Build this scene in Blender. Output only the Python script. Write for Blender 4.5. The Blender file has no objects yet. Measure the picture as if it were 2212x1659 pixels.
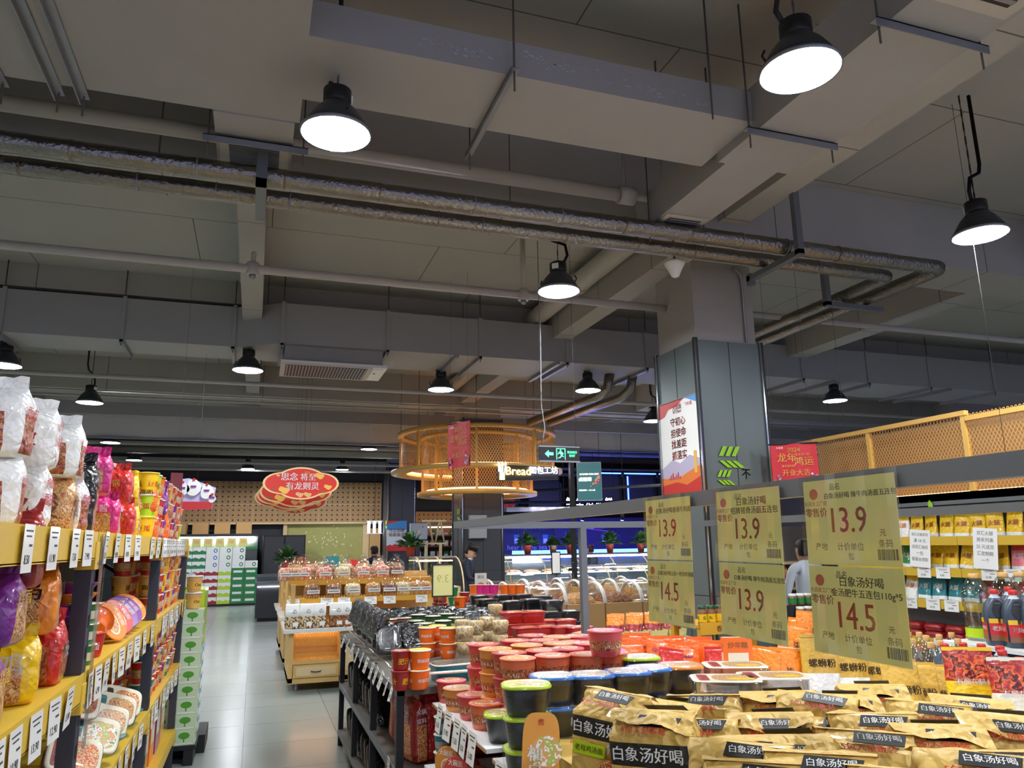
import bpy, math, random
from mathutils import Matrix, Vector, noise
R = math.radians
random.seed(11)
S = bpy.context.scene
C = S.collection
# ---------- camera, world, exposure ----------
FPX, YAW, PIT, ROL, CH = 1606.7, 0.3298, 0.21098, -0.01509, 1.65
_f = Vector((math.sin(YAW)*math.cos(PIT), math.cos(YAW)*math.cos(PIT), math.sin(PIT)))
_r0 = Vector((math.cos(YAW), -math.sin(YAW), 0)); _u0 = _r0.cross(_f)
_r = math.cos(ROL)*_r0 + math.sin(ROL)*_u0
_u = -math.sin(ROL)*_r0 + math.cos(ROL)*_u0
cd = bpy.data.cameras.new('camera'); cam = bpy.data.objects.new('camera', cd); C.objects.link(cam)
cd.sensor_width = 36; cd.lens = FPX*36/2212; cd.clip_start = .05; cd.clip_end = 200
cam.matrix_world = Matrix(((_r.x, _u.x, -_f.x, 0), (_r.y, _u.y, -_f.y, 0), (_r.z, _u.z, -_f.z, CH), (0, 0, 0, 1)))
S.camera = cam
W = bpy.data.worlds.new('world'); S.world = W; W.use_nodes = True
W.node_tree.nodes['Background'].inputs[0].default_value = (.46, .50, .86, 1)
W.node_tree.nodes['Background'].inputs[1].default_value = .62  # added bluish fill light, let in by the side left open behind the camera
S.view_settings.view_transform = 'Standard'; S.view_settings.look = 'None'
S.view_settings.exposure = 1.1; S.view_settings.gamma = 1; S.view_settings.use_curve_mapping = False
cy = S.cycles
cy.use_denoising = True; cy.use_adaptive_sampling = True; cy.adaptive_threshold = .02
cy.max_bounces = 7; cy.diffuse_bounces = 4; cy.glossy_bounces = 3; cy.transmission_bounces = 4; cy.transparent_max_bounces = 14
cy.sample_clamp_indirect = 6; cy.caustics_reflective = False; cy.caustics_refractive = False

def at(px, py, ax, v):
    """the point of the place seen at a pixel of the photograph, on the plane ax = v"""
    d = _f*FPX + _r*(px-1106) - _u*(py-829.5)
    o = Vector((0, 0, CH)); i = 'xyz'.index(ax)
    return o + d*((v-o[i])/d[i])

# ---------- materials ----------
def lin(c): return tuple(((x/255)/12.92 if x/255 <= .04045 else ((x/255+.055)/1.055)**2.4) for x in c)
def hx(s): return tuple(int(s[i:i+2], 16) for i in (0, 2, 4))
MATS = {}
def mat(name, col='808080', rough=.5, metal=0, emi=0, coat=0, spec=.5, var=0, vscale=6, bump=0, bscale=40):
    if name in MATS: return MATS[name]
    m = bpy.data.materials.new(name); m.use_nodes = True; MATS[name] = m
    nt = m.node_tree; b = nt.nodes['Principled BSDF']
    c = lin(hx(col)); b.inputs['Base Color'].default_value = (*c, 1)
    b.inputs['Roughness'].default_value = rough; b.inputs['Metallic'].default_value = metal
    b.inputs['Specular IOR Level'].default_value = spec
    if coat: b.inputs['Coat Weight'].default_value = coat; b.inputs['Coat Roughness'].default_value = .12
    if emi:
        b.inputs['Emission Color'].default_value = (*c, 1); b.inputs['Emission Strength'].default_value = emi
    if var or bump:
        tc = nt.nodes.new('ShaderNodeTexCoord')
        if var:
            n = nt.nodes.new('ShaderNodeTexNoise'); n.inputs['Scale'].default_value = vscale; n.inputs['Detail'].default_value = 5
            nt.links.new(tc.outputs['Object'], n.inputs['Vector'])
            mx = nt.nodes.new('ShaderNodeMix'); mx.data_type = 'RGBA'
            mx.inputs['A'].default_value = (*[x*(1-var) for x in c], 1); mx.inputs['B'].default_value = (*[min(1, x*(1+var)) for x in c], 1)
            nt.links.new(n.outputs['Fac'], mx.inputs['Factor']); nt.links.new(mx.outputs['Result'], b.inputs['Base Color'])
        if bump:
            n2 = nt.nodes.new('ShaderNodeTexNoise'); n2.inputs['Scale'].default_value = bscale; n2.inputs['Detail'].default_value = 3
            nt.links.new(tc.outputs['Object'], n2.inputs['Vector'])
            bp = nt.nodes.new('ShaderNodeBump'); bp.inputs['Strength'].default_value = bump; bp.inputs['Distance'].default_value = .02
            nt.links.new(n2.outputs['Fac'], bp.inputs['Height']); nt.links.new(bp.outputs['Normal'], b.inputs['Normal'])
    return m
def ramp_mat(name, cols, scale=25, rough=.35, coat=.4, detail=3, vor=False):
    """a printed picture or a heap of food: patches of several colours"""
    if name in MATS: return MATS[name]
    m = mat(name, cols[0], rough, coat=coat); nt = m.node_tree; b = nt.nodes['Principled BSDF']
    tc = nt.nodes.new('ShaderNodeTexCoord')
    n = nt.nodes.new('ShaderNodeTexVoronoi' if vor else 'ShaderNodeTexNoise'); n.inputs['Scale'].default_value = scale
    if not vor: n.inputs['Detail'].default_value = detail
    nt.links.new(tc.outputs['Object'], n.inputs['Vector'])
    cr = nt.nodes.new('ShaderNodeValToRGB'); e = cr.color_ramp.elements
    cr.color_ramp.interpolation = 'CONSTANT' if not vor else 'LINEAR'
    k = len(cols)
    while len(e) < k: e.new(.5)
    for i, c in enumerate(cols):
        e[i].position = (.28 + .44*i/k) if not vor else i/k; e[i].color = (*lin(hx(c)), 1)
    e[0].position = 0
    src = n.outputs['Fac'] if not vor else n.outputs['Color']
    nt.links.new(src, cr.inputs['Fac']); nt.links.new(cr.outputs['Color'], b.inputs['Base Color'])
    return m
def crinkle(m, st=.35, sc=22):
    """the same stuff as a crumpled film or paper bag"""
    k = m+'_crinkle'
    if k in MATS: return k
    n = MATS[m].copy(); n.name = k; MATS[k] = n; nt = n.node_tree; b = nt.nodes['Principled BSDF']
    if any(l.to_socket == b.inputs['Normal'] for l in nt.links): return k
    tc = nt.nodes.new('ShaderNodeTexCoord'); v = nt.nodes.new('ShaderNodeTexVoronoi'); v.feature = 'DISTANCE_TO_EDGE' if False else 'F1'; v.inputs['Scale'].default_value = sc
    nz = nt.nodes.new('ShaderNodeTexNoise'); nz.inputs['Scale'].default_value = sc*.6; nz.inputs['Detail'].default_value = 2; nt.links.new(tc.outputs['Object'], nz.inputs['Vector']); nt.links.new(nz.outputs['Color'], v.inputs['Vector'])
    v.inputs['Scale'].default_value = 5
    bp = nt.nodes.new('ShaderNodeBump'); bp.inputs['Strength'].default_value = st; bp.inputs['Distance'].default_value = .03
    nt.links.new(v.outputs['Distance'], bp.inputs['Height']); nt.links.new(bp.outputs['Normal'], b.inputs['Normal']); 
    return k
def film(name, col='ffffff', clear=.82, rough=.06):
    """clear plastic or glass: mostly lets light straight through, with a sheen"""
    if name in MATS: return MATS[name]
    m = bpy.data.materials.new(name); m.use_nodes = True; MATS[name] = m; nt = m.node_tree
    nt.nodes.remove(nt.nodes['Principled BSDF'])
    t = nt.nodes.new('ShaderNodeBsdfTransparent'); g = nt.nodes.new('ShaderNodeBsdfGlossy'); x = nt.nodes.new('ShaderNodeMixShader')
    t.inputs[0].default_value = (*lin(hx(col)), 1); g.inputs['Roughness'].default_value = rough
    lw = nt.nodes.new('ShaderNodeLayerWeight'); lw.inputs[0].default_value = .25
    mr = nt.nodes.new('ShaderNodeMapRange'); mr.inputs['To Min'].default_value = 1-clear; mr.inputs['To Max'].default_value = min(1, 1.5*(1-clear)+.12)
    nt.links.new(lw.outputs['Facing'], mr.inputs['Value']); nt.links.new(mr.outputs['Result'], x.inputs[0])
    nt.links.new(t.outputs[0], x.inputs[1]); nt.links.new(g.outputs[0], x.inputs[2])
    nt.links.new(x.outputs[0], nt.nodes['Material Output'].inputs[0])
    return m
def uvpat(name, col, kind, pitch, size, rough=.45, col2=None, emi=0):
    """lattice (open mesh) or dots (drilled holes) laid out in metres through the UV map"""
    if name in MATS: return MATS[name]
    m = mat(name, col, rough, emi=emi); nt = m.node_tree; b = nt.nodes['Principled BSDF']; N = nt.nodes.new; L = nt.links.new
    uv = N('ShaderNodeUVMap'); sp = N('ShaderNodeSeparateXYZ'); L(uv.outputs[0], sp.inputs[0])
    def mth(op, a, bb=None):
        n = N('ShaderNodeMath'); n.operation = op
        for i, v in enumerate((a, bb)):
            if v is None: continue
            if isinstance(v, (int, float)): n.inputs[i].default_value = v
            else: L(v, n.inputs[i])
        return n.outputs[0]
    if kind == 'lattice':
        u = mth('MULTIPLY', sp.outputs[0], 1/pitch); v = mth('MULTIPLY', sp.outputs[1], .6/pitch)
        p = mth('LESS_THAN', mth('FRACT', mth('ADD', u, v)), size); q = mth('LESS_THAN', mth('FRACT', mth('SUBTRACT', u, v)), size)
        f = mth('MAXIMUM', p, q)
        t = N('ShaderNodeBsdfTransparent'); x = N('ShaderNodeMixShader'); L(f, x.inputs[0]); L(t.outputs[0], x.inputs[1]); L(b.outputs[0], x.inputs[2])
        L(x.outputs[0], nt.nodes['Material Output'].inputs[0])
    elif kind == 'slats':
        f = mth('LESS_THAN', mth('FRACT', mth('MULTIPLY', sp.outputs[0], 1/pitch)), size)
        mx = N('ShaderNodeMix'); mx.data_type = 'RGBA'; L(f, mx.inputs['Factor']); mx.inputs['A'].default_value = (*lin(hx(col)), 1); mx.inputs['B'].default_value = (*lin(hx(col2)), 1)
        L(mx.outputs['Result'], b.inputs['Base Color'])
    else:
        a = mth('SUBTRACT', mth('FRACT', mth('MULTIPLY', sp.outputs[0], 1/pitch)), .5); c = mth('SUBTRACT', mth('FRACT', mth('MULTIPLY', sp.outputs[1], 1/pitch)), .5)
        d = mth('SQRT', mth('ADD', mth('MULTIPLY', a, a), mth('MULTIPLY', c, c))); f = mth('LESS_THAN', d, size)
        n = N('ShaderNodeTexNoise'); n.inputs['Scale'].default_value = 3; mp = N('ShaderNodeMapping'); mp.inputs['Scale'].default_value = (9, 1, 1); L(uv.outputs[0], mp.inputs[0]); L(mp.outputs[0], n.inputs['Vector'])
        k = lin(hx(col)); w = N('ShaderNodeMix'); w.data_type = 'RGBA'; L(n.outputs['Fac'], w.inputs['Factor']); w.inputs['A'].default_value = (*[x*.8 for x in k], 1); w.inputs['B'].default_value = (*[x*1.15 for x in k], 1)
        mx = N('ShaderNodeMix'); mx.data_type = 'RGBA'; L(f, mx.inputs['Factor']); L(w.outputs['Result'], mx.inputs['A']); mx.inputs['B'].default_value = (*lin(hx(col2)), 1)
        L(mx.outputs['Result'], b.inputs['Base Color'])
    return m

# ---------- mesh builder ----------
def se(w, d, z, p=4, n=24, cx=0, cy=0):
    o = []
    for i in range(n):
        t = 2*math.pi*(i+.5)/n; c, s = math.cos(t), math.sin(t)
        o.append((cx+w/2*math.copysign(abs(c)**(2/p), c), cy+d/2*math.copysign(abs(s)**(2/p), s), z))
    return o
TXT = {}
def text_geo(body, bold):
    k = (body, bold)
    if k not in TXT:
        cu = bpy.data.curves.new('t', 'FONT'); cu.body = body; cu.size = 1; cu.align_x = 'CENTER'; cu.align_y = 'CENTER'; cu.resolution_u = 2
        ob = bpy.data.objects.new('t', cu); me = bpy.data.meshes.new_from_object(ob)
        V, F = [v.co.copy() for v in me.vertices], [tuple(p.vertices) for p in me.polygons]
        if bold: n = len(V); V, F = [v+Vector((s, 0, 0)) for s in (-.014, .014) for v in V], F+[tuple(i+n for i in f) for f in F]
        TXT[k] = (V, F)
        bpy.data.objects.remove(ob); bpy.data.curves.remove(cu); bpy.data.meshes.remove(me)
    return TXT[k]
def fm(d, loc, roll=0, tilt=0):
    """frame for lettering: d is the way it faces"""
    ax = {'-y': ((1, 0, 0), (0, 0, 1), (0, -1, 0)), '-x': ((0, -1, 0), (0, 0, 1), (-1, 0, 0)), '+x': ((0, 1, 0), (0, 0, 1), (1, 0, 0)),
          '+y': ((-1, 0, 0), (0, 0, 1), (0, 1, 0)), 'z': ((1, 0, 0), (0, 1, 0), (0, 0, 1)), 'zx': ((0, -1, 0), (1, 0, 0), (0, 0, 1))}[d]
    m = Matrix([[ax[j][i] for j in range(3)] for i in range(3)]).to_4x4()
    return Matrix.Translation(loc) @ m @ Matrix.Rotation(tilt, 4, 'X') @ Matrix.Rotation(roll, 4, 'Z')
class MB:
    def __init__(s): s.v = []; s.f = []; s.m = []; s.sm = []; s.uv = []; s.mats = []; s.has_uv = False
    def mi(s, m):
        if isinstance(m, str): m = MATS[m]
        if m not in s.mats: s.mats.append(m)
        return s.mats.index(m)
    def add(s, V, F, m, smooth=False, uv=None, M=None):
        b = len(s.v); k = s.mi(m)
        s.v += [tuple(M @ Vector(p)) for p in V] if M else [tuple(p) for p in V]
        for i, f in enumerate(F):
            s.f.append(tuple(b+j for j in f)); s.m.append(k); s.sm.append(smooth); s.uv.append(uv[i] if uv else None)
        if uv: s.has_uv = True
        return s
    def box(s, c, d, m, rz=0, M=None):
        x, y, z = d[0]/2, d[1]/2, d[2]/2; cs, sn = math.cos(rz), math.sin(rz); V = []
        for k in (-z, z):
            for a, b in ((-x, -y), (x, -y), (x, y), (-x, y)): V.append((c[0]+a*cs-b*sn, c[1]+a*sn+b*cs, c[2]+k))
        return s.add(V, [(3, 2, 1, 0), (4, 5, 6, 7), (0, 1, 5, 4), (1, 2, 6, 5), (2, 3, 7, 6), (3, 0, 4, 7)], m, M=M)
    def bx(s, x0, x1, y0, y1, z0, z1, m): return s.box(((x0+x1)/2, (y0+y1)/2, (z0+z1)/2), (abs(x1-x0), abs(y1-y0), abs(z1-z0)), m)
    def loft(s, rings, ms, smooth=True, cb=True, ct=True, M=None):
        n = len(rings[0]); ms = ms if isinstance(ms, (list, tuple)) else [ms]*(len(rings)-1)
        V = [p for r in rings for p in r]
        b = len(s.v); s.v += [tuple(M @ Vector(p)) for p in V] if M else [tuple(p) for p in V]
        def fc(f, m, sm): s.f.append(tuple(b+j for j in f)); s.m.append(s.mi(m)); s.sm.append(sm); s.uv.append(None)
        for i in range(len(rings)-1):
            for j in range(n):
                k = (j+1) % n; fc((i*n+j, i*n+k, (i+1)*n+k, (i+1)*n+j), ms[i], smooth)
        if cb: fc(tuple(range(n))[::-1], cb if not isinstance(cb, bool) else ms[0], False)
        if ct: fc(tuple((len(rings)-1)*n+j for j in range(n)), ct if not isinstance(ct, bool) else ms[-1], False)
        return s
    def lathe(s, prof, m, n=24, c=(0, 0, 0), smooth=True, cb=True, ct=True, M=None):
        return s.loft([[(c[0]+r*math.cos(2*math.pi*i/n), c[1]+r*math.sin(2*math.pi*i/n), c[2]+z) for i in range(n)] for r, z in prof], m, smooth, cb, ct, M)
    def tube(s, pts, r, m, n=8, caps=True, smooth=True):
        pts = [Vector(p) for p in pts]; rings = []; prev = None
        for i, p in enumerate(pts):
            t = ((pts[min(i+1, len(pts)-1)]-p).normalized() + (p-pts[max(i-1, 0)]).normalized())
            t = t.normalized() if t.length > 1e-6 else Vector((0, 0, 1))
            a = prev - t*prev.dot(t) if prev else (t.cross(Vector((0, 0, 1))) if abs(t.z) < .95 else t.cross(Vector((1, 0, 0))))
            a.normalize(); prev = a; b = t.cross(a); rr = r[i] if isinstance(r, (list, tuple)) else r
            rings.append([p + rr*(a*math.cos(2*math.pi*k/n) + b*math.sin(2*math.pi*k/n)) for k in range(n)])
        return s.loft(rings, m, smooth, caps, caps)
    def quad(s, a, b, c, d, m, uv=None): return s.add([a, b, c, d], [(0, 1, 2, 3)], m, uv=[uv] if uv else None)
    def text(s, body, size, m, M, w=None, bold=False):
        V, F = text_geo(body, bold)
        if not V: return s
        sc = size
        if w:
            xs = [p.x for p in V]; sc = min(size, w/max(1e-6, max(xs)-min(xs)))
        return s.add([p*sc for p in V], F, m, M=M)
    def textc(s, body, size, m, z, r0, r1, h, ang=-math.pi/2, w=None, bold=False):
        """lettering bent round a cup whose radius runs from r0 at 0 to r1 at h"""
        V, F = text_geo(body, bold); xs = [p.x for p in V]; sc = min(size, w/max(1e-6, max(xs)-min(xs))) if w else size; o = []
        for p in V:
            zz = z+p.y*sc; q = r0+(r1-r0)*zz/h+.0012; a = ang+p.x*sc/q; o.append((q*math.cos(a), q*math.sin(a), zz))
        return s.add(o, F, m)
    def plate(s, pts, t, m, M, mside=None):
        """a flat outline (list of x, y) with thickness t towards its back"""
        n = len(pts); V = [(x, y, 0) for x, y in pts] + [(x, y, -t) for x, y in pts]
        s.add(V, [tuple(range(n)), tuple(range(n, 2*n))[::-1]], m, M=M)
        return s.add(V, [(i, n+i, n+(i+1) % n, (i+1) % n) for i in range(n)], mside or m, M=M)
    def jitter(s, amp, sc=9, seed=0):
        for i, p in enumerate(s.v):
            q = Vector(p)*sc + Vector((seed*7.3, seed*3.1, 0)); d = noise.noise_vector(q)
            s.v[i] = (p[0]+d.x*amp, p[1]+d.y*amp, p[2]+d.z*amp*.6)
        return s
    def build(s, name, parent=None, loc=None, rot=None):
        me = bpy.data.meshes.new(name); me.from_pydata(s.v, [], s.f)
        for m in s.mats: me.materials.append(m)
        me.polygons.foreach_set('material_index', s.m); me.polygons.foreach_set('use_smooth', s.sm)
        if s.has_uv:
            ul = me.uv_layers.new(name='UVMap')
            for p, u in zip(me.polygons, s.uv):
                if u:
                    for li, q in zip(p.loop_indices, u): ul.data[li].uv = q
        me.update()
        o = bpy.data.objects.new(name, me); C.objects.link(o)
        if parent: o.parent = parent
        if loc: o.location = loc
        if rot: o.rotation_euler = rot
        return o
def tag(o, label, cat, group=None, kind=None):
    if len(label.split()) > 16: print('LONG', len(label.split()), label)
    o['label'] = label; o['category'] = cat
    if group: o['group'] = group
    if kind: o['kind'] = kind
    return o
def thing(name, label=None, cat=None, group=None, loc=(0, 0, 0), rz=0):
    o = bpy.data.objects.new(name, None); C.objects.link(o); o.empty_display_size = .1
    o.location = loc; o.rotation_euler = (0, 0, rz)
    if cat: tag(o, label, cat, group)
    return o
KIDS = {}
def kids(o):
    return o.children
def dup(o):
    c = o.copy(); C.objects.link(c)
    for ch in o.children:
        k = ch.copy(); C.objects.link(k); k.parent = c
        for g in ch.children:
            q = g.copy(); C.objects.link(q); q.parent = k
    return c
PROTO = {}
def put(key, make, loc, rot=0, label='', cat='', group=None, s=1):
    """place one individual of a kind: the first one is the original, the rest are copies of it and its parts"""
    if key not in PROTO: o = PROTO[key] = make()
    else: o = dup(PROTO[key])
    o.location = loc; o.rotation_euler = rot if isinstance(rot, (tuple, list)) else (0, 0, rot)
    o.scale = (s, s, s) if isinstance(s, (int, float)) else s
    for k in ('group', 'kind'):
        if k in o: del o[k]
    return tag(o, label, cat, group)
ORD = ['', 'first', 'second', 'third', 'fourth', 'fifth', 'sixth', 'seventh', 'eighth', 'ninth', 'tenth', 'eleventh', 'twelfth', '13th', '14th', '15th', '16th', '17th', '18th', '19th', '20th']
# ================= the setting =================
mat('concrete', 'a19d96', .85, var=.12, vscale=1.2, bump=.15, bscale=30); mat('slab', 'a5a198', .9, var=.12, vscale=.8)
mat('duct', '9a9895', .6, var=.06, vscale=2); mat('galv', '8f9196', .45, .6); mat('rod', '55524d', .6, .4)
mat('pipe_white', 'b3ada2', .5); mat('steel_gray', '6c7072', .4, .3); mat('black', '141416', .5); mat('dark', '2c2c30', .6); mat('white', 'e8e8e4', .5)
mat('clad', '66706f', .38, .25, var=.08, vscale=3); mat('chrome', 'c8ccd0', .12, 1); mat('curtain', 'cfcdca', .8, var=.05, vscale=1.5, bump=.3, bscale=2)
mat('clad_dark', '3a3b42', .5); mat('foil', '8a857c', .3, 1, bump=.55, bscale=34); mat('foil_brown', '8f7f6a', .3, .9, bump=.8, bscale=30)
mat('lamp_shade', '3a3f42', .4, .4); mat('lens', 'f2f8ff', .3, emi=108); mat('lens_far', 'f2f8ff', .3, emi=70)
mat('wood', 'd3b07a', .5, var=.14, vscale=5); mat('wood_pale', 'd8bd8e', .5, var=.1, vscale=4); mat('yellow_paint', 'dca52e', .45); mat('dark_wood', '5f564b', .6, var=.2, vscale=14)
sl_ = MATS['slab'].node_tree; _b = sl_.nodes.new('ShaderNodeTexBrick'); _b.inputs['Scale'].default_value = 1; _b.inputs['Brick Width'].default_value = 2.7; _b.inputs['Row Height'].default_value = 1.35; _b.inputs['Mortar Size'].default_value = .006; _b.offset = .3
_t = sl_.nodes.new('ShaderNodeTexCoord'); sl_.links.new(_t.outputs['Object'], _b.inputs['Vector']); _m = sl_.nodes.new('ShaderNodeMix'); _m.data_type = 'RGBA'; _src = sl_.nodes['Principled BSDF'].inputs['Base Color'].links[0].from_socket
sl_.links.new(_b.outputs['Fac'], _m.inputs['Factor']); sl_.links.new(_src, _m.inputs['A']); _m.inputs['B'].default_value = (*lin(hx('635d53')), 1); sl_.links.new(_m.outputs['Result'], sl_.nodes['Principled BSDF'].inputs['Base Color'])
def struct(b, name, label, cat): return tag(b.build(name), label, cat, kind='structure')
# floor: large grey tiles
fl = mat('floor_tile', '9aa09b', .22, spec=.45); nt = fl.node_tree
br = nt.nodes.new('ShaderNodeTexBrick'); br.offset = 0; tc = nt.nodes.new('ShaderNodeTexCoord')
br.inputs['Scale'].default_value = 1; br.inputs['Mortar Size'].default_value = .004; br.inputs['Brick Width'].default_value = .8; br.inputs['Row Height'].default_value = .8
br.inputs['Color1'].default_value = (*lin(hx('939993')), 1); br.inputs['Color2'].default_value = (*lin(hx('8d948f')), 1); br.inputs['Mortar'].default_value = (*lin(hx('626763')), 1)
nt.links.new(tc.outputs['Object'], br.inputs['Vector']); nt.links.new(br.outputs['Color'], nt.nodes['Principled BSDF'].inputs['Base Color'])
struct(MB().bx(-8, 17, -7, 28, -.2, 0, 'floor_tile'), 'floor', 'polished floor of large pale grey square tiles', 'floor')
struct(MB().bx(-8, 17, -7, 28, 5.1, 5.3, 'slab'), 'ceiling', 'bare grey concrete ceiling slab above the ducts', 'ceiling')
struct(MB().bx(-8.2, -8, -7, 28, 0, 5.1, 'concrete'), 'wall_left', 'plain grey wall on the left side of the shop', 'wall')
struct(MB().bx(17, 17.2, -7, 28, 0, 5.1, 'concrete'), 'wall_right', 'plain grey wall on the right side of the shop', 'wall')
struct(MB().bx(-8, 17, 27.6, 27.8, 0, 5.1, 'dark'), 'wall_back', 'dark wall at the far end of the shop', 'wall')
for i, (x0, x1, n) in enumerate(((-.3, -.06, 'left of the first big lamp'), (3.94, 4.22, 'above the right hand duct'), (8.05, 8.4, 'beyond the foil pipe bend'), (-4.5, -4.25, 'over the left shelves'))):
    struct(MB().bx(x0, x1, -7, 17.4, 4.55, 5.1, 'slab'), 'ceiling_beam', 'narrow concrete ceiling beam running down the shop ' + n, 'beam')
for y0, y1, z, n in ((5.5, 6.1, 4.42, 'behind the two foil pipes'), (10.05, 10.35, 4.8, 'above the long horizontal duct'), (14.9, 15.5, 4.5, 'over the round yellow canopy'), (1.2, 1.5, 4.7, 'over the near duct')):
    struct(MB().bx(-8, 17, y0, y1, z, 5.099, 'slab'), 'ceiling_beam', 'concrete cross beam ' + n, 'beam')
# columns: bare concrete above metal cladding
def column(x, y, w, top, label, m, seam=True):
    b = MB().bx(x, x+w, y, y+w, 0, 5.1, 'concrete')
    o = struct(b, 'column', label, 'column'); e = .03
    c = MB().bx(x-e, x+w+e, y-e, y+w+e, 0, top, m)
    g = 'black'
    for t in (.5,):
        c.bx(x+w*t-.004, x+w*t+.004, y-e-.002, y-e+.01, 0, top, g); c.bx(x-e-.002, x-e+.01, y+w*t-.004, y+w*t+.004, 0, top, g)
    c.bx(x-e-.002, x+w+e+.002, y-e-.002, y+w+e+.002, 1.12, 1.126, g)
    k = c.build('cladding', o); k['label'] = 'grey metal cladding' if m == 'clad' else 'dark metal cladding'
    t = MB()
    for a, q in ((x-e, y-e), (x+w+e, y-e), (x-e, y+w+e), (x+w+e, y+w+e)):
        t.bx(a-.02, a+.02, q-.02, q+.02, 0, top+.02, 'black'); t.bx(a-.024, a-.01, q-.024, q-.01, 0, top+.02, 'chrome')
    t.build('corner_trim', o)['label'] = 'black and chrome corner strip'
    return o
col1 = column(4.22, 6.43, .74, 3.68, 'square column with grey metal cladding behind the hanging price cards', 'clad')
MB().tube([(4.83, 6.41, 3.7), (4.83, 6.41, 4.35), (4.8, 6.38, 4.45), (4.7, 6.36, 4.5)], .013, 'galv').build('conduit', col1)
col2 = column(4.0, 14.8, .78, 4.2, 'dark clad column inside the round yellow canopy', 'clad_dark')
col3 = column(3.95, 23.6, .78, 4.2, 'dark clad column with a blue and red poster near the perforated wall', 'clad_dark')
# green leaf marks and lettering on the first column
mat('leaf_green', '8fc41f', .4, emi=0); mat('ink', '17171a', .6); mat('red', 'c8201c', .5); mat('gold', 'e6b24a', .4)
def chevrons(b, M, s, m, mb):
    for r, (dy, sg) in enumerate(((0, 1), (-.115, -1))):
        for i in range(3):
            x = i*.075
            p = [(x+(.0 if sg > 0 else .0), dy), (x+.05, dy), (x+.05+.07*sg*.8, dy+.1*1), (x+.07*sg*.8, dy+.1)] if sg > 0 else [(x+.0, dy+.07), (x+.055, dy+.07), (x+.15, dy), (x+.095, dy)]
            b.plate([(s*a, s*c) for a, c in p], .012, m, M @ Matrix.Translation((0, 0, .014)), mb)
lf = MB(); c0 = at(1552, 985, 'y', 6.39); c1 = at(1549, 1030, 'y', 6.39)
chevrons(lf, fm('-y', (c0.x, 6.398, c0.z)), 1.0, 'leaf_green', 'ink'); chevrons(lf, fm('-y', (c1.x, 6.398, c1.z)), .68, 'leaf_green', 'ink')
lf.build('leaf_emblem', col1)['label'] = 'two light green leaf emblems'
p = at(1614, 1040, 'y', 6.39)
MB().text('不', .115, 'ink', fm('-y', (p.x, 6.395, p.z+.07)), bold=True).text('一', .115, 'ink', fm('-y', (p.x, 6.395, p.z-.06)), bold=True).text('样', .115, 'ink', fm('-y', (p.x, 6.395, p.z-.2)), bold=True).build('lettering', col1)['label'] = 'black raised characters'
def side_emblem(c, x, y, z):
    b = MB(); M = fm('-x', (x, y, z))
    chevrons(b, M, 1.1, 'leaf_green', 'ink')
    for i in range(5): b.text('不一样零售'[i], .1, 'ink', fm('-x', (x-.004, y-.02, z-.32-.13*i)), bold=True)
    b.build('leaf_emblem', c)['label'] = 'green leaf emblem with black characters'
side_emblem(col2, 3.965, 15.2, 2.25); side_emblem(col3, 3.915, 24.0, 2.3)
# hanging smoke curtain across the room
cu = MB(); n = 60; zb = 3.95
for i in range(n):
    xa, xb = -8+25*i/n, -8+25*(i+1)/n; ya, yb = 17.3+.03*math.sin(i*1.7), 17.3+.03*math.sin((i+1)*1.7)
    cu.add([(xa, ya, zb), (xb, yb, zb), (xb, yb, 4.85), (xa, ya, 4.85)], [(0, 1, 2, 3)], 'curtain', True)
cu = cu.build('smoke_curtain'); tag(cu, 'grey fabric smoke curtain hanging across the room below the ceiling', 'curtain')
MB().bx(-8, 17, 17.26, 17.34, zb-.035, zb, 'galv').build('bottom_rail', cu); MB().bx(-8, 17, 17.22, 17.38, 4.8, 5.0, 'slab').build('top_rail', cu)
# ================= ducts =================
def hanger(par, x0, x1, y0, y1, z, ztop, along):
    b = MB()
    if along == 'y':
        b.bx(x0-.025, x0+.025, y0, y1, z-.006, z, 'galv'); b.bx(x0-.025, x0-.019, y0, y1, z-.045, z, 'galv')
        ends = [(x0, y0+.03), (x0, y1-.03)]
    else:
        b.bx(x0, x1, y0-.025, y0+.025, z-.006, z, 'galv'); b.bx(x0, x1, y0-.025, y0-.019, z-.05, z, 'galv')
        ends = [(x0+.03, y0), (x1-.03, y0)]
    k = b.build('hanger_bracket', par)
    for x, y in ends: MB().tube([(x, y, z-.13), (x, y, ztop)], .006, 'rod', 6).build('hanger_rod', k)
nd = thing('air_duct', 'wide flat grey air duct overhead with white flaking patches on its side', 'duct')
b = MB(); b.bx(-6, .13, 1.9, 4.45, 4.27, 4.5, 'duct'); b.bx(.13, 2.89, 3.58, 4.18, 4.27, 4.49, 'duct'); b.build('duct_body', nd)
for x in (-1.09, -1.22, -1.5): hanger(nd, x, x, 1.8, 4.55, 4.265, 5.1, 'y')
hanger(nd, 1.25, 1.25, 3.5, 4.5, 4.265, 5.1, 'y')
for x, y in ((2.6, 4.24), (3.0, 4.2), (2.55, 3.53)): MB().tube([(x, y, 4.2), (x, y, 5.1)], .006, 'rod', 6).build('hanger_rod', nd)
mat('flake', 'b5b8c4', .9)
fk = MB(); rr = random.Random(3)
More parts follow.
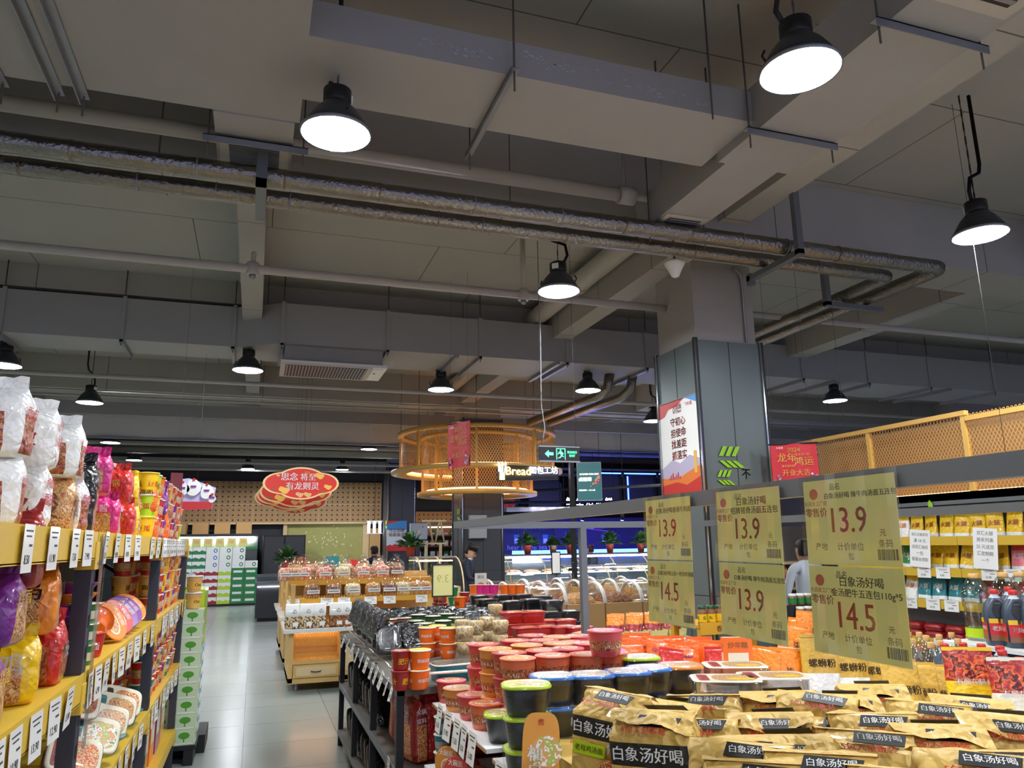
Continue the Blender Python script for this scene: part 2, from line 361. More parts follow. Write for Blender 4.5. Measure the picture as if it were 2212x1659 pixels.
for i in range(230):
    c = rr.choice(((.75, .1, 4.38), (1.02, .06, 4.36), (1.35, .07, 4.42), (1.5, .06, 4.37), (1.72, .1, 4.4), (2.05, .1, 4.35), (2.2, .05, 4.31), (2.5, .12, 4.33))); x = rr.gauss(c[0], c[1]); z = rr.gauss(c[2], .018); s = rr.uniform(.002, .006)*rr.choice((1, 1, 1, 2.2, 3))
    if .2 < x < 2.8 and z < 4.47: fk.add([(x, 3.5785, z), (x+s*1.6, 3.5785, z+rr.uniform(-s, s)*.3), (x+s, 3.5785, z+s*.6), (x-.2*s, 3.5785, z+s*.5)], [(0, 1, 2, 3)], 'flake')
fk.build('paint_flakes', nd)['kind'] = 'stuff'
def louver(b, x0, x1, y0, y1, z, along='x', n=12, fr=.06):
    b.bx(x0, x1, y0, y1, z-.008, z-.002, 'pipe_white')
    b.bx(x0+fr, x1-fr, y0+fr, y1-fr, z-.0095, z-.008, 'black')
    for i in range(n):
        if along == 'x':
            y = y0+fr+(y1-y0-2*fr)*(i+.5)/n; b.box(((x0+x1)/2, y, z-.012), (x1-x0-2*fr, (y1-y0-2*fr)/n*.34, .008), 'galv')
        else:
            x = x0+fr+(x1-x0-2*fr)*(i+.5)/n; b.box((x, (y0+y1)/2, z-.012), ((x1-x0-2*fr)/n*.45, y1-y0-2*fr, .008), 'galv')
lv = thing('duct_branch', 'short duct branch ending in a white louvred vent behind the brightest lamp', 'duct')
MB().bx(-.38, .1, 4.45, 5.14, 4.26, 4.5, 'duct').build('duct_body', lv)
b = MB(); louver(b, -.36, .08, 4.76, 5.12, 4.262); b.build('vent_grille', lv)
hanger(lv, -.45, .2, 4.72, 0, 4.24, 5.1, 'x')
rd = thing('air_duct', 'long grey air duct running away to the right with two louvred vents', 'duct')
b = MB(); b.bx(2.89, 3.48, -2, 3.98, 4.2, 4.52, 'duct'); b.bx(2.95, 3.38, 3.98, 5.26, 4.2, 4.5, 'duct'); b.build('duct_body', rd)
b = MB(); louver(b, 2.97, 3.36, 4.8, 5.24, 4.2, 'x', 9, .05); b.build('vent_grille', rd)
b = MB(); louver(b, 2.93, 3.44, 1.3, 2.3, 4.2, 'x', 11, .07); b.build('vent_grille', rd)
hanger(rd, 2.8, 3.55, 2.5, 0, 4.195, 5.1, 'x'); hanger(rd, 2.8, 3.5, 3.55, 0, 4.195, 5.1, 'x'); hanger(rd, 2.9, 3.48, 5.02, 0, 4.17, 5.1, 'x')
bd = thing('air_duct', 'long boxy duct crossing the room in front of the grey smoke curtain', 'duct')
b = MB(); zl, zh = 4.2, 4.74
b.bx(-7, -.36, 10.0, 10.7, zl, zh, 'duct'); b.bx(.2, 16, 9.65, 10.7, zl, zh, 'duct')
b.add([(-.36, 10.0, zl), (.2, 9.65, zl), (.2, 10.7, zl), (-.36, 10.7, zl), (-.36, 10.0, zh), (.2, 9.65, zh), (.2, 10.7, zh), (-.36, 10.7, zh)], [(3, 2, 1, 0), (4, 5, 6, 7), (0, 1, 5, 4), (2, 3, 7, 6)], 'duct')
b.build('duct_body', bd)
for x in (-3.0, -1.7, -.4, .2, 1.55, 2.84, 4.15, 5.45, 6.9, 8.3, 9.65, 11.0, 12.5):
    y = 10.0 if x < 0 else 9.65; h = MB().bx(x-.022, x+.022, y-.02, y, zl-.03, zh+.02, 'duct'); h.bx(x-.02, x+.02, y-.02, 10.8, zl-.05, zl, 'galv')
    h.tube([(x, y-.01, zl-.08), (x, y-.01, 5.1)], .007, 'rod', 6); h.tube([(x, 10.75, zl-.08), (x, 10.75, 5.1)], .007, 'rod', 6); h.build('flange', bd)
for x in (2.5, 4.0, 6.6, 8.9, 11.4): MB().bx(x-.02, x+.02, 9.6, 10.85, zl-.05, zl-.005, 'galv').build('hanger_bracket', bd)
vb = thing('vent_box', 'white louvred vent box hung below the long boxy duct', 'vent')
MB().bx(.24, 1.5, 9.72, 10.3, 3.98, 4.198, 'duct').build('box_body', vb)
g = MB(); g.bx(.2, 1.55, 9.62, 10.42, 3.94, 3.98, 'white'); louver(g, .2, 1.36, 9.62, 10.42, 3.941, 'y', 26, .06); g.bx(1.37, 1.5, 9.68, 10.36, 3.93, 3.94, 'white'); g.bx(1.40, 1.43, 9.9, 9.93, 3.925, 3.931, 'rod')
g.build('vent_grille', vb)
# ================= pipes =================
def pipe(name, pts, r, m, label, cat='pipe', group=None, n=12): return tag(MB().tube(pts, r, m, n).build(name), label, cat, group)
def foil(x0, x1, y, z, r, seed):
    rr = random.Random(seed); pts = []; rad = []; x = x0
    while x < x1: pts.append((x, y+rr.uniform(-.002, .002), z)); rad.append(r*rr.uniform(.955, 1.03)); x += .07
    return pts, rad
def foilpipe(y, xb, yend, z, r, seed, label):
    pts, rad = foil(-7, xb-.09, y, z, r, seed); rr = random.Random(seed+9)
    for a in range(0, 91, 30): pts.append((xb-.08+.08*math.sin(R(a)), y+.08-.08*math.cos(R(a)), z)); rad.append(r)
    yy = y+.15
    while yy < yend: pts.append((xb, yy, z)); rad.append(r*rr.uniform(.955, 1.03)); yy += .07
    o = MB().tube(pts, rad, 'foil', 14).build('insulated_pipe'); tag(o, label, 'pipe')
    x = -2.2
    while x < xb-.2:
        MB().tube([(x, y, z), (x+.012, y, z)], r*1.05, rr.choice(('foil_brown', 'galv')), 14).build('clamp_band', o); x += rr.uniform(.35, .8)
    return o
foilpipe(4.95, 5.98, 9.3, 4.12, .068, 1, 'silver foil wrapped pipe, the one nearer the camera of the pair')
foilpipe(5.27, 5.68, 9.3, 4.12, .062, 2, 'silver foil wrapped pipe, the one farther from the camera of the pair')
tr = thing('pipe_hanger', 'grey steel trapeze hanger holding the foil pipes beside the column', 'pipe hanger')
MB().bx(4.2, 4.26, 4.78, 4.83, 4.0, 4.6, 'steel_gray').build('upright', tr); MB().bx(4.2, 4.26, 4.78, 5.5, 3.99, 4.04, 'steel_gray').build('crossbar', tr); MB().bx(4.2, 4.26, 5.45, 5.5, 3.95, 4.06, 'steel_gray').build('end_plate', tr)
tr = thing('pipe_hanger', 'grey steel trapeze hanger holding the foil pipes after their bend', 'pipe hanger')
MB().bx(5.44, 5.5, 5.86, 5.92, 4.0, 5.1, 'steel_gray').build('upright', tr); MB().bx(5.44, 6.18, 5.86, 5.92, 3.99, 4.04, 'steel_gray').build('crossbar', tr)
tr = thing('pipe_hanger', 'grey steel hanger of the foil pipes near the brightest lamp', 'pipe hanger')
MB().bx(-.12, -.05, 4.83, 4.87, 4.0, 5.1, 'steel_gray').build('upright', tr); MB().bx(-.12, -.05, 4.83, 5.42, 4.0, 4.05, 'steel_gray').build('crossbar', tr)
sp = pipe('sprinkler_pipe', [(-7, 6.98, 4.19), (4.2, 6.98, 4.19)], .042, 'pipe_white', 'pale sprinkler pipe running from the left edge to the clad column')
for x in (-.15, 2.53): MB().lathe([(.055, 4.13), (.06, 4.15), (.06, 4.24), (.05, 4.25)], 'pipe_white', 14, (x, 6.98, 0)).lathe([(.02, 4.25), (.025, 4.34), (.012, 4.36)], 'pipe_white', 10, (x, 6.98, 0)).lathe([(.018, 4.09), (.03, 4.11), (.03, 4.13)], 'galv', 10, (x, 6.98, 0)).build('pipe_tee', sp)
MB().tube([(2.53, 6.98, 4.25), (2.53, 6.98, 5.0)], .03, 'pipe_white').build('riser', sp)
pipe('sprinkler_pipe', [(4.96, 6.83, 4.17), (16, 6.83, 4.17)], .035, 'pipe_white', 'pale sprinkler pipe running right from the clad column')
np_ = pipe('sprinkler_pipe', [(-7, 5.06, 4.44), (2.72, 5.06, 4.44)], .055, 'pipe_white', 'thick pale pipe between the near duct and the foil pipes')
MB().tube([(2.68, 5.06, 4.44), (2.82, 5.06, 4.44)], .075, 'pipe_white', 14).tube([(2.82, 5.06, 4.44), (3.1, 5.06, 4.44)], .03, 'pipe_white').build('flange', np_)
MB().tube([(2.74, 5.06, 4.5), (2.74, 5.06, 5.1)], .012, 'galv').build('drop_rod', np_)
pipe('sprinkler_pipe', [(-7, 11.2, 3.97), (16, 11.2, 3.97)], .032, 'pipe_white', 'thin pale sprinkler pipe behind and below the long boxy duct')
for y, z, r, n in ((14.0, 4.2, .022, 'just in front of the smoke curtain'), (13.0, 4.1, .018, 'low in front of the smoke curtain top')): pipe('conduit_pipe', [(-7, y, z), (16, y, z)], r, 'pipe_white', 'thin grey conduit crossing the room ' + n)
tag(MB().bx(-8, 17, 16.2, 16.3, 4.25, 4.5, 'duct').build('cable_tray'), 'long grey cable tray crossing in front of the smoke curtain', 'cable tray')
bp = pipe('drain_pipe', [(3.76, 4.4, 4.9), (3.76, 16.1, 4.9)], .13, 'pipe_white', 'thick white drain pipe running away under the ceiling left of the column', n=20)
MB().tube([(3.76, 8.2, 4.9), (3.76, 8.32, 4.9)], .15, 'pipe_white', 20).build('coupling', bp); MB().tube([(3.76, 12.2, 4.9), (3.76, 12.3, 4.9)], .15, 'pipe_white', 20).build('coupling', bp)
for i, (x, s) in enumerate(((5.0, 'left'), (5.4, 'right'))):
    tag(MB().tube([(x+.1, 10.2, 4.2), (x+.08, 10.25, 4.0), (x+.02, 10.45, 3.9), (x-.2, 13.0, 3.88)], .075, 'foil', 14).build('insulated_pipe'), 'short foil wrapped pipe dropping under the long duct, ' + s + ' one of two', 'pipe')
# services behind the smoke curtain
for y, z, r, m, n in ((19, 4.05, .05, 'pipe_white', 'first pipe'), (20.6, 4.15, .16, 'foil', 'fat foil duct'), (22, 3.95, .04, 'pipe_white', 'second pipe'), (23.4, 3.9, .05, 'pipe_white', 'third pipe')):
    pipe('service_pipe', [(-7, y, z), (16, y, z)], r, m, 'pipe crossing the dark ceiling beyond the smoke curtain, ' + n)
tag(MB().bx(-7, 4, 24.2, 24.9, 4.0, 4.3, 'duct').build('air_duct'), 'long grey duct above the perforated wooden wall', 'duct')
# ================= pendant lamps =================
mat('chain', '5c5d5f', .5, .5)
def lamp():
    o = thing('pendant_lamp')
    MB().lathe([(.19, 0), (.192, .012), (.165, .06), (.125, .125), (.09, .165), (.07, .185)], 'lamp_shade', 32, cb=False).build('shade', o)
    MB().lathe([(.19, -.004), (.197, 0), (.197, .014), (.19, .018)], 'galv', 32, cb=False, ct=False).build('rim', o)['label'] = 'bright metal rim'
    MB().lathe([(.182, .004), (.182, .012)], 'lens', 32).build('lens', o)['label'] = 'glowing white lens'
    h = MB().lathe([(.072, .18), (.078, .2), (.078, .27), (.06, .28)], 'black', 20); h.bx(-.03, .03, -.081, -.07, .2, .25, 'white'); h.build('driver_housing', o)
    for s in (-1, 1): MB().tube([(s*.16, 0, .07), (s*.175, 0, .1), (s*.16, 0, .13)], .006, 'black', 6).build('bracket', o)
    return o
def chain(o, ztop, cab=True):
    z = o.location.z; b = MB(); k = .28
    while z+k < ztop-.01:
        b.box((0, 0, k+.012), (.012 if int(k*100) % 2 else .004, .004 if int(k*100) % 2 else .012, .022), 'chain'); k += .024
    b.build('hanging_chain', o)
    if cab: MB().tube([(.05, 0, .26), (.09, .01, .34), (.07, .02, .45), (-.06, .03, .52), (-.09, .03, .6)] + [(-.09, .03, max(.62, ztop-z))], .014, 'black').build('cable', o)
for x, y, z, zt, lab in ((2.42, 2.62, 3.9, 5.1, 'large bright one at the top right'), (5.13, 3.88, 3.9, 5.1, 'bright one hanging right of the foil pipe bend'),
    (2.52, 6.0, 3.9, 4.5, 'seen side on, left of the column top'), (-.2, 10.02, 3.9, 4.19, 'under the jog of the long duct'), (2.51, 10.6, 3.9, 4.19, 'left of the two above the yellow canopy'),
    (4.68, 10.11, 3.9, 4.19, 'right of the two above the yellow canopy'), (-2.56, 12.96, 3.9, 5.1, 'bright one over the left shelves'), (9.08, 9.84, 3.9, 4.19, 'right of the clad column above the red banner'),
    (-3.06, 10.52, 3.9, 4.19, 'cut by the left edge of the photo'), (-3.06, 17.9, 3.9, 5.1, 'just beyond the curtain over the left shelves'), (2.48, 17.9, 3.9, 5.1, 'just beyond the curtain left of the canopy'),
    (.31, 3.88, 3.9, 4.26, 'most dazzling one, over the aisle'), (-3.07, 21.4, 3.9, 5.1, 'far one beyond the curtain over the milk cartons'), (7.13, 12.48, 3.9, 5.1, 'half hidden behind the left edge of the clad column'),
    (2.4, -.8, 3.9, 5.1, 'behind the photographer on the right'), (-.2, -1.2, 3.9, 5.1, 'behind the photographer on the aisle'), (5.1, .4, 3.9, 5.1, 'over the right hand shelves'), (-2.6, 5.2, 3.9, 5.1, 'over the back of the left shelves'), (2.4, 23.0, 3.9, 5.1, 'far one before the perforated wall'), (9.0, 15.2, 3.9, 5.1, 'over the glass deli counters'), (6.5, 20.5, 3.9, 5.1, 'over the seafood wall'), (8.2, 2.6, 3.9, 5.1, 'beyond the sausage shelves'), (-5.6, .5, 3.9, 5.1, 'far left behind the rack, near'), (-5.6, 5.5, 3.9, 5.1, 'far left behind the rack, middle'), (-5.6, 11.5, 3.9, 5.1, 'far left behind the rack, far'), (12.5, 5, 3.9, 5.1, 'far right beyond the fascia'), (12.5, .5, 3.9, 5.1, 'far right beyond the fascia, near'), (-.3, 23.2, 3.9, 5.1, 'far one over the milk cartons')):
    o = put('lamp', lamp, (x, y, z), random.uniform(0, 6), 'pendant lamp with dark bell shade, ' + lab, 'lamp', 'high bay pendant lamps')
    chain(o, zt, zt > 4.4)
# ================= kinds of goods =================
for n, c in dict(paper='f1f0ea', cream='e9dfc4', p_red='c9281f', p_dred='9c1b1b', p_orange='ef6a12', p_orange2='f08a1c', p_yellow='f2c40e', p_lime='b5d415', p_mag='d9247e', p_purple='7d2a8c', p_green='1f7a3a', p_dgreen='17502b', p_teal='157d84', p_blue='2a6fc4', p_brown='8a5a34', p_tan='d9a866', p_pink='e87f8a', p_sky='4a9ae0', kraft='c9a74a', p_kraft='d2a63c').items(): mat(n, c, .38, coat=.5)
mat('p_black', '151517', .3, coat=.5); mat('p_gray', '9ea2a4', .4, coat=.3); mat('rim_white', 'e8e4da', .4); mat('shelf_yellow', 'd9b338', .4); mat('post_gray', '3f414d', .45, .3)
ramp_mat('pic_noodle', ['c98a4a', 'd9b67e', 'c07038', 'e0bd80', 'a8562c', 'e2cb9c'], 55); ramp_mat('pic_soup', ['d8552a', 'f0b060', 'c2482a', 'e8c890', '9a7a3a'], 60); ramp_mat('pic_green', ['e6e2c8', '9cc04a', 'd89a5a', 'f2eee0', '6f9a3a'], 42)
ramp_mat('pic_blue', ['e9e6da', '9fb6c8', 'd9a060', 'f4f0e6', '7f8c5a'], 42); ramp_mat('pic_meat', ['7a3420', 'a8502c', 'c07a48', '8c2a1c', 'c89a68'], 55); ramp_mat('pic_seeds', ['8a6a48', '6a4a30', 'b08a5c', '4a3424', 'a07850'], 140, vor=True)
ramp_mat('f_bread', ['c98d4e', '9c5f2c', 'e0b070', 'b57638', 'd9a05c'], 24, .7, 0); ramp_mat('f_brown', ['8a5634', '6a3a20', 'b07a4c', '7a4628'], 24, .7, 0); ramp_mat('f_pale', ['e6cf9c', 'd2b074', 'f0e0b8', 'c79e60'], 24, .7, 0)
ramp_mat('f_toast', ['e8d8b4', 'd6bc8a', '6a4a38', 'efe4c8'], 24, .8, 0); ramp_mat('f_pink', ['e08a70', 'f2c0a0', 'c8604c', 'f0d9b0'], 24, .7, 0); ramp_mat('f_dry', ['a8702c', 'c8923c', '8a5520', 'd8aa5a'], 24, .8, 0)
film('film', clear=.9); film('wrap', clear=.97); film('glass', 'f4faf8', .9, .02); film('sleeve', 'fbfbf2', .9, .08); film('film_dull', 'e8e8ea', .7, .15)
film('pet', 'eef4f0', .8, .03)
mat('noodle_white', 'ddd5bd', .7); mat('barcode', '3a3a38', .6)
def cup(body, band=None, lid='pic_noodle', r=.05, h=.11, txt=None, tc='white', rim='rim_white', name='noodle_cup', tsize=.03, base=.74):
    def f():
        o = thing(name); b = MB(); bd = band or body
        b.lathe([(r*base, 0), (r*(base+.03), .003), (r*(base+.08), h*.22), (r*(base+.17), h*.62), (r*.97, h*.93)], [body, body, bd, body], 22, ct=False)
        if txt:
            for a in (-math.pi/2, math.pi*.17, math.pi*.83): b.textc(txt, tsize, tc, h*.44, r*(base+.03), r*.985, h, a, w=r*1.3, bold=True)
        b.build('cup_body', o)
        MB().lathe([(r*.965, h*.92), (r*1.04, h*.925), (r*1.05, h*.97), (r*1.03, h*.985), (r*.99, h*.987)], rim, 22, cb=False, ct=False).build('rim', o)
        if lid.startswith('pic') or lid == 'p_red':
            q = MB().lathe([(r*1.0, h*.98), (r*.99, h*.992)], body if not body.startswith('pic') else 'cream', 22); zz = h*.992
            q.plate([(r*(.1+.62*math.cos(t*.35)), r*(-.12+.5*math.sin(t*.35))) for t in range(18)], .0006, 'cream', fm('z', (0, 0, zz+.0008))); q.plate([(r*(.1+.52*math.cos(t*.35)), r*(-.12+.41*math.sin(t*.35))) for t in range(18)], .0006, lid if lid.startswith('pic') else 'pic_soup', fm('z', (0, 0, zz+.0014)))
            q.text('大碗面', r*.42, 'paper', fm('z', (-r*.1, r*.62, zz+.0015)), r*1.1, True); q.build('lid', o)
        else: MB().lathe([(r*1.0, h*.98), (r*.99, h*.992)], lid, 22).build('lid', o)
        return o
    return f
def bag(main, w=.19, d=.12, h=.2, bands=(), txt=(), win=None, name='snack_bag', fin='up', jit=.007, seed=1, clear=False):
    """a soft bag: sits on its base, shoulders fold into a pinched seal. bands = (z0, z1, material); txt = (string, size, z, material)"""
    def f():
        o = thing(name); b = MB(); Z = (0, .05, .16, .3, .46, .6, .74, .84, .91, .97, 1)
        ww = (.82, .95, 1, 1, 1, 1, .98, .95, .9, .86, .84); dd = (.75, .95, 1.03, 1.04, 1.03, 1.01, .95, .78, .45, .14, .05); pp = (6, 6, 6, 5, 5, 5, 4, 3, 2.6, 2.2, 2)
        N = 36; rings = [se(w*ww[i], d*dd[i], h*Z[i], pp[i], N) for i in range(len(Z))]; ms = []; mc = crinkle(main)
        for i in range(len(Z)-1):
            zm = (Z[i]+Z[i+1])/2; m = mc
            for a, c, k in bands:
                if a <= zm < c: m = crinkle(k)
            ms.append(m)
        b.loft(rings, ms); b.jitter(jit, 11, seed)
        if win:
            q = b.mi(crinkle(win))
            for i in range(len(Z)-1):
                if .1 < (Z[i]+Z[i+1])/2 < .6:
                    for j in range(N):
                        t = (j+1)/N*360 % 90
                        if abs(t-45) > 26: b.m[i*N+j] = q
        for t, sz, z, m in txt:
            b.text(t, sz, m, fm('-y', (0, -d*.53-jit*.6, h*z)), w*.7, True); b.text(t, sz*.85, m, fm('+x', (w*.508+jit*.5, 0, h*z)), d*.65, True); b.text(t, sz*.85, m, fm('-x', (-w*.508-jit*.5, 0, h*z)), d*.65, True)
        b.build('bag_body', o)
        q = MB(); n = 8; k = .03 if fin == 'up' else .05
        pts = [(-w*.43+w*.86*i/n) for i in range(n+1)]; V = []
        for i, x in enumerate(pts):
            V += [(x, -.003, h*.985), (x, .003, h*.985), (x*1.04, .012*math.sin(i*1.3+seed), h+k+(.004 if i % 2 else 0))]
        F = []
        for i in range(n): a = i*3; F += [(a, a+3, a+5, a+2), (a+4, a+1, a+2, a+5)]
        q.add(V, F, mc); q.build('top_seal', o)
        return o
    return f
def tray(base='p_black', lid='pic_noodle', w=.2, d=.15, h=.08, rim=None, name='food_tray', p=5, wrap=False, lab=None, taper=.8):
    def f():
        o = thing(name); rm = rim or base
        MB().loft([se(w*taper, d*taper, 0, p), se(w*(taper+.03), d*(taper+.03), .004, p), se(w*.93, d*.93, h*.86, p), se(w*.95, d*.95, h*.9, p)], base, ct=False).build('tray_body', o)
        MB().loft([se(w*.94, d*.94, h*.88, p), se(w, d, h*.89, p), se(w*1.01, d*1.01, h*.93, p), se(w*.985, d*.985, h*.96, p)], rm, cb=False, ct=False).build('rim', o)
        pic = lid.startswith('pic'); b = MB().loft([se(w*.99, d*.99, h*.95, p), se(w*.97, d*.97, h*.985, p), se(w*.9, d*.9, h, p)], ('cream' if rm in ('p_black', 'p_gray', 'film') else rm) if pic else lid)
        if pic:
            b.loft([se(w*.62, d*.72, h*1.002, 3, 20, w*.12, 0), se(w*.6, d*.7, h*1.008, 3, 20, w*.12, 0)], lid); b.loft([se(w*.16, d*.7, h*1.002, 6, 16, -w*.32, 0), se(w*.15, d*.68, h*1.008, 6, 16, -w*.32, 0)], base if base.startswith('p_') else 'p_red')
            b.text('自热锅', w*.12, 'ink', fm('zx', (-w*.32, 0, h*1.01)), d*.6, True)
        if lab:
            for q_, (m, a) in enumerate(lab): b.loft([se(w*a[2], d*a[3], h*.99, a[4] if len(a) > 4 else 3, 20, w*a[0], d*a[1]), se(w*a[2]*.98, d*a[3]*.98, h*1.003+.0006*q_, a[4] if len(a) > 4 else 3, 20, w*a[0], d*a[1])], m)
        b.build('lid', o)
        if wrap: MB().loft([se(w*.86, d*.86, -.001, p), se(w*1.0, d*1.0, h*.5, p), se(w*1.03, d*1.03, h*.93, p), se(w*.9, d*.9, h*1.03, p), se(w*.4, d*.4, h*1.05, p)], 'wrap').jitter(.002, 30, 3).build('shrink_wrap', o)
        return o
    return f
def pouch(front, w=.16, h=.24, d=.05, bands=(), txt=(), name='pouch', extra=None, seed=2):
    def f():
        o = thing(name); b = MB(); Z = (0, .04, .15, .35, .55, .72, .86, .93, 1); dd = (.9, 1, 1, .85, .62, .4, .18, .08, .07)
        rings = [se(w*(1 if 0 < i else .96), max(.004, d*dd[i]), h*Z[i], 3, 24) for i in range(len(Z))]; ms = []
        for i in range(len(Z)-1):
            zm = (Z[i]+Z[i+1])/2; m = crinkle(front, .25)
            for a, c, k in bands:
                if a <= zm < c: m = crinkle(k, .25)
            ms.append(m)
        b.loft(rings, ms).jitter(.004, 12, seed)
        for t, sz, x, z, m in txt:
            i = max(k for k in range(len(Z)) if Z[k] <= z); u = (z-Z[i])/(Z[i+1]-Z[i]) if i+1 < len(Z) else 0; D = d*(dd[i]*(1-u)+dd[min(i+1, 8)]*u)/2+.003
            b.text(t, sz, m, fm('-y', (x*w, -D-.001, h*z), tilt=-math.atan2(d*.4, h)), w*.9, True)
        b.build('pouch_body', o); MB().box((0, 0, h*1.0+.004), (w*.98, .004, .016), front).build('top_seal', o)
        return o
    return f
def bottle(prof, m, cap, capm, label=None, n=20, name='bottle', liquid=None, p=None):
    """prof (r, z) up to the neck; cap (r, z0, z1); label (z0, z1, material, text, text material)"""
    def f():
        o = thing(name)
        MB().lathe(prof, m, n).build('bottle_body', o)
        MB().lathe([(cap[0], cap[1]), (cap[0]*1.02, cap[1]+.003), (cap[0], cap[2]-.003), (cap[0]*.9, cap[2])], capm, 16).build('cap', o)
        if label:
            r = max(q[0] for q in prof)+.0015; b = MB().lathe([(r, label[0]), (r, label[1])], label[2], n, cb=False, ct=False)
            if len(label) > 3:
                for a in (-math.pi/2, math.pi, .0): b.textc(label[3], .03, label[4], (label[0]+label[1])/2, r, r, 1, a, w=r*1.4, bold=True)
            b.build('label', o)
        return o
    return f
def carton(w, d, h, m, m2, txt=None, shape='tree', tcol='p_green', name='milk_carton_box'):
    def f():
        o = thing(name); b = MB().box((0, 0, h/2), (w, d, h), m)
        for dr, x, y, ww in (('-y', 0, -d/2-.001, w), ('+x', w/2+.001, 0, d), ('-x', -w/2-.001, 0, d)):
            M = fm(dr, (x, y, h/2))
            if shape == 'tree':
                b.plate([(ww*.26*math.cos(t*.4), h*.12+h*.22*math.sin(t*.4)) for t in range(16)], .001, m2, M); b.plate([(-.006, -h*.3), (.006, -h*.3), (.004, 0), (-.004, 0)], .001, m2, M); b.plate([(-ww*.4, -h*.44), (ww*.4, -h*.44), (ww*.4, -h*.36), (-ww*.4, -h*.36)], .001, 'white', M)
            elif shape == 'wave':
                b.plate([(-ww*.5, -h*.5), (ww*.5, -h*.5), (ww*.5, -h*.1), (ww*.2, h*.1), (0, -h*.12), (-ww*.25, h*.08), (-ww*.5, -h*.05)], .001, m2, M)
            elif shape == 'drop':
                b.plate([(ww*.22+ww*.16*math.cos(t*.5), h*.3*math.sin(t*.5)) for t in range(13)], .001, m2, M); b.plate([(ww*.22+ww*.09*math.cos(t*.5), h*.17*math.sin(t*.5)) for t in range(13)], -.0006, m, M)
            else: b.plate([(-ww*.35, -h*.16), (ww*.35, -h*.16), (ww*.35, h*.16), (-ww*.35, h*.16)], .001, m2, M)
            if txt: b.text(txt, h*.16, tcol, fm(dr, (x*1.002, y*1.002, h*.82)), ww*.8, True)
        b.build('box_body', o); MB().box((0, 0, h+.0005), (w*.99, .02, .001), 'cream').build('tape', o)
        return o
    return f
def card(price, w=.075, h=.1, m='paper', name='price_card', lines=True, paint='ink'):
    def f():
        o = thing(name); MB().box((0, 0, 0), (w, .0012, h), m).build('card_sheet', o)
        b = MB()
        if lines:
            for z, l in ((.36, .7), (.25, .5)): b.box((-w*.02, -.0009, h*z), (w*l, .0006, h*.035), 'barcode')
            b.box((w*.2, -.0009, h*.06), (w*.3, .0006, h*.05), 'barcode')
        b.text(price, h*.27, paint, fm('-y', (-w*.06, -.0011, -h*.24)), w*.75, True); b.build('print', o)
        return o
    return f
# ================= left hand shelves =================
XF, XB = -.5, -1.12
YS = (.9, 2.88, 4.82, 6.66); ZS = (.78, 1.255, 1.705); rk = thing('storage_rack', 'tall grey storage rack with yellow shelves along the left side of the aisle', 'shelving')
for y in YS:
    for x in (XF-.03, XB):
        b = MB().bx(x-.025, x+.025, y-.03, y+.03, 0, 1.66, 'post_gray')
        for k in range(14): b.bx(x+.0252, x+.026, y-.012, y-.004, .3+k*.1, .34+k*.1, 'black'); b.bx(x+.0252, x+.026, y+.004, y+.012, .3+k*.1, .34+k*.1, 'black')
        b.build('upright', rk)
    MB().tube([(XF-.03, y, .5), (XB, y, 1.1)], .016, 'post_gray', 6).build('brace', rk); MB().tube([(XF-.03, y, 1.15), (XB, y, 1.55)], .016, 'post_gray', 6).build('brace', rk)
for z in (.3,)+ZS:
    for i in range(3):
        y0, y1 = YS[i]+.005, YS[i+1]-.005
        s = MB().bx(XB-.02, XF-.003, y0, y1, z-.02, z, 'shelf_yellow').build('shelf_board', rk)
        l = MB().bx(XF-.004, XF, y0, y1, z-.085, z+.004, 'shelf_yellow'); l.bx(XF-.05, XF, y0, y1, z-.088, z-.082, 'shelf_yellow'); l.build('shelf_lip', rk)
    for y in YS: MB().bx(XF-.056, XF+.004, y-.035, y+.035, z-.12, z-.03, 'shelf_yellow').box((XF+.005, y+.012, z-.1), (.004, .012, .012), 'galv').build('beam_connector', rk)
BACK = MB().bx(XB-.06, XB-.05, .9, 6.66, 0, 2.2, 'dark'); BACK.build('back_panel', rk)
for i, (y, z0, z1) in enumerate(((2.88, 1.25, 1.7), (2.88, 1.02, 1.24))): MB().bx(-.494, -.49, y+.03, y+.075, z0, z1, 'film_dull').build('label_strip', rk)
cards = [('8.50', 60), ('11.90', 115), ('7.50', 162), ('7.90', 190), ('12.50', 229), ('18.90', 253), ('8.90', 276), ('9.90', 297), ('6.50', 329), ('7.90', 342)]
k = 0
def lipcards(z, px, py, word, h=.11, w=.1):
    for i, (pr, x) in enumerate(px):
        y = at(x, py, 'x', XF+.006).y
        put('card_'+pr, card(pr, w, h), (XF+.007, y, z-.05), (R(random.uniform(-3, 3)), 0, R(90+random.uniform(-6, 4))), 'price card on the left rack %s lip, %s from near end' % (word, ORD[i+1] if i < 20 else str(i+1)+'th'), 'price card', 'left shelf price cards')
lipcards(1.705, cards+[(p, 352+i*4.2) for i, p in enumerate(('5.90', '6.50', '4.90', '5.50', '7.90', '6.90', '9.90', '8.50', '5.90', '6.50', '4.90', '5.50'))], 1180, 'top')
lipcards(1.245, [('9.90', 18), ('10.90', 52), ('13.90', 92), ('12.90', 128), ('15.90', 156)]+[(p, 198+i*15.5) for i, p in enumerate(('5.90', '6.90', '4.90', '8.50', '9.90', '6.50', '7.90', '12.90', '10.90'))]+[(p, 345+i*5.5) for i, p in enumerate(('4.50', '5.50', '4.90', '6.90', '5.90', '3.90', '4.50', '5.50', '6.50'))], 1450, 'middle')
lipcards(.77, [(p, 252+i*13) for i, p in enumerate(('19.90', '16.90', '14.90', '12.90', '15.90'))]+[(p, 326+i*7.5) for i, p in enumerate(('5.90', '6.90', '4.90', '8.50', '9.90', '6.50', '7.90', '6.90'))], 1580, 'lower')
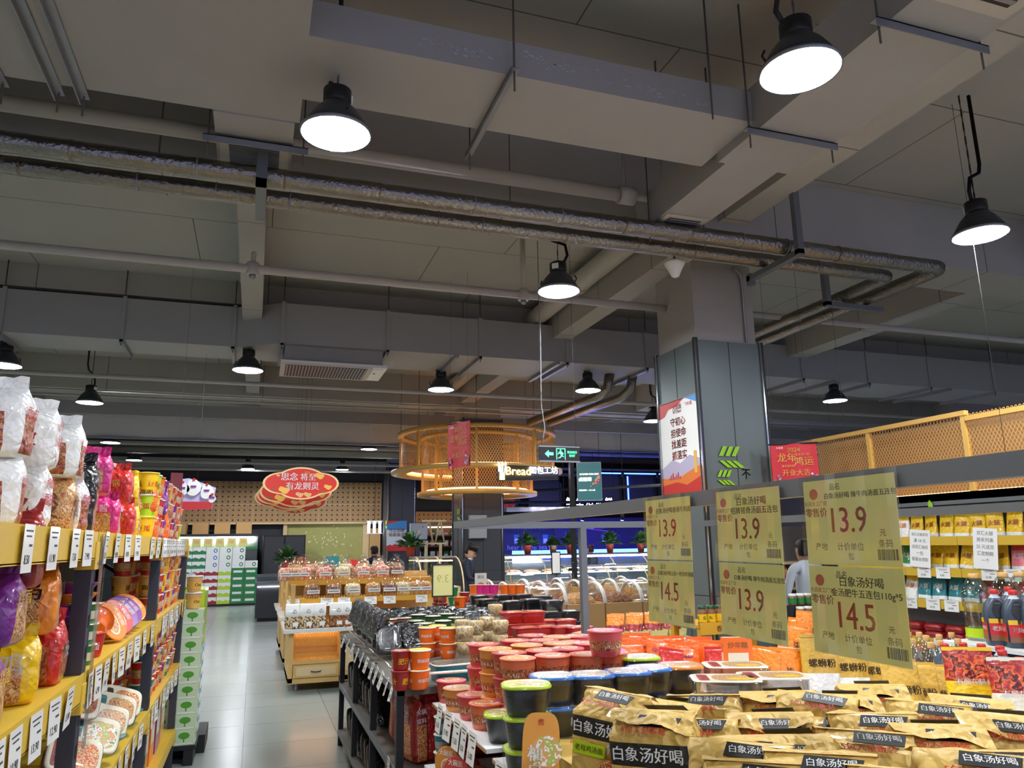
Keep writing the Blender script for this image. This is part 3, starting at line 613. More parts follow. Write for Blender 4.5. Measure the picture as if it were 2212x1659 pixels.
def shelfY(px, x=-.53): return at(px, 1300, 'x', x).y
def goods(key, mk, rp, z, w, rot=0, label='', cat='food bag', group='bags on the left shelves', x=-.53, dy=0, s=1, tilt=0):
    if z >= Z1: s = .87; z = Z1+(z-Z1)*.83
    y = shelfY(rp); return put(key, mk, (x-w/2, y+dy, z), (R(tilt), 0, R(rot)), label, cat, group, s)
bw = lambda seed, win='pic_meat': bag('paper', .21, .13, .2, win=win, txt=(('面皮', .045, .62, 'p_red'),), seed=seed)
Z1 = 1.705
for i, (key, mk, rp, z, w, rot, lab) in enumerate((
    ('bagA', bw(1), 28, Z1, .2, 8, 'white snack bag at the left edge of the photo, bottom layer'),
    ('bagB', bag('paper', .2, .13, .2, win=None, txt=(('纯香', .04, .72, 'p_red'), ('面皮', .05, .45, 'p_red')), seed=4), 92, Z1, .2, -6, 'white snack bag with red characters, bottom layer, left of the brown bag'),
    ('bagC', bag('pic_noodle', .18, .13, .185, txt=(('酸', .1, .45, 'p_brown'),), seed=5), 146, Z1, .17, 4, 'brown clear-fronted noodle bag with one big character'),
    ('bagA', None, 172, Z1, .2, -10, 'white snack bag right of the brown noodle bag, bottom layer'),
    ('bagA', None, 30, Z1+.2, .2, -5, 'white snack bag at the left edge of the photo, top layer'),
    ('bagB', None, 98, Z1+.2, .2, 5, 'tall white snack bag with red characters, top layer'),
    ('bagA', None, 148, Z1+.2, .19, 0, 'white snack bag with open pinched top, rightmost white of the top layer'),
    ('bagD', bag('p_black', .2, .14, .3, win='pic_meat', txt=(('螺蛳粉', .04, .6, 'p_red'),), seed=6, jit=.01), 196, Z1, .2, 5, 'tall glossy black food bag beside the magenta bags'),
    ('bagE', bag('p_mag', .17, .12, .18, win='pic_noodle', txt=(('麻酱', .04, .7, 'white'),), seed=7), 249, Z1, .17, 0, 'magenta noodle bag, bottom layer on the top shelf'),
    ('bagE', None, 218, Z1+.18, .16, 8, 'magenta noodle bag, top layer on the top shelf'),
    ('bagF', bag('p_red', .17, .12, .18, win=None, txt=(('火锅', .04, .55, 'gold'),), seed=8), 279, Z1, .16, 0, 'red noodle bag, bottom layer on the top shelf'),
    ('bagF', None, 272, Z1+.18, .18, -4, 'tall red noodle bag with two pointed corners, top layer', ),
    ('bagG', bag('p_yellow', .15, .12, .17, win='pic_noodle', seed=9), 291, Z1, .15, 0, 'yellow noodle bag, bottom layer on the top shelf'),
    ('bagG', None, 284, Z1+.17, .15, 5, 'yellow noodle bag, top layer behind the red one'),
    ('bagH', bag('p_orange', .18, .13, .18, win='pic_noodle', txt=(('火鸡面', .045, .68, 'ink'),), seed=10), 334, Z1, .18, 0, 'orange noodle bag, bottom layer, nearer one'),
    ('bagH', None, 354, Z1, .17, 10, 'orange noodle bag, bottom layer, beside the yellow-green tubs'),
    ('bagH', None, 327, Z1+.18, .18, 3, 'orange noodle bag, top layer'),
    ('bagI', bag('p_purple', .16, .12, .18, win=None, seed=12), 347, Z1+.18, .15, 0, 'purple noodle bag, top layer beside the yellow tubs'))):
    goods(key, mk, rp, z, w, rot, lab)
# cups on the top shelf
cupk = {'y': cup('p_yellow', None, 'paper', .058, .125, '豆蛋', 'p_red', 'p_yellow', 'noodle_tub', .045), 'l': cup('p_lime', None, 'paper', .056, .125, '豆蛋', 'p_red', 'rim_white', 'noodle_tub', .045), 'o': cup('p_orange', 'pic_noodle', 'paper', .056, .125, '拌面', 'white', 'p_orange', 'noodle_tub', .03),
        'r': cup('p_red', 'pic_noodle', 'pic_soup', .055, .12, '牛肉', 'white', 'rim_white', 'noodle_tub', .035), 'p': cup('p_purple', 'pic_soup', 'pic_noodle', .055, .12, '酸菜', 'white', 'p_purple', 'noodle_tub', .035), 'c': cup('pic_soup', 'pic_meat', 'film_dull', .055, .12, None, 'white', 'rim_white', 'noodle_tub'),
        't': cup('p_tan', 'gold', 'paper', .055, .12, '面', 'ink', 'gold', 'noodle_tub', .04), 'e': cup('p_teal', 'pic_green', 'paper', .055, .12, '海鲜', 'white', 'rim_white', 'noodle_tub', .035), 'b': cup('p_black', 'pic_meat', 'p_black', .058, .12, None, 'gold', 'p_black', 'noodle_tub')}
CN = {'y': 'yellow', 'l': 'yellow-green', 'o': 'orange', 'r': 'red', 'p': 'purple', 'c': 'clear', 't': 'tan', 'e': 'teal', 'b': 'black'}
def cupstack(kinds, y, x, z, h, where):
    for i, k in enumerate(kinds):
        o = put('cup_'+k, cupk[k], (x+random.uniform(-.004, .004), y+random.uniform(-.004, .004), z+i*h), random.uniform(0, 6), '%s noodle tub %s, %s' % (CN[k], where, ('bottom', 'second up', 'third up', 'topmost')[i if i < len(kinds)-1 else 3] if len(kinds) > 1 else 'alone'), 'noodle tub', 'noodle tubs on the left shelves')
rows = (('ylyl', 4.75), ('lyl', 4.9), ('oro', 5.05), ('rrr', 5.19), ('prp', 5.33), ('ccc', 5.47), ('tct', 5.62), ('rcr', 5.78), ('ppc', 5.94), ('ccr', 6.1), ('ror', 6.26), ('lcc', 6.42))
for i, (kn, y) in enumerate(rows):
    for j, x in enumerate((-.6, -.74)):
        cupstack(kn[:3] if j == 0 else kn[::-1][:3], y, x, Z1, .125, 'on the top left shelf, %s row along, %s stack' % (ORD[i+1], 'front' if j == 0 else 'back'))
for y, k, x in ((4.0, 'y', -.66), (4.45, 'o', -.64)): cupstack(('b', 'b', k), y, x+-.1, Z1, .125, 'on the top left shelf over %s bags' % ('red' if k == 'y' else 'orange'))
# middle shelf
Z2 = 1.255
for key, mk, rp, z, w, rot, lab in (
    ('bagP', bag('p_purple', .17, .12, .17, win='pic_noodle', txt=(('拌面', .05, .65, 'p_yellow'),), seed=13), 26, Z2, .17, 0, 'purple noodle bag at the left edge, bottom layer of the middle shelf'),
    ('bagY', bag('p_yellow', .19, .13, .17, win='pic_noodle', txt=(('火鸡', .06, .6, 'white'),), seed=14), 100, Z2, .19, 12, 'yellow noodle bag lying at the front of the middle shelf'),
    ('bagP', None, 52, Z2+.17, .17, -6, 'purple noodle bag on the yellow and purple bags of the middle shelf'),
    ('bagO', bag('p_orange2', .21, .14, .19, win='pic_noodle', txt=(('火鸡', .07, .66, 'ink'),), seed=15), 128, Z2+.16, .21, 6, 'large orange noodle bag on top of the pile on the middle shelf'),
    ('bagR', bag('p_red', .15, .12, .19, win='pic_meat', txt=(('辣', .06, .5, 'white'),), seed=16), 152, Z2, .15, 0, 'red noodle bag beside the black bowls on the middle shelf'),
    ('bagS', bag('p_dred', .16, .1, .2, seed=17), 80, Z2+.3, .16, 0, 'dark red bag hanging at the back above the orange bag')):
    goods(key, mk, rp, z, w, rot, lab)
for i in range(2): put('bowlb', tray('p_black', 'film_dull', .17, .17, .075, p=3), (-.61, 2.93+.1, Z2+i*.078), .2, 'black plastic noodle bowl beside the upright on the middle shelf, %s of two' % ('lower' if i == 0 else 'upper'), 'noodle bowl', 'noodle bowls on the left shelves')
def bowlk(m, lid): return cup(m, None, lid, .085, .07, None, 'white', m, 'noodle_bowl', base=.58)
for i, (m, n) in enumerate((('p_orange', 'orange'), ('p_purple', 'purple'), ('p_purple', 'purple'), ('p_purple', 'purple'), ('p_orange2', 'amber'), ('p_purple', 'purple'))):
    put('bowl'+m, bowlk(m, 'pic_noodle'), (-.66, 3.42, Z2+.04*i), .3, '%s noodle bowl in the stack by the near upright, %s from the bottom' % (n, ORD[i+1]), 'noodle bowl', 'noodle bowls on the left shelves')
for i, (y, m, n, t) in enumerate(((3.62, 'p_orange', 'orange', 58), (3.78, 'p_orange2', 'amber', 62), (3.95, 'p_red', 'red', 55), (4.1, 'p_purple', 'purple', 48), (4.24, 'p_purple', 'purple', 44), (4.38, 'p_orange2', 'amber', 42))):
    put('bowl'+m, bowlk(m, 'pic_noodle'), (-.62, y, Z2+.06), (R((-62, 20, 24, 26, 28, 30)[i]), R((10, t, t, t, t, t)[i]), R(20 if i == 0 else 0)), '%s noodle bowl leaning on the middle shelf, %s from the near end' % (n, ORD[i+1]), 'noodle bowl', 'noodle bowls on the left shelves')
put('tubsR', cup('p_red', None, 'pic_soup', .055, .09, '甜面', 'white', 'p_red', 'noodle_tub'), (-.57, 3.3, Z2), .4, 'small red tub in front of the leaning bowls on the middle shelf', 'noodle tub', 'noodle tubs on the left shelves')
for i in range(3): put('tubsC', cup('p_green', 'cream', 'cream', .05, .07, None, 'white', 'cream', 'noodle_tub'), (-.56, 3.1, Z2+.07*i), i, 'small cream rimmed tub by the near upright, %s' % ('bottom of three', 'middle of three', 'top of three')[i], 'noodle tub', 'noodle tubs on the left shelves')
for i in range(3): put('cup_e', cupk['e'], (-.8, 4.3+.14*i, Z2+.001), i, 'teal noodle tub at the back of the middle shelf, %s from the near side' % ORD[i+1], 'noodle tub', 'noodle tubs on the left shelves')
for lv, z, seq, wd in ((0, Z2, ('rtr', 'trt', 'rro', 'pyt', 'tpy', 'roc', 'tyr', 'ptc', 'rcy', 'ort', 'ctp'), 'middle'), (1, .78, ('ere', 'eot', 'opo', 'rtp', 'oer', 'pct', 'tor', 'ecp', 'rto', 'cpe', 'otr'), 'lower')):
    for i, kn in enumerate(seq):
        for j, x in enumerate((-.58, -.72)): cupstack(kn if j == 0 else kn[::-1], 4.98+i*.15, x, z, .122, 'on the %s left shelf, %s row past upright, %s stack' % (wd, ORD[i+1], 'front' if j == 0 else 'back'))
# lower shelf: trays leaning on their sides
Z3 = .78
lean = (('p_dred', 'pic_soup', 'red', 3.35, 50, .2), ('p_teal', 'pic_green', 'teal', 3.72, 55, .21), ('p_black', 'pic_noodle', 'black', 3.98, 58, .2), ('p_purple', 'pic_meat', 'purple', 3.72, 50, .2), ('p_teal', 'pic_noodle', 'dark teal', 4.22, 52, .2), ('p_black', 'pic_soup', 'black lidded', 4.4, 48, .2))
for i, (m, l, n, y, t, w) in enumerate(lean):
    put('ltray'+m+l, tray(m, l, w, .15, .08, 'p_gray', wrap=True), (-.62-(.08 if i == 3 else 0), y, Z3+.09+(.13 if i == 3 else 0)), (R(t), R(20), R(24)), '%s food tray leaning on the lower left shelf, %s' % (n, ('nearest one', 'with picture lid, second', 'third one', 'perched on top', 'fifth one', 'farthest one')[i]), 'food tray', 'food trays on the left shelves')
for i in range(2): put('cleartray', tray('p_tan', 'film_dull', .24, .17, .06, 'rim_white', wrap=True), (-.64, 3.1, Z3+.062*i), .1, 'clear lidded tray with noodles by the near upright on the lower shelf, %s' % ('lower' if i == 0 else 'upper'), 'food tray', 'food trays on the left shelves')
put('tealb', bowlk('p_teal', 'pic_blue'), (-.58, 3.9, Z3), 0, 'teal bowl standing under the leaning trays on the lower shelf', 'noodle bowl', 'noodle bowls on the left shelves')
put('tealb', None, (-.58, 4.45, Z3), 0, 'teal bowl standing at the far end of the leaning trays', 'noodle bowl', 'noodle bowls on the left shelves')
# bottom shelf of the far bay: upright cartons
for i, (m, n) in enumerate((('p_purple', 'purple'), ('p_gray', 'grey'), ('p_brown', 'brown'), ('p_red', 'red'), ('p_brown', 'brown kraft'), ('p_orange', 'orange'), ('p_purple', 'plum'), ('p_tan', 'tan'))):
    put('gift'+m, carton(.22, .16, .34, m, 'cream', '礼', 'x', 'gold', 'gift_box'), (-.64, 4.2+i*.3, .3), R(90), '%s gift box standing on the lowest left shelf, %s from the near end' % (n, ORD[i+1]), 'box', 'gift boxes on the lowest shelf')
# milk cartons at the end of the rack
mat('milk_green', 'c6d8b6', .4, coat=.3); mat('milk_leaf', '4f9a2f', .4)
pal = thing('pallet', 'black plastic pallet under the pale green milk cartons', 'pallet', None, (-.6, 6.95, 0))
b = MB()
MB().box((0, 0, .13), (.5, .42, .03), 'black').build('pallet_deck', pal)
for x in (-.2, 0, .2): MB().box((x, 0, .06), (.07, .42, .115), 'black').build('foot', pal)
mk = carton(.16, .2, .112, 'milk_green', 'milk_leaf', None, 'tree')
for i in range(9):
    for j, x in enumerate((-.44, -.62)):
        put('milk', mk, (x, 6.86, .147+i*.113), R(90) if 0 else 0, 'pale green milk carton with a tree print, %s column, %s from the bottom' % ('front' if j == 0 else 'rear', ORD[i+1]), 'milk carton', 'milk cartons beside the left shelves')
for i in range(2): put('cup_t2', cup('p_tan', 'gold', 'paper', .065, .13, 'Oat', 'ink', 'rim_white', 'oat_tub', .035), (-.45, 6.86, 1.165+.132*i), .6, 'tan oat tub on top of the milk cartons, %s one' % ('lower' if i == 0 else 'upper'), 'tub', 'oat tubs')
for i in range(6): put('milkb', carton(.16, .2, .112, 'p_sky', 'white', None, 'wave') if i == 0 else None, (-.45, 7.3+.0*i, .147+i*.113), 0, 'blue and white milk carton behind the pale green ones, %s from the bottom' % ORD[i+1], 'milk carton', 'blue milk cartons')
for i in range(4):
    for j in range(3): put('can', bottle([(.03, 0), (.033, .005), (.033, .115), (.028, .125)], 'p_gray', (.028, .12, .127), 'galv', (.02, .1, 'paper', '茶', 'ink'), name='drink_can'), (-.52-.07*j, 7.3+.07*i, 1.3), 0, 'silver drink can standing on the milk cartons, row %d, %s from the aisle' % (i+1, ORD[j+1]), 'can', 'drink cans')
tag(MB().bx(-.75, -.38, 7.15, 7.7, .825, 1.3, 'p_lime').build('display_box'), 'lime display box under the silver drink cans', 'box')
put('pallet2', lambda: tag(MB().box((0, 0, .07), (.4, .5, .14), 'black').build('pallet'), '', ''), (-.5, 7.35, 0), 0, 'small black pallet under the blue milk cartons', 'pallet')
# ================= middle display: black rack =================
RX = .76; PY = (4.2, 5.12, 6.02, 6.92)
br_ = thing('display_rack', 'black steel display rack with grey wooden shelves beside the aisle', 'shelving')
for y in PY:
    for x in (RX+.02, 1.98): MB().bx(x-.02, x+.02, y-.02, y+.02, 0, .9, 'black').build('post', br_)
for z in (.13, .5, .9):
    MB().bx(RX+.005, 2.0, PY[0]-.02, PY[-1]+.02, z-.035, z, 'dark_wood').build('shelf_board', br_)
    MB().bx(RX-.003, RX+.004, PY[0]-.02, PY[-1]+.02, z-.04, z+.002, 'steel_gray').build('edge_strip', br_)
for x in (.83, .93): MB().tube([(x, 4.2, .9), (x, 4.2, .955), (x+.01, 4.2, .965), (x+.22 if x > .9 else x, 4.2 if x > .9 else 4.24, .965)], .008, 'rim_white', 8).build('fence_holder', br_)
MB().tube([(RX+.02, 4.25, .965), (RX+.02, 6.9, .965)], .005, 'chrome', 6).build('fence_rail', br_)
MB().bx(2.005, 2.95, 5.0, 6.94, .865, .9, 'dark_wood').build('shelf_board', br_); MB().bx(1.2, 2.95, 6.945, 8.2, .865, .9, 'dark_wood').build('shelf_board', br_)
for x, y in ((2.92, 5.04), (2.92, 6.9), (2.92, 8.16), (1.24, 8.16)): MB().bx(x-.02, x+.02, y-.02, y+.02, 0, .87, 'black').build('post', br_)
mat('sleeve_gray', '9d958a', .5, var=.25, vscale=40)
def pot(side):
    def f():
        crinkle('p_black', .8, 14); crinkle(side, .3)
        o = thing('hotpot_box'); w, d, h = .17, .2, .065
        MB().loft([se(w*.84, d*.86, 0, 6), se(w*.97, d*.97, h*.6, 6)], 'p_black_crinkle', ct=False).loft([se(w*.97, d*.97, h*.6, 6), se(w, d, h*.62, 6), se(w, d, h*.85, 6)], side+'_crinkle', cb=False, ct=False).build('pot_body', o)
        MB().loft([se(w, d, h*.85, 6), se(w*.95, d*.95, h*.95, 6), se(w*.8, d*.8, h, 4)], 'p_black_crinkle', cb=False).build('lid', o)
        MB().loft([se(w*.86, d*.88, -.001, 5), se(w*1.02, d*1.02, h*.5, 5), se(w*1.02, d*1.02, h*.9, 5), se(w*.6, d*.6, h*1.06, 4)], 'film').jitter(.003, 25, 2).build('shrink_wrap', o)
        return o
    return f
n = 0
for bay in (1, 2):
    for z in (.13, .5):
        for i in range(5):
            y = PY[bay]+.13+i*.155
            put('potg', pot('sleeve_gray'), (RX+.13, y, z+.075), (R(-62+random.uniform(-5, 5)), 0, R(180+random.uniform(-5, 5))), 'grey sleeved hotpot box leaning on the %s shelf, %s bay, %s along' % ('bottom' if z < .3 else 'second', ('', 'middle', 'far')[bay], ORD[i+1]), 'food box', 'hotpot boxes in the black rack')
for r in range(6):
    y = 5.3+r*.29
    for i in range(7 if r > 2 else 2):
        put('potb', pot('p_black'), (.9+i*.165, y, .9+.1), (R(-52+random.uniform(-5, 5)), R(random.uniform(-4, 4)), R(180+random.uniform(-8, 8))), 'glossy black hotpot box leaning on the rack top, %s row, %s from the aisle' % (ORD[r+1], ORD[i+1]), 'food box', 'black hotpot boxes on the rack top')
for i in range(5): put('potb', None, (.88, 5.4+i*.3, .9+.2), (R(-70), 0, R(100)), 'glossy black hotpot box tipped over the aisle edge, %s from the near end' % ORD[i+1], 'food box', 'black hotpot boxes on the rack top')
for z in (.13, .5):
    for i in range(4): put('redbag', bag('p_dred', .2, .09, .33, win='pic_soup', txt=(('火锅', .06, .8, 'white'), ('底料', .05, .66, 'white')), seed=21, jit=.012), (RX+.13+.0*i, 4.34+i*.17, z), (R(random.uniform(-6, 6)), 0, R(-90+random.uniform(-14, 14))), 'tall dark red soup bag facing the aisle, %s shelf, %s from the near post' % ('bottom' if z < .3 else 'second', ORD[i+1]), 'soup bag', 'red soup bags in the black rack')
    for i in range(4): put('redbag2', bag('p_red', .26, .09, .34, txt=(('吸溜', .07, .3, 'white'),), seed=22, jit=.014), (1.05+i*.24, 4.32, z), (R(-5), 0, R(random.uniform(-8, 8))), 'red soup bag facing the camera at the rack end, %s shelf, %s from the aisle' % ('bottom' if z < .3 else 'second', ORD[i+1]), 'soup bag', 'red soup bags in the black rack')
for i, (x, y, p) in enumerate(((741, 1392, '9.90'), (750, 1400, '12.9'), (760, 1412, '9.90'), (770, 1422, '11.9'), (780, 1432, '9.90'), (790, 1440, '8.90'), (802, 1444, '6.50'), (811, 1453, '5.90'), (822, 1460, '5.50'), (834, 1468, '6.50'), (845, 1478, '6.90'))):
    q = at(x, y, 'x', RX-.012); put('rc'+p, card(p, .07, .1), (q.x-.0, q.y, .87), (R(-18), R(random.uniform(-14, 14)), R(-90+random.uniform(-4, 4))), 'price card hung on the black rack top edge, %s from the far end' % ORD[i+1], 'price card', 'black rack price cards')
q = at(843, 1620, 'x', RX-.01); put('rc9.90', card('9.90', .07, .1), (RX-.01, 4.35, .48), (0, 0, R(-90)), 'price card on the second shelf edge of the black rack', 'price card', 'black rack price cards')
def stack(key, mk, px, py, nn, h, zb, label, cat, group, rot=None, s=1, jx=.004):
    zt = zb+nn*h; p = at(px, py, 'z', zt)
    for i in range(nn):
        put(key, mk, (p.x+random.uniform(-jx, jx), p.y+random.uniform(-jx, jx), zb+i*h), random.uniform(0, 6) if rot is None else R(rot+random.uniform(-4, 4)), label+('' if nn == 1 else (', bottom', ', second up', ', third up', ', fourth up', ', fifth up', ', sixth up')[i] if i < nn-1 else ', topmost'), cat, group, s)
G = 'tubs on the black rack'
gcup = cup('p_dgreen', 'pic_green', 'cream', .062, .105, '重庆', 'cream', 'p_black', 'noodle_tub', .035, base=.8); ocup = cup('p_orange', 'pic_soup', 'cream', .062, .105, '小面', 'white', 'p_black', 'noodle_tub', .035, base=.8)
ecup = cup('p_orange', 'p_orange', 'p_yellow', .06, .1, '粉面菜蛋', 'white', 'paper', 'noodle_tub', .036, base=.76); rcup = cup('p_dred', 'p_dred', 'p_red', .052, .1, '肥汁', 'p_yellow', 'p_dred', 'noodle_tub', .04)
for i, (k, m, x, y, nn, n) in enumerate((('oc', ocup, 840, 1337, 2, 'orange'), ('oc', ocup, 871, 1334, 2, 'orange'), ('gc', gcup, 896, 1340, 2, 'green'), ('gc', gcup, 914, 1346, 2, 'green'), ('gc', gcup, 958, 1340, 2, 'green'), ('gc', gcup, 935, 1330, 2, 'green'), ('gc', gcup, 905, 1327, 2, 'green'), ('gc', gcup, 985, 1333, 2, 'green'), ('gc', gcup, 966, 1325, 2, 'green'), ('gc', gcup, 862, 1383, 1, 'green'))):
    stack(k, m, x, y, nn, .105, .9, '%s tub with black rimmed lid on the black rack, stack %s' % (n, 'ABCDEFGHIJ'[i]) if False else '%s black-rimmed tub on the rack, %s stack from the aisle' % (n, ORD[i+1]), 'noodle tub', G)
for i, (x, y, nn) in enumerate(((922, 1354, 2), (968, 1355, 2), (905, 1402, 2), (945, 1350, 2))): stack('ec', ecup, x, y, nn, .1, .9, 'orange tub with white and yellow top band, %s' % ('back left stack', 'back right stack', 'front stack', 'half hidden stack')[i], 'noodle tub', G)
stack('rc', rcup, 866, 1404, 2, .1, .9, 'small dark red cup beside the front orange tubs', 'noodle tub', G)
stack('gcc', cup('p_green', None, 'cream', .055, .1, '面', 'cream', 'p_green', 'noodle_tub', .05), 979, 1268, 3, .1, .9, 'bright green tub far along the rack', 'noodle tub', G)
stack('occ', cup('p_orange', None, 'pic_soup', .055, .1, '面', 'ink', 'p_orange', 'noodle_tub', .05), 993, 1289, 3, .1, .9, 'orange tub beside the bright green ones', 'noodle tub', G)
for i, (x, y) in enumerate(((945, 1278), (956, 1279), (1004, 1279))): stack('rcc', cup('p_dred', 'p_red', 'cream', .05, .1, '面', 'gold', 'p_dred', 'noodle_tub', .05), x, y, 3, .1, .9, 'dark red tub around the bright green ones, %s stack' % ORD[i+1], 'noodle tub', G)
for i, (x, k, m) in enumerate(((1024, 'pc1', 'p_orange'), (1038, 'pc2', 'p_mag'), (1052, 'pc2', 'p_mag'), (1066, 'pc2', 'p_mag'), (1090, 'pc1', 'p_orange'), (1124, 'pc1', 'p_orange'), (1108, 'pc1', 'p_orange'))): stack(k, cup(m, None, 'cream', .06, .1, None, 'white', m, 'noodle_tub'), x, 1263, 3, .1, .9, '%s tub in the farthest row, %s from the left' % ('magenta' if k == 'pc2' else 'orange', ORD[i+1]), 'noodle tub', G)
noodle = None
def cleartub():
    o = thing('clear_tub')
    MB().lathe([(.045, 0), (.047, .003), (.058, .085), (.0585, .088)], 'film', 20, ct=False).build('tub_wall', o)
    MB().lathe([(.044, .004), (.054, .066), (.048, .076)], 'f_pale', 20).jitter(.003, 40, 1).build('noodles', o); MB().lathe([(.059, .086), (.062, .087), (.062, .094), (.058, .096)], 'film', 20, cb=False).build('lid', o)
    return o
for i, (x, y, nn) in enumerate(((1070, 1303, 3), (1027, 1338, 2), (1080, 1337, 2), (1000, 1336, 2), (1052, 1330, 2), (1005, 1350, 2))): stack('ct', cleartub, x, y, nn, .095, .9 if nn > 2 else .93, 'clear tub of white noodles, %s stack' % ORD[i+1], 'noodle tub', G, s=1.12)
btray = tray('p_black', 'film_dull', .2, .15, .085, wrap=True, lab=(('cream', (0, 0, .6, .5)),)); rtray = tray('p_red', 'pic_soup', .2, .15, .085, 'p_red', wrap=True)
for i, (x, y, nn) in enumerate(((1106, 1297, 3), (1149, 1293, 3), (1192, 1296, 3), (1050, 1293, 3), (1035, 1285, 3), (1085, 1284, 3), (1128, 1283, 3), (1172, 1286, 3), (1192, 1320, 2), (1229, 1318, 2))): stack('bt', btray, x, y, nn, .086, .9, 'black wrapped noodle tray at the rack far end, %s stack' % ORD[i+1], 'food tray', 'trays on the middle display', rot=0)
for i, (x, y, nn) in enumerate(((1106, 1320, 3), (1149, 1319, 3), (1134, 1353, 2), (1176, 1351, 2), (1217, 1351, 2), (1250, 1352, 2), (1115, 1345, 2), (1180, 1338, 2), (1218, 1337, 2))): stack('rt', rtray, x, y, nn, .086, .88, 'red noodle tray, %s stack' % ORD[i+1], 'food tray', 'trays on the middle display', rot=0)
# price frame turned away from us
fr = thing('price_board', 'black framed yellow price board seen from behind on the black rack', 'price sign', None, (1.7, 7.06, .9))
b = MB(); w, h = .1, .145
for c, d in (((0, 0, .42-h), (w*2, .012, .012)), ((0, 0, .42+h), (w*2, .012, .012)), ((-w, 0, .42), (.012, .012, h*2+.01)), ((w, 0, .42), (.012, .012, h*2+.01))): b.box(c, d, 'black')
b.build('frame', fr); mat('tag_yellow', 'ded88e', .5)
b = MB().box((0, .002, .42), (w*2, .004, h*2), 'tag_yellow'); mat('faint', 'b9ad62', .6); b.text('3.9', .1, 'faint', fm('-y', (0, -.001, .43)) @ Matrix.Diagonal((-1, 1, 1, 1))); b.build('board', fr)
MB().tube([(0, 0, 0), (0, 0, .28)], .006, 'black').build('stem', fr); MB().box((0, 0, .006), (.1, .08, .012), 'black').build('base', fr)
# ================= middle display: white table and its goods =================
TZ = .80
tb = thing('display_table', 'white topped display table piled with noodle tubs, bowls and yellow packs', 'table')
mat('board_white', 'e6e4e0', .35); mat('board_edge', 'b08a62', .6)
for y0, y1, x0, z in ((3.14, 4.13, .94, .83), (1.0, 3.12, .96, TZ)):
    b = MB().bx(x0, 3.05, y0, y1, z-.017, z, 'board_white'); b.bx(x0-.001, x0+.0005, y0, y1, z-.017, z-.004, 'board_edge'); b.build('table_board', tb)
MB().bx(.9, 3.05, 1.0, 4.13, .51, .53, 'board_white').build('lower_shelf', tb); MB().bx(.95, 3.05, 1.0, 4.13, .06, .08, 'board_white').build('lower_shelf', tb)
MB().bx(1.3, 2.7, 1.05, 4.1, .08, .78, 'dark').build('carcass', tb)
MB().bx(1.02, 3.05, 4.14, 5.0, .81, .83, 'board_white').build('table_board', tb)
for x in (1.0, 2.72):
    for y in (1.05, 3.1, 4.08): MB().bx(x-.02, x+.02, y-.02, y+.02, 0, .785, 'black').build('leg', tb)
for n, cc in (('tub_red', 'd0474a'), ('tub_amber', 'd98f42'), ('tub_orange', 'dc6a42'), ('tub_dred', 'b53a3c')): mat(n, cc, .35, coat=.5)
def tub(m, lid, txt='大碗', bot=None): return cup(m, 'pic_meat', lid, .079, .11, txt, 'cream', m, 'noodle_tub', .04, base=.78)
T = {'r': ('tr', tub('tub_red', 'pic_soup', '面大碗'), 'red'), 'o': ('to', tub('tub_amber', 'pic_noodle', '螺蛳粉'), 'amber'), 's': ('ts', tub('tub_orange', 'pic_soup', '牛肉粉'), 'orange'), 'd': ('td', tub('tub_dred', 'pic_soup', '酸辣粉'), 'dark red')}
G = 'round noodle tubs on the white table'
for i, (k, x, y) in enumerate((('r', 974, 1468), ('o', 991.5, 1484), ('r', 1022.5, 1499), ('s', 1049.5, 1516))): stack(T[k][0], T[k][1], x, y, 1, .11, .83, '%s noodle tub standing alone on the white edge, %s from far' % (T[k][2], ORD[i+1]), 'noodle tub', G)
for i, (k, x, y) in enumerate((('r', 1044, 1391), ('o', 1070, 1401), ('d', 1100, 1409), ('s', 1120, 1421), ('r', 1112, 1383), ('o', 1139, 1393), ('r', 1175, 1383), ('o', 1207, 1389), ('r', 1172, 1404), ('s', 1195, 1415), ('r', 1226, 1400), ('s', 1268, 1412), ('s', 1319, 1409), ('r', 1238, 1387), ('r', 1270, 1389), ('o', 1205, 1375), ('r', 1150, 1372), ('r', 1245, 1373))):
    stack(T[k][0], T[k][1], x, y, 3, .107, .83, '%s noodle tub, %s tall stack counting from the aisle' % (T[k][2], ORD[i+1] if i < 20 else str(i)), 'noodle tub', G)
p = at(1307, 1392, 'z', 1.18); stack('tr', T['r'][1], 1305, 1360, 1, .11, 1.152, 'red noodle tub standing on top of the others by the grey post', 'noodle tub', G); stack('tr', None, 1312, 1404, 3, .107, .83, 'red noodle tub in the stack under the single top tub', 'noodle tub', G)
def bowl(rim, lidm): return tray('p_black' if rim != 'p_blue' else 'p_black', rim, .19, .17, .11, rim, 'noodle_bowl', 3, True, (('cream', (0, 0, .84, .84)), (lidm, (-.18, -.02, .46, .66)), (lidm, (.22, -.06, .38, .6)), ('paper', (.1, .28, .35, .18, 8))), .74)
B = {'b': ('bb', bowl('p_blue', 'pic_blue'), 'blue'), 'g': ('bg', bowl('p_lime', 'pic_green'), 'green'), 'y': ('by', bowl('p_orange2', 'pic_noodle'), 'amber')}
mat('p_lime', 'b5d415'); 
G = 'square noodle bowls on the white table'
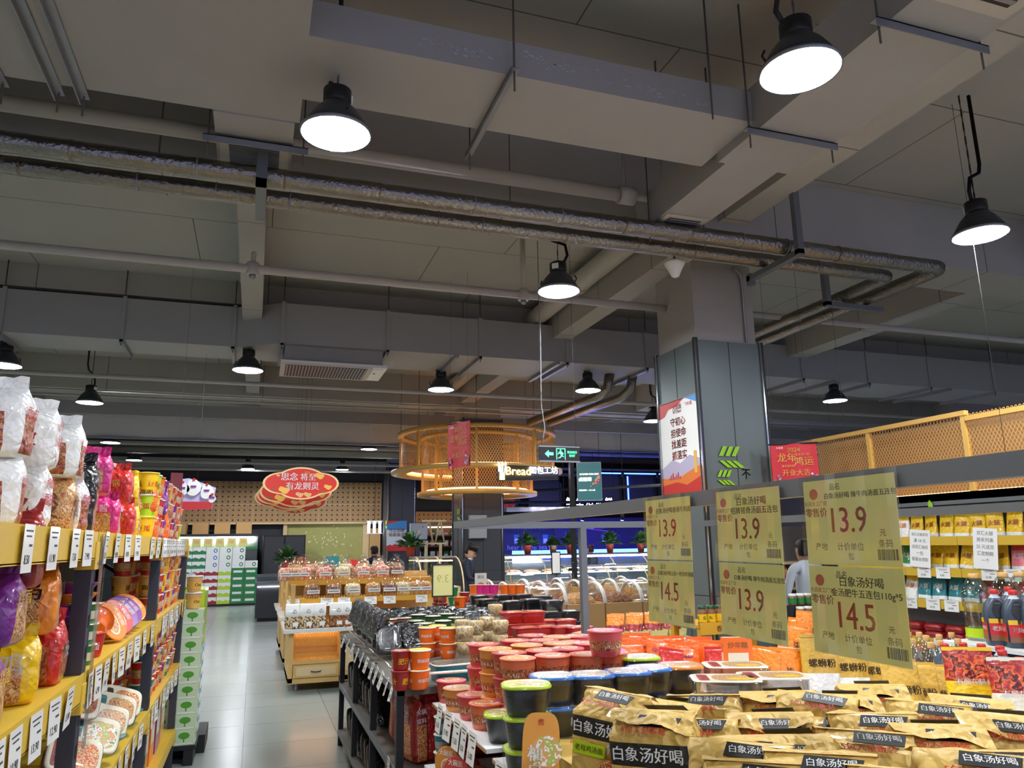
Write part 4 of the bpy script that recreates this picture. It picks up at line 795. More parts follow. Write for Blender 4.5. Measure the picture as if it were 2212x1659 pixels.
for i, (k, x, y, nn) in enumerate((('b', 1196, 1456, 3), ('b', 1276, 1453, 3), ('b', 1354, 1447, 3), ('b', 1402, 1440, 3), ('g', 1137, 1474, 3), ('g', 1378, 1416, 3), ('y', 1470, 1434, 3), ('b', 1162, 1514, 2), ('y', 1237, 1517, 2))): stack(B[k][0], B[k][1], x, y, nn, .111, TZ+.002, 'square %s rimmed noodle bowl, %s' % (B[k][2], ('left blue stack', 'second blue stack', 'third blue stack', 'right blue stack', 'stack at the aisle end', 'stack behind the blue row', 'stack right of the blue row', 'low stack left of the blue row', 'low stack in front of the blue row')[i]), 'noodle bowl', G, rot=-12)
put('bg', None, (1.06, 3.25, .832), R(-15), 'square green rimmed noodle bowl at the board corner by the aisle', 'noodle bowl', G)
put('bb', None, (1.08, 2.98, TZ+.005), R(-20), 'square blue rimmed noodle bowl on the lower board by the aisle', 'noodle bowl', G)
nb = tray('film_dull', 'pic_noodle', .24, .17, .06, 'film', 'noodle_box', 6, True, (('cream', (-.15, .1, .5, .3)), ('p_yellow', (.2, -.12, .4, .22))), .88)
for i, (x, y, nn, z) in enumerate(((1587, 1432, 6, TZ), (1567, 1461, 6, TZ), (1668, 1455, 6, TZ), (1372, 1498, 3, TZ), (1458, 1490, 3, TZ))): stack('nb', nb, x, y, nn, .064, z, 'flat clear noodle box with printed lid, %s pile' % ORD[i+1], 'food box', 'flat noodle boxes', rot=-22)
# leaning boxes at the aisle edge
def leanbox(m, lid, t1, t2, c1):
    def f():
        o = thing('noodle_box'); w, d, h = .13, .27, .07
        MB().loft([se(w*.85, d*.9, 0, 5), se(w, d, h*.9, 5)], 'film_dull', ct=False).build('box_body', o)
        b = MB().loft([se(w, d, h*.9, 4, 32), se(w*.98, d*.99, h, 4, 32)], lid); b.plate([(.055*math.cos(t*.5), .03+.05*math.sin(t*.5)) for t in range(13)], .001, m, fm('z', (.02, -.02, h+.002)))
        for i, ch in enumerate(t1): b.text(ch, .055, c1, fm('z', (-.018, .0-.055*i, h+.004)), bold=True)
        b.text(t2, .024, 'p_red', fm('z', (0, .1, h+.004)), w*.7, True); b.build('lid', o); return o
    return f
mat('lid_amber', 'd9932f', .4, coat=.4)
put('lb1', leanbox('pic_green', 'lid_amber', '柚自煮', '煮', 'white'), (.99, 2.62, TZ+.12), (R(68), R(0), R(-28)), 'amber printed noodle box leaning at the table edge by the aisle', 'food box', 'leaning boxes on the table edge')
put('lb2', leanbox('pic_noodle', 'pic_noodle', '甘肃', '天水', 'ink'), (1.13, 2.5, TZ+.1), (R(64), 0, R(-30)), 'brown noodle picture box leaning right of the amber one', 'food box', 'leaning boxes on the table edge')
put('lb2', None, (1.2, 2.38, TZ+.08), (R(60), 0, R(-32)), 'brown noodle picture box leaning nearest the yellow packs', 'food box', 'leaning boxes on the table edge')
put('rb', tray('p_dred', 'pic_soup', .18, .15, .09, 'p_red', lab=(('paper', (-.1, .15, .5, .3)),), wrap=True), tuple(at(1247, 1583, 'z', TZ+.09)-Vector((0, 0, .09))), R(20), 'dark red rimmed tray behind the leaning boxes', 'food tray', 'trays on the middle display')
put('bl', tray('p_teal', 'film_dull', .26, .19, .11, 'rim_white', 'storage_box', 6), tuple(at(978, 1428, 'z', 1.0)-Vector((0, 0, .11))), R(5), 'teal printed box with white clip lid behind the red tubs', 'box')
for i in range(3): put('wc', cup('p_teal', 'p_gray', 'cream', .045, .085, None, 'white', 'cream', 'noodle_tub'), (.97, 4.02, .53+.085*i), i, 'teal and white cup on the under-shelf, %s' % ('bottom', 'middle', 'top')[i], 'noodle tub', 'cups on the under-shelf')
for i, (k, y) in enumerate((('to', 3.86), ('tr', 3.68), ('td', 3.5), ('to', 3.34), ('ts', 3.2))): put(k, None, (1.03, y, .53+.079), (R(90), 0, R(-55)), '%s noodle tub lying on its side on the under-shelf, %s from far' % ({'to': 'amber', 'tr': 'red', 'td': 'dark red', 'ts': 'orange'}[k], ORD[i+1]), 'noodle tub', 'tubs lying on the under-shelf')
for i, (x, y, pr) in enumerate(((948, 1538, '6.50'), (966, 1552, '5.90'), (985, 1575, '5.50'), (1000, 1588, '6.50'), (1018, 1605, '5.00'))): q = at(x, y, 'x', .93); put('tc'+pr, card(pr, .1, .13), (.93, q.y, .79), (R(-8), 0, R(-90+random.uniform(-6, 6))), 'price card hung on the white board edge, %s from far' % ORD[i+1], 'price card', 'white table price cards')
put('tc5.00', None, (.95, 3.0, .75), (R(-8), 0, R(-84)), 'price card hung on the lower white board near the bottom edge', 'price card', 'white table price cards')
for i in range(3): put('redbag2', None, (1.2+.3*i, 4.0, .08), (R(-70), 0, R(10)), 'red soup bag lying low under the white table, %s from the aisle' % ORD[i+1], 'soup bag', 'red soup bags under the table')
# yellow five-packs
for n, c in (('kp', 'd2ac55'), ('kp_dark', '1c1a16')): mat(n, c, .5, coat=.08)
def brick(seed, lbl):
    def f():
        rr = random.Random(seed); o = thing('noodle_pack'); b = MB(); w, d, h = .225, .15, .285; N = 40
        Z = (0, .03, .2, .4, .5, .56, .66, .76, .8, .87, .94, 1.0); ww = (.9, .98, 1, 1, 1, 1, 1, 1, 1, .99, .98, .97); dd = (.88, .98, 1, 1, 1, 1, 1, 1, .95, .68, .38, .08)
        ms = ['kp_crinkle']*11; crinkle('kp', .5, 18); crinkle('kp_dark', .3); crinkle('pic_soup', .2)
        ms[5] = ms[6] = 'kp_dark_crinkle'
        b.loft([se(w*ww[i], d*dd[i], h*Z[i], 9 if i < 9 else 4, N, (i > 8)*rr.uniform(-.005, .005), (i > 8)*rr.uniform(-.02, .02)) for i in range(12)], ms); b.jitter(.0035, 13, seed)
        for dr, x, y, L in (('-y', 0, -d*.5-.0065, w), ('-x', -w*.5-.0065, 0, d), ('+x', w*.5+.0065, 0, d), ('+y', 0, d*.5+.0065, w)):
            b.text('白象', h*.14, 'paper', fm(dr, (x+(0 if x else -L*.28*(1 if dr == '-y' else -1)), y+(0 if not x else L*.28*(1 if dr == '-x' else -1)), h*.66)), L*.3, True)
            b.text('汤好喝', h*.15, 'paper', fm(dr, (x+(0 if x else L*.15*(1 if dr == '-y' else -1)), y+(0 if not x else -L*.15*(1 if dr == '-x' else -1)), h*.66)), L*.5, True)
            M = fm(dr, (x*1.0, y, h*.46)); b.plate([(-L*.42, -.016), (L*.05, -.016), (L*.05, .018), (-L*.42, .018)], .002, lbl[1], M); b.text(lbl[0], .022, 'ink', M @ Matrix.Translation((-L*.185, 0, .001)), L*.42, True)
            b.plate([(L*.1+.035*math.cos(t*.5), -.045+.03*math.sin(t*.5)) for t in range(13)], .001, 'pic_soup', M); b.text('高汤', .018, 'p_red', M @ Matrix.Translation((L*.3, 0, .001)), L*.2)
        b.build('pack_body', o)
        # folded top: the seam flap lies over one slope of the gable and ends in a saw-tooth edge
        q = MB(); n = 18; sg = 1 if seed % 2 else -1; V = []
        for i in range(n+1):
            x = -w*.5+w*i/n; e = .006 if i % 2 else 0; u = math.sin(i*.5+seed*2)*.005
            V += [(x, 0, h*1.0), (x, -sg*(.026+u*.5), h*.985+u), (x*.99, -sg*(.07+e), h*.87+.012+u*1.6+.012*math.sin(i*.22+seed))]
        F = []
        for i in range(n): a = i*3; F += [(a, a+3, a+4, a+1), (a+1, a+4, a+5, a+2)]
        q.add(V, F, 'kp_crinkle', False)
        for sd, tl in ((sg, 0), (-sg, .014)):
            M = fm('z', (.02, -sd*.048, h*.915+tl+.006), tilt=R(37*sd)) @ (Matrix.Identity(4) if sd > 0 else Matrix.Rotation(math.pi, 4, 'Z')); q.plate([(-.06, -.016), (.05, -.02), (.062, .012), (-.05, .018)], .002, 'kp_dark', M); q.text('白象汤好喝', .024, 'paper', M @ Matrix.Translation((0, 0, .001)), .095, True)
            M2 = fm('z', (-.01, -sd*.078, h*.835+tl+.006), tilt=R(40*sd)) @ (Matrix.Identity(4) if sd > 0 else Matrix.Rotation(math.pi, 4, 'Z')); q.text('5包入量贩装', .022, 'p_red', M2 @ Matrix.Translation((0, .002, .004)), .14, True)
        q.build('folded_top', o); return o
    return f
PK = [brick(i, l) for i, l in enumerate((('老母鸡汤面', 'p_lime'), ('辣牛肉汤面', 'p_pink'), ('金汤肥牛面', 'gold'), ('老母鸡汤面', 'p_lime'), ('招牌猪骨面', 'p_yellow')))]
packs = ((1320, 1502, -52, 0), (1422, 1543, -50, 0), (1585, 1588, -36, .02), (1700, 1572, -38, 0), (1858, 1580, -30, 0), (1890, 1530, -34, 0), (2020, 1562, -32, 0), (2085, 1612, -38, .03), (2145, 1542, -36, 0), (2190, 1598, -34, 0), (1990, 1500, -33, 0), (1805, 1480, -20, 0), (1750, 1506, -40, 0),
         (1437, 1506, -46, -.02), (1530, 1500, -40, -.01), (1610, 1490, -35, -.02), (1690, 1492, -38, 0), (1515, 1545, -44, -.01), (1670, 1535, -36, -.01), (1775, 1622, -36, .02), (1955, 1648, -34, .03), (1880, 1480, -30, -.04), (1800, 1560, -35, -.05), (2080, 1500, -35, -.03), (1640, 1650, -40, .0))
for i, (x, y, r, dz) in enumerate(packs):
    q = at(x, y, 'z', 1.2+dz)
    put('pk%d' % (i % 5), PK[i % 5], (q.x, q.y, q.z-.285+random.uniform(-.035, .012)), (R(random.uniform(-5, 5)), R(random.uniform(-4, 4)), R(r+random.uniform(-6, 6))), 'yellow paper noodle pack with black band', 'noodle pack', 'yellow noodle packs')
tag(MB().bx(1.06, 2.3, 1.05, 2.95, TZ, .912, 'kp').build('display_riser'), 'low yellow riser under the pile of yellow noodle packs', 'riser')
# pouches at the back of the table
q_ = pouch('p_orange', .17, .25, .06, txt=(('Queen', .035, 0, .72, 'p_purple'), ('QUEEN', .016, .1, .58, 'ink')), seed=3)
for i, (x, y, Y, r) in enumerate(((1378, 1372, 4.4, 5), (1330, 1376, 4.45, -4), (1425, 1378, 4.3, 8), (1478, 1392, 4.15, -6), (1450, 1378, 4.35, 4), (1512, 1380, 4.25, 6), (1540, 1388, 4.1, -8), (1362, 1392, 4.2, 10))):
    p = at(x, y, 'y', Y); put('qp', q_, (p.x, p.y, p.z-.25), (R(-6), 0, R(-25+r)), 'orange stand-up pouch with blue lettering, %s from the aisle' % ORD[i+1], 'pouch', 'orange pouches')
rp_ = pouch('p_red', .14, .2, .05, txt=(('Queen', .03, 0, .5, 'cream'),), seed=4)
for i, (x, y, Y) in enumerate(((1440, 1405, 4.0), (1548, 1402, 3.95))): p = at(x, y, 'y', Y); put('rpq', rp_, (p.x, p.y, p.z-.2), (R(-6), R(8 if i == 0 else 0), R(-25)), 'red stand-up pouch among the orange ones, %s of two' % ('left', 'right')[i], 'pouch', 'red pouches')
ls = pouch('p_kraft', .18, .27, .06, ((0, .45, 'paper'),), (('螺蛳粉', .045, .05, .52, 'ink'),), seed=5)
for i, (x, y, Y, r) in enumerate(((1766, 1376, 3.3, 0), (1832, 1385, 3.25, 4), (1890, 1392, 3.2, -3))): p = at(x, y, 'y', Y); put('lsf', ls, (p.x, p.y, p.z-.27), (R(-5), 0, R(-28+r)), 'tan and white snail noodle pouch below the big price cards, %s from the left' % ORD[i+1], 'pouch', 'tan noodle pouches')
yw = pouch('p_orange2', .17, .26, .06, ((0, .5, 'paper'),), (('柒', .04, .1, .6, 'ink'),), seed=6)
for i, (x, y, Y, r) in enumerate(((1640, 1402, 3.45, -10), (1690, 1405, 3.4, 8), (1705, 1352, 3.65, 0), (1745, 1325, 3.8, 10), (1726, 1340, 3.9, -10))): p = at(x, y, 'y', Y); put('ywp', yw, (p.x, p.y, p.z-.26), (R(-5), R(5), R(-28+r)), 'yellow and white crumpled pouch between the big price cards, %s from the left' % ORD[i+1], 'pouch', 'yellow pouches')
p = at(1590, 1385, 'y', 3.5); put('ng', carton(.15, .05, .22, 'p_orange', 'cream', '炒年糕', 'x', 'p_brown', 'rice_cake_box'), (p.x, p.y, p.z-.2), R(-20), 'orange rice cake box below the middle price card', 'box')
ramp_mat('pic_chili', ['8a1c14', 'b52a1a', 'd8642a', '5a120d', 'c8401f'], 26); yf = lambda top, bot, seed: pouch(bot, .21, .29, .07, ((.58, 1, 'pic_chili'), (.95, 1, top)), (('有颜在料', .03, -.05, .54, 'white'), ('不止料多', .022, .25, .54, 'white')), seed=seed)
for i, (x, y, Y, k, c) in enumerate(((2093, 1405, 2.65, 'yfa', 'p_yellow'), (2195, 1428, 2.45, 'yfb', 'cream'))):
    p = at(x, y, 'y', Y); put(k, yf('p_dred', c, 7+i), (p.x, p.y, p.z-.29), (R(-6), 0, R(-30)), 'glossy red topped pouch with %s lower half' % ('yellow' if i == 0 else 'cream'), 'pouch', 'red topped pouches')
for i, (x, y) in enumerate(((1985, 1470), (2030, 1475), (1955, 1465))): p = at(x, y, 'y', 2.95); put('lsf', None, (p.x, p.y, p.z-.2), (R(-12), 0, R(-35+8*i)), 'tan pouch tucked behind the yellow packs, %s of three' % ('left', 'right', 'middle')[i], 'pouch', 'tan noodle pouches')
mat('card_tan', 'c79a62', .7)
for i in range(8): put('kb', lambda: tag(MB().box((0, 0, .012), (.3, .2, .024), 'card_tan').build('flat_box'), '', ''), (1.75+.12*(i % 4)+.1*(i//4), 4.75+.05*(i//4), .93+.026*(i % 4)+.03*(i//4)), R(-10+7*i), 'flat brown card box behind the orange pouches, layer %d, %s pile' % (i % 4+1, 'left' if i < 4 else 'right'), 'box', 'flat brown boxes')
# sign frame with hanging price cards
fz = 1.762
fm_ = thing('sign_frame', 'grey square tube frame over the middle display carrying yellow price cards', 'frame')
MB().bx(1.135, 1.17, -.4, 4.48, fz-.02, fz+.02, 'steel_gray').build('rail', fm_); MB().bx(2.66, 2.69, -.4, 4.48, fz-.025, fz+.01, 'steel_gray').build('rail', fm_)
MB().bx(1.135, 2.69, 4.45, 4.485, fz-.022, fz+.018, 'steel_gray').build('crossbar', fm_); MB().bx(1.97, 2.01, 4.445, 4.49, 0, fz-.02, 'steel_gray').build('post', fm_); MB().bx(1.97, 2.01, -.42, -.38, 0, fz-.02, 'steel_gray').build('post', fm_); MB().bx(1.135, 2.69, -.42, -.38, fz-.022, fz+.018, 'steel_gray').build('crossbar', fm_)
mat('card_yellow', 'd2ca80', .5); mat('tag_red', 'b0583c', .6); mat('tag_ink', '57523a', .6)
def tagcard(lines):
    def f():
        o = thing('price_sign'); w, h = .297, .425
        for k, (l1, l2, pr) in enumerate(lines):
            zc = h*(.25 if k == 0 else -.25)-h/2; b = MB().box((0, 0, zc), (w-.02, .001, h/2-.004), 'card_yellow')
            F = lambda x, z: fm('-y', (x, -.0008, zc+z))
            b.plate([(.014*math.cos(t*.4), .014*math.sin(t*.4)) for t in range(16)], .0002, 'tag_red', F(-.105, .07)); b.text('大润发工厂店', .02, 'tag_red', F(-.1, .045), .075); b.text('零售价', .024, 'tag_red', F(-.1, .022), bold=True); b.text('品名', .018, 'tag_ink', F(-.035, .084))
            if l2: b.text(l1, .026, 'tag_ink', F(.02, .068), .2, True); b.text(l2, .026, 'tag_ink', F(.03, .042), .2, True)
            else: b.text(l1, .028, 'tag_ink', F(.035, .062), .21, True)
            b.text(pr, .09, 'tag_red', F(-.005, -.012 if l2 else 0) @ Matrix.Diagonal((1, 1.22, 1, 1)), .106, True); b.text('元', .018, 'tag_ink', F(.095, -.03)); b.text('产地', .02, 'tag_ink', F(-.09, -.062)); b.text('计价单位', .02, 'tag_ink', F(0, -.062)); b.text('包', .018, 'tag_ink', F(0, -.084)); b.text('条码', .02, 'tag_ink', F(.1, -.055))
            rr = random.Random(k); x = .078
            while x < .13: wd = rr.choice((.001, .002, .003)); b.box((x, -.0009, zc-.078), (wd, .0004, .024), 'barcode'); x += wd+.0022
            b.build('card', o)
        s = MB(); n = 10
        for j in range(n): # clear sleeve, slightly wavy
            x0, x1 = -w/2+w*j/n, -w/2+w*(j+1)/n; y0, y1 = -.004+.0015*math.sin(j*1.9), -.004+.0015*math.sin((j+1)*1.9)
            s.add([(x0, y0, -h), (x1, y1, -h), (x1, y1, .012), (x0, y0, .012)], [(0, 1, 2, 3)], 'sleeve', True)
        s.build('clear_sleeve', o); return o
    return f
tg = ((1440, '', (('白象汤好喝香辣牛肉面', '', '13.9'), ('白象汤好喝五合一老母鸡汤面', '', '14.5')), 'leftmost and farthest of the three'), (1612, '', (('白象汤好喝', '招牌猪骨汤面五连包', '13.9'), ('白象汤好喝 辣牛肉汤面五连包', '', '13.9')), 'middle of the three'), (1830, '', (('白象汤好喝 辣牛肉汤面五连包', '', '13.9'), ('白象汤好喝', '金汤肥牛五连包110g*5', '14.5')), 'rightmost and nearest of the three'))
for i, (x, _, ln, lab) in enumerate(tg):
    q = at(x, 1060, 'x', 1.13); o = tagcard(ln)(); o.scale = (.9, .9, .83); o.location = (1.128, q.y, fz+.01); o.rotation_euler = (R(-1.5), R(random.uniform(-1, 1)), R(-90))
    tag(o, 'yellow paper price card sheet in a clear sleeve, ' + lab, 'price sign', 'big yellow price cards')
# ================= bread island =================
mat('warm_led', 'ffcf98', .4, emi=3.5); mat('cool_led', 'eef4ff', .4, emi=14); mat('blue_led', '2440ff', .4, emi=14); mat('white_neon', 'f6f4ff', .4, emi=2.6); mat('warm_neon', 'ffe98a', .4, emi=2.2); mat('gold_mesh_solid', 'e09a2e', .4)
uvpat('gold_lattice', 'e8a238', 'lattice', .03, .2, .4); uvpat('perforated_wood', 'b08a5e', 'dots', .155, .16, .6, '1d1712')
mat('marble', 'e2e0dc', .25, var=.06, vscale=12); mat('oak', 'cfa866', .5, var=.12, vscale=7); mat('navy', '20233a', .5); mat('price_film', 'cfd6da', .2)
def lat_panel(b, a, c, z0, z1, m='gold_lattice'):
    L = (Vector(c)-Vector(a)).length
    b.quad((*a, z0), (*c, z0), (*c, z1), (*a, z1), m, uv=[(0, z0), (L, z0), (L, z1), (0, z1)])
def bread_unit(y0, n):
    o = thing('bread_stand', '%s oak bread stand with white counter top, warm lit niche and glass trays' % n, 'bread stand', None, (0, 0, 0))
    x0, x1, y1 = .45, 2.3, y0+1.05
    b = MB(); b.bx(x0, x1, y0+.3, y1, .09, .66, 'oak'); b.bx(x0, x1, y0, y1, .09, .15, 'oak'); b.bx(x0, x0+.05, y0, y0+.3, .1, .66, 'oak'); b.bx(x0+.58, x1, y0, y0+.3, .1, .66, 'oak'); b.bx(x0+.05, x0+.58, y0, y0+.3, .3, .34, 'oak'); b.build('cabinet', o)
    d = MB().bx(x0+.055, x0+.575, y0-.018, y0+.02, .155, .295, 'oak'); d.bx(x0+.09, x0+.54, y0-.024, y0-.016, .175, .275, 'wood_pale'); k = d.build('drawer', o)
    MB().tube([(x0+.26, y0-.02, .225), (x0+.265, y0-.045, .22), (x0+.315, y0-.05, .216), (x0+.365, y0-.045, .22), (x0+.37, y0-.02, .225)], .006, 'black', 6).build('handle', k)
    for i in range(2): q = MB().bx(x0+.6+i*.6, x0+1.17+i*.6, y0-.018, y0+.01, .16, .645, 'oak'); q.bx(x0+.65+i*.6, x0+1.12+i*.6, y0-.024, y0-.016, .21, .6, 'wood_pale'); q.build('door', o)
    for z, h in ((.34, .08), (.5, .08), (.62, .03)):
        q = MB(); lat_panel(q, (x0+.05, y0+.03), (x0+.58, y0+.03), z, z+h); q.build('gold_basket', o)
    MB().bx(x0+.06, x0+.57, y0+.26, y0+.29, .63, .65, 'warm_led').build('light_strip', o)
    MB().bx(x0-.07, x1+.05, y0-.08, y1+.05, .66, .7, 'marble').build('counter_top', o)
    for x in (x0, x1-.05): MB().bx(x, x+.05, y0+.1, y0+.15, .7, 1.2, 'oak').build('post', o)
    for z, ya in ((1.02, y0+.16), (1.22, y0+.5)):
        MB().bx(x0, x1, ya, y1, z-.025, z, 'oak').bx(x0, x1, ya-.012, ya, z-.05, z+.01, 'yellow_paint').build('shelf', o)
        q = MB(); lat_panel(q, (x0, ya-.015), (x1, ya-.015), z+.01, z+.04); q.build('rack_rail', o)
    MB().bx(x0+.05, x1-.05, y0+.3, y0+.33, .985, .992, 'warm_led').build('light_strip', o)
    MB().bx(x0, x1, y1-.03, y1, .7, 1.3, 'oak').build('back_board', o)
    for x in (x0+.1, x1-.1):
        for y in (y0+.1, y1-.1): MB().lathe([(.03, -.012), (.035, 0), (.03, .012)], 'p_gray', 14, M=Matrix.Translation((x, y, .035)) @ Matrix.Rotation(R(90), 4, 'Y')).box((x, y, .075), (.03, .05, .03), 'galv').build('caster', o)
    return o
bread_unit(9.5, 'nearest'); bread_unit(11.2, 'second'); bread_unit(12.9, 'farthest')
def bread_bag(food, hh=.3):
    def f():
        o = thing('bread_bag'); w, d = .2, .15
        MB().loft([se(w*.8, d*.8, .004, 4), se(w*.95, d*.95, .03, 4), se(w*.95, d*.93, hh*.4, 4), se(w*.8, d*.75, hh*.52, 3), se(w*.4, d*.4, hh*.56, 3)], food).jitter(.012, 22, 3).build('bread', o)
        MB().loft([se(w*.85, d*.85, 0, 4), se(w, d, .02, 4), se(w*1.02, d*1.02, hh*.45, 4), se(w*.9, d*.85, hh*.65, 3), se(w*.35, d*.3, hh*.84, 2.5), se(w*.12, d*.1, hh*.89, 2), se(w*.45, d*.12, hh, 2)], 'film', ct=False).jitter(.008, 18, 5).build('clear_bag', o)
        b = MB().box((0, -d*.53, hh*.28), (w*.75, .003, .045), 'paper'); b.box((0, -d*.53-.002, hh*.28), (w*.6, .001, .008), 'barcode'); b.build('label', o); return o
    return f
def toast_bag(food):
    def f():
        o = thing('toast_bag'); w, d, h = .17, .11, .28
        MB().loft([se(w*.9, d*.9, 0, 6), se(w, d, .02, 6), se(w, d, h*.48, 6)], food, ct=False).build('toast', o)
        b = MB().loft([se(w, d, h*.48, 6), se(w*.98, d*.9, h*.7, 6), se(w*.95, d*.3, h*.95, 3), se(w*.95, d*.1, h, 3)], 'paper').jitter(.004, 15, 2); b.text('♻', .05, 'barcode', fm('-y', (w*.15, -d*.48, h*.68))); b.build('paper_top', o)
        MB().box((w*.22, -d*.51, h*.18), (.06, .003, .045), 'paper').build('label', o); return o
    return f
for i, (x, fd) in enumerate(((631, 'f_toast'), (662, 'f_toast'), (689, 'f_toast'), (727, 'f_brown'), (745, 'f_brown'))): q = at(x, 1350, 'y', 9.5); put('toast'+fd, toast_bag(fd), (q.x, 9.56, .702), R(random.uniform(-8, 8)), 'white topped toast bag on the white bread counter, %s from the left' % ORD[i+1], 'bread bag', 'toast bags')
fds = ['f_brown', 'f_brown', 'f_pale', 'f_bread', 'f_brown', 'f_pale', 'f_bread', 'f_bread']
for i, x in enumerate((674, 721, 762, 806, 841, 870, 897, 918)): q = at(x, 1280, 'y', 9.74); put('bread'+fds[i], bread_bag(fds[i]), (q.x, 9.76, 1.022), R(random.uniform(-10, 10)), 'clear bread bag on the middle bread shelf, front row, %s from the left' % ORD[i+1], 'bread bag', 'clear bread bags')
for i, x in enumerate((618, 636, 655, 700, 740, 783, 825, 858)): q = at(x, 1250, 'y', 10.1); fd = ('f_pink', 'f_bread', 'f_pink', 'f_pink', 'f_pale', 'f_pink', 'f_pink', 'f_brown')[i]; put('bread'+fd, bread_bag(fd), (q.x, 10.12, 1.222), R(random.uniform(-10, 10)), 'clear bread bag on the upper bread shelf, %s from the left' % ORD[i+1], 'bread bag', 'clear bread bags')
for u, y0 in enumerate((11.2, 12.9)):
    for i in range(7):
        fd = ('f_bread', 'f_pink', 'f_brown', 'f_pale')[(i+u) % 4]
        for z, yy, sh in ((1.222, .6, 'upper'), (1.022, .26, 'middle'), (.702, .06, 'counter')): put('bread'+fd, bread_bag(fd), (.58+.25*i, y0+yy, z), R(random.uniform(-15, 15)), 'clear bread bag on the %s bread stand, %s level, %s from the left' % (('second', 'farthest')[u], sh, ORD[i+1]), 'bread bag', 'clear bread bags')
gx = tray('film_dull', 'film', .2, .14, .09, 'film', 'pastry_box', 6); 
def pastry(food): 
    def f():
        o = thing('pastry_box'); MB().loft([se(.17, .11, .005, 5), se(.18, .12, .05, 5)], food).jitter(.008, 30, 1).build('pastry', o)
        MB().loft([se(.18, .13, 0, 6), se(.2, .15, .06, 6), se(.19, .14, .085, 6)], 'film').build('clear_box', o); MB().box((0, -.06, .087), (.06, .03, .002), 'paper').build('label', o); return o
    return f
for i, x in enumerate((668, 695, 722, 748, 775, 802, 828, 852)):
    q = at(x, 1222, 'y', 10.4); fd = ('f_bread', 'f_brown', 'f_brown', 'f_brown', 'f_pink', 'f_pink', 'f_pale', 'f_pale')[i]
    for j in range(2): put('past'+fd, pastry(fd), (q.x, 10.42, 1.222+.088*j), R(random.uniform(-6, 6)), 'clear pastry box along the back of the upper bread shelf, %s pile, %s' % (ORD[i+1], ('lower', 'upper')[j]), 'pastry box', 'pastry boxes')
for i in range(9): put('past'+('f_bread', 'f_pink', 'f_pale')[i % 3], None, (.62+.19*i, 9.95, .702), 0, 'clear pastry box at the back of the white bread counter, %s from the left' % ORD[i+1], 'pastry box', 'pastry boxes')
for i, (x, p) in enumerate(((634, '9.90'), (707, '8.90'), (744, '7.90'), (801, '6.90'), (842, '9.90'), (911, '5.90'))): q = at(x, 1284, 'y', 9.62); put('bc'+p, card(p, .15, .09), (q.x, 9.625, .985), (R(-12), 0, 0), 'white price card on the yellow bread shelf lip, %s from the left' % ORD[i+1], 'price card', 'bread price cards')
# things on the far stands
mat('leaf', '2f5a22', .5, var=.3, vscale=20); mat('pot_red', 'a83a2c', .5); mat('soil', '3a2a1e', .9)
def plant(seed, pot='pot_red', spread=.34):
    def f():
        rr = random.Random(seed); o = thing('potted_plant')
        MB().lathe([(.055, 0), (.07, .1), (.08, .15), (.084, .155), (.08, .165)], pot, 20, ct=False).build('pot', o); MB().lathe([(.075, .15), (.075, .158)], 'soil', 16).build('soil', o)
        b = MB()
        for i in range(110):
            a = rr.uniform(0, 6.28); el = rr.uniform(.1, 1.4); L = rr.uniform(.16, spread); d = Vector((math.cos(a)*math.cos(el), math.sin(a)*math.cos(el), math.sin(el))); p = Vector((0, 0, .16))+d*L*.4; e = Vector((0, 0, .16))+d*L+Vector((0, 0, -.25*L*math.cos(el)))
            s = d.cross(Vector((0, 0, 1))).normalized()*rr.uniform(.026, .045); m = (p+e)/2+Vector((0, 0, .02))
            b.add([p, m+s, e, m-s], [(0, 1, 2, 3)], 'leaf', True); b.tube([(0, 0, .16), p], .0025, 'leaf', 4)
        b.build('foliage', o); return o
    return f
q = at(620, 1215, 'y', 13.4); put('plantb', plant(2), (q.x, 13.4, 1.24), 0, 'bushy green potted plant on the far bread stand, left of the yellow-green wall', 'plant')
def basket():
    o = thing('stick_basket'); MB().lathe([(.1, 0), (.13, .14)], 'gold_mesh_solid', 16, ct=False).build('basket', o); b = MB(); rr = random.Random(3)
    for i in range(26): a, r = rr.uniform(0, 6.28), rr.uniform(0, .1); b.tube([(r*.8*math.cos(a), r*.8*math.sin(a), .02), (r*1.2*math.cos(a), r*1.2*math.sin(a), rr.uniform(.2, .27))], .012, 'pic_meat', 5)
    b.build('snack_stick', o)['kind'] = 'stuff'; return o
q = at(648, 1222, 'y', 13.2); put('stk', basket, (q.x, 13.2, 1.222), 0, 'basket of brown snack sticks beside the plant on the bread stand', 'basket')
q = at(717, 1212, 'y', 12.2); tag(MB().box((0, 0, .09), (.2, .12, .17), 'p_teal').text('礼盒', .03, 'cream', fm('-y', (0, -.062, .09))).build('gift_box', loc=(q.x, 12.2, 1.32)), 'teal carton standing on the second bread stand', 'box')
q = at(763, 1212, 'y', 12.2); tag(MB().box((0, 0, .06), (.13, .1, .12), 'p_red').build('gift_box', loc=(q.x, 12.2, 1.32)), 'small red carton on the second bread stand', 'box')
tag(MB().bx(.5, 2.25, 12.0, 12.25, 1.245, 1.318, 'oak').build('top_board'), 'oak top board along the back of the second bread stand', 'board')
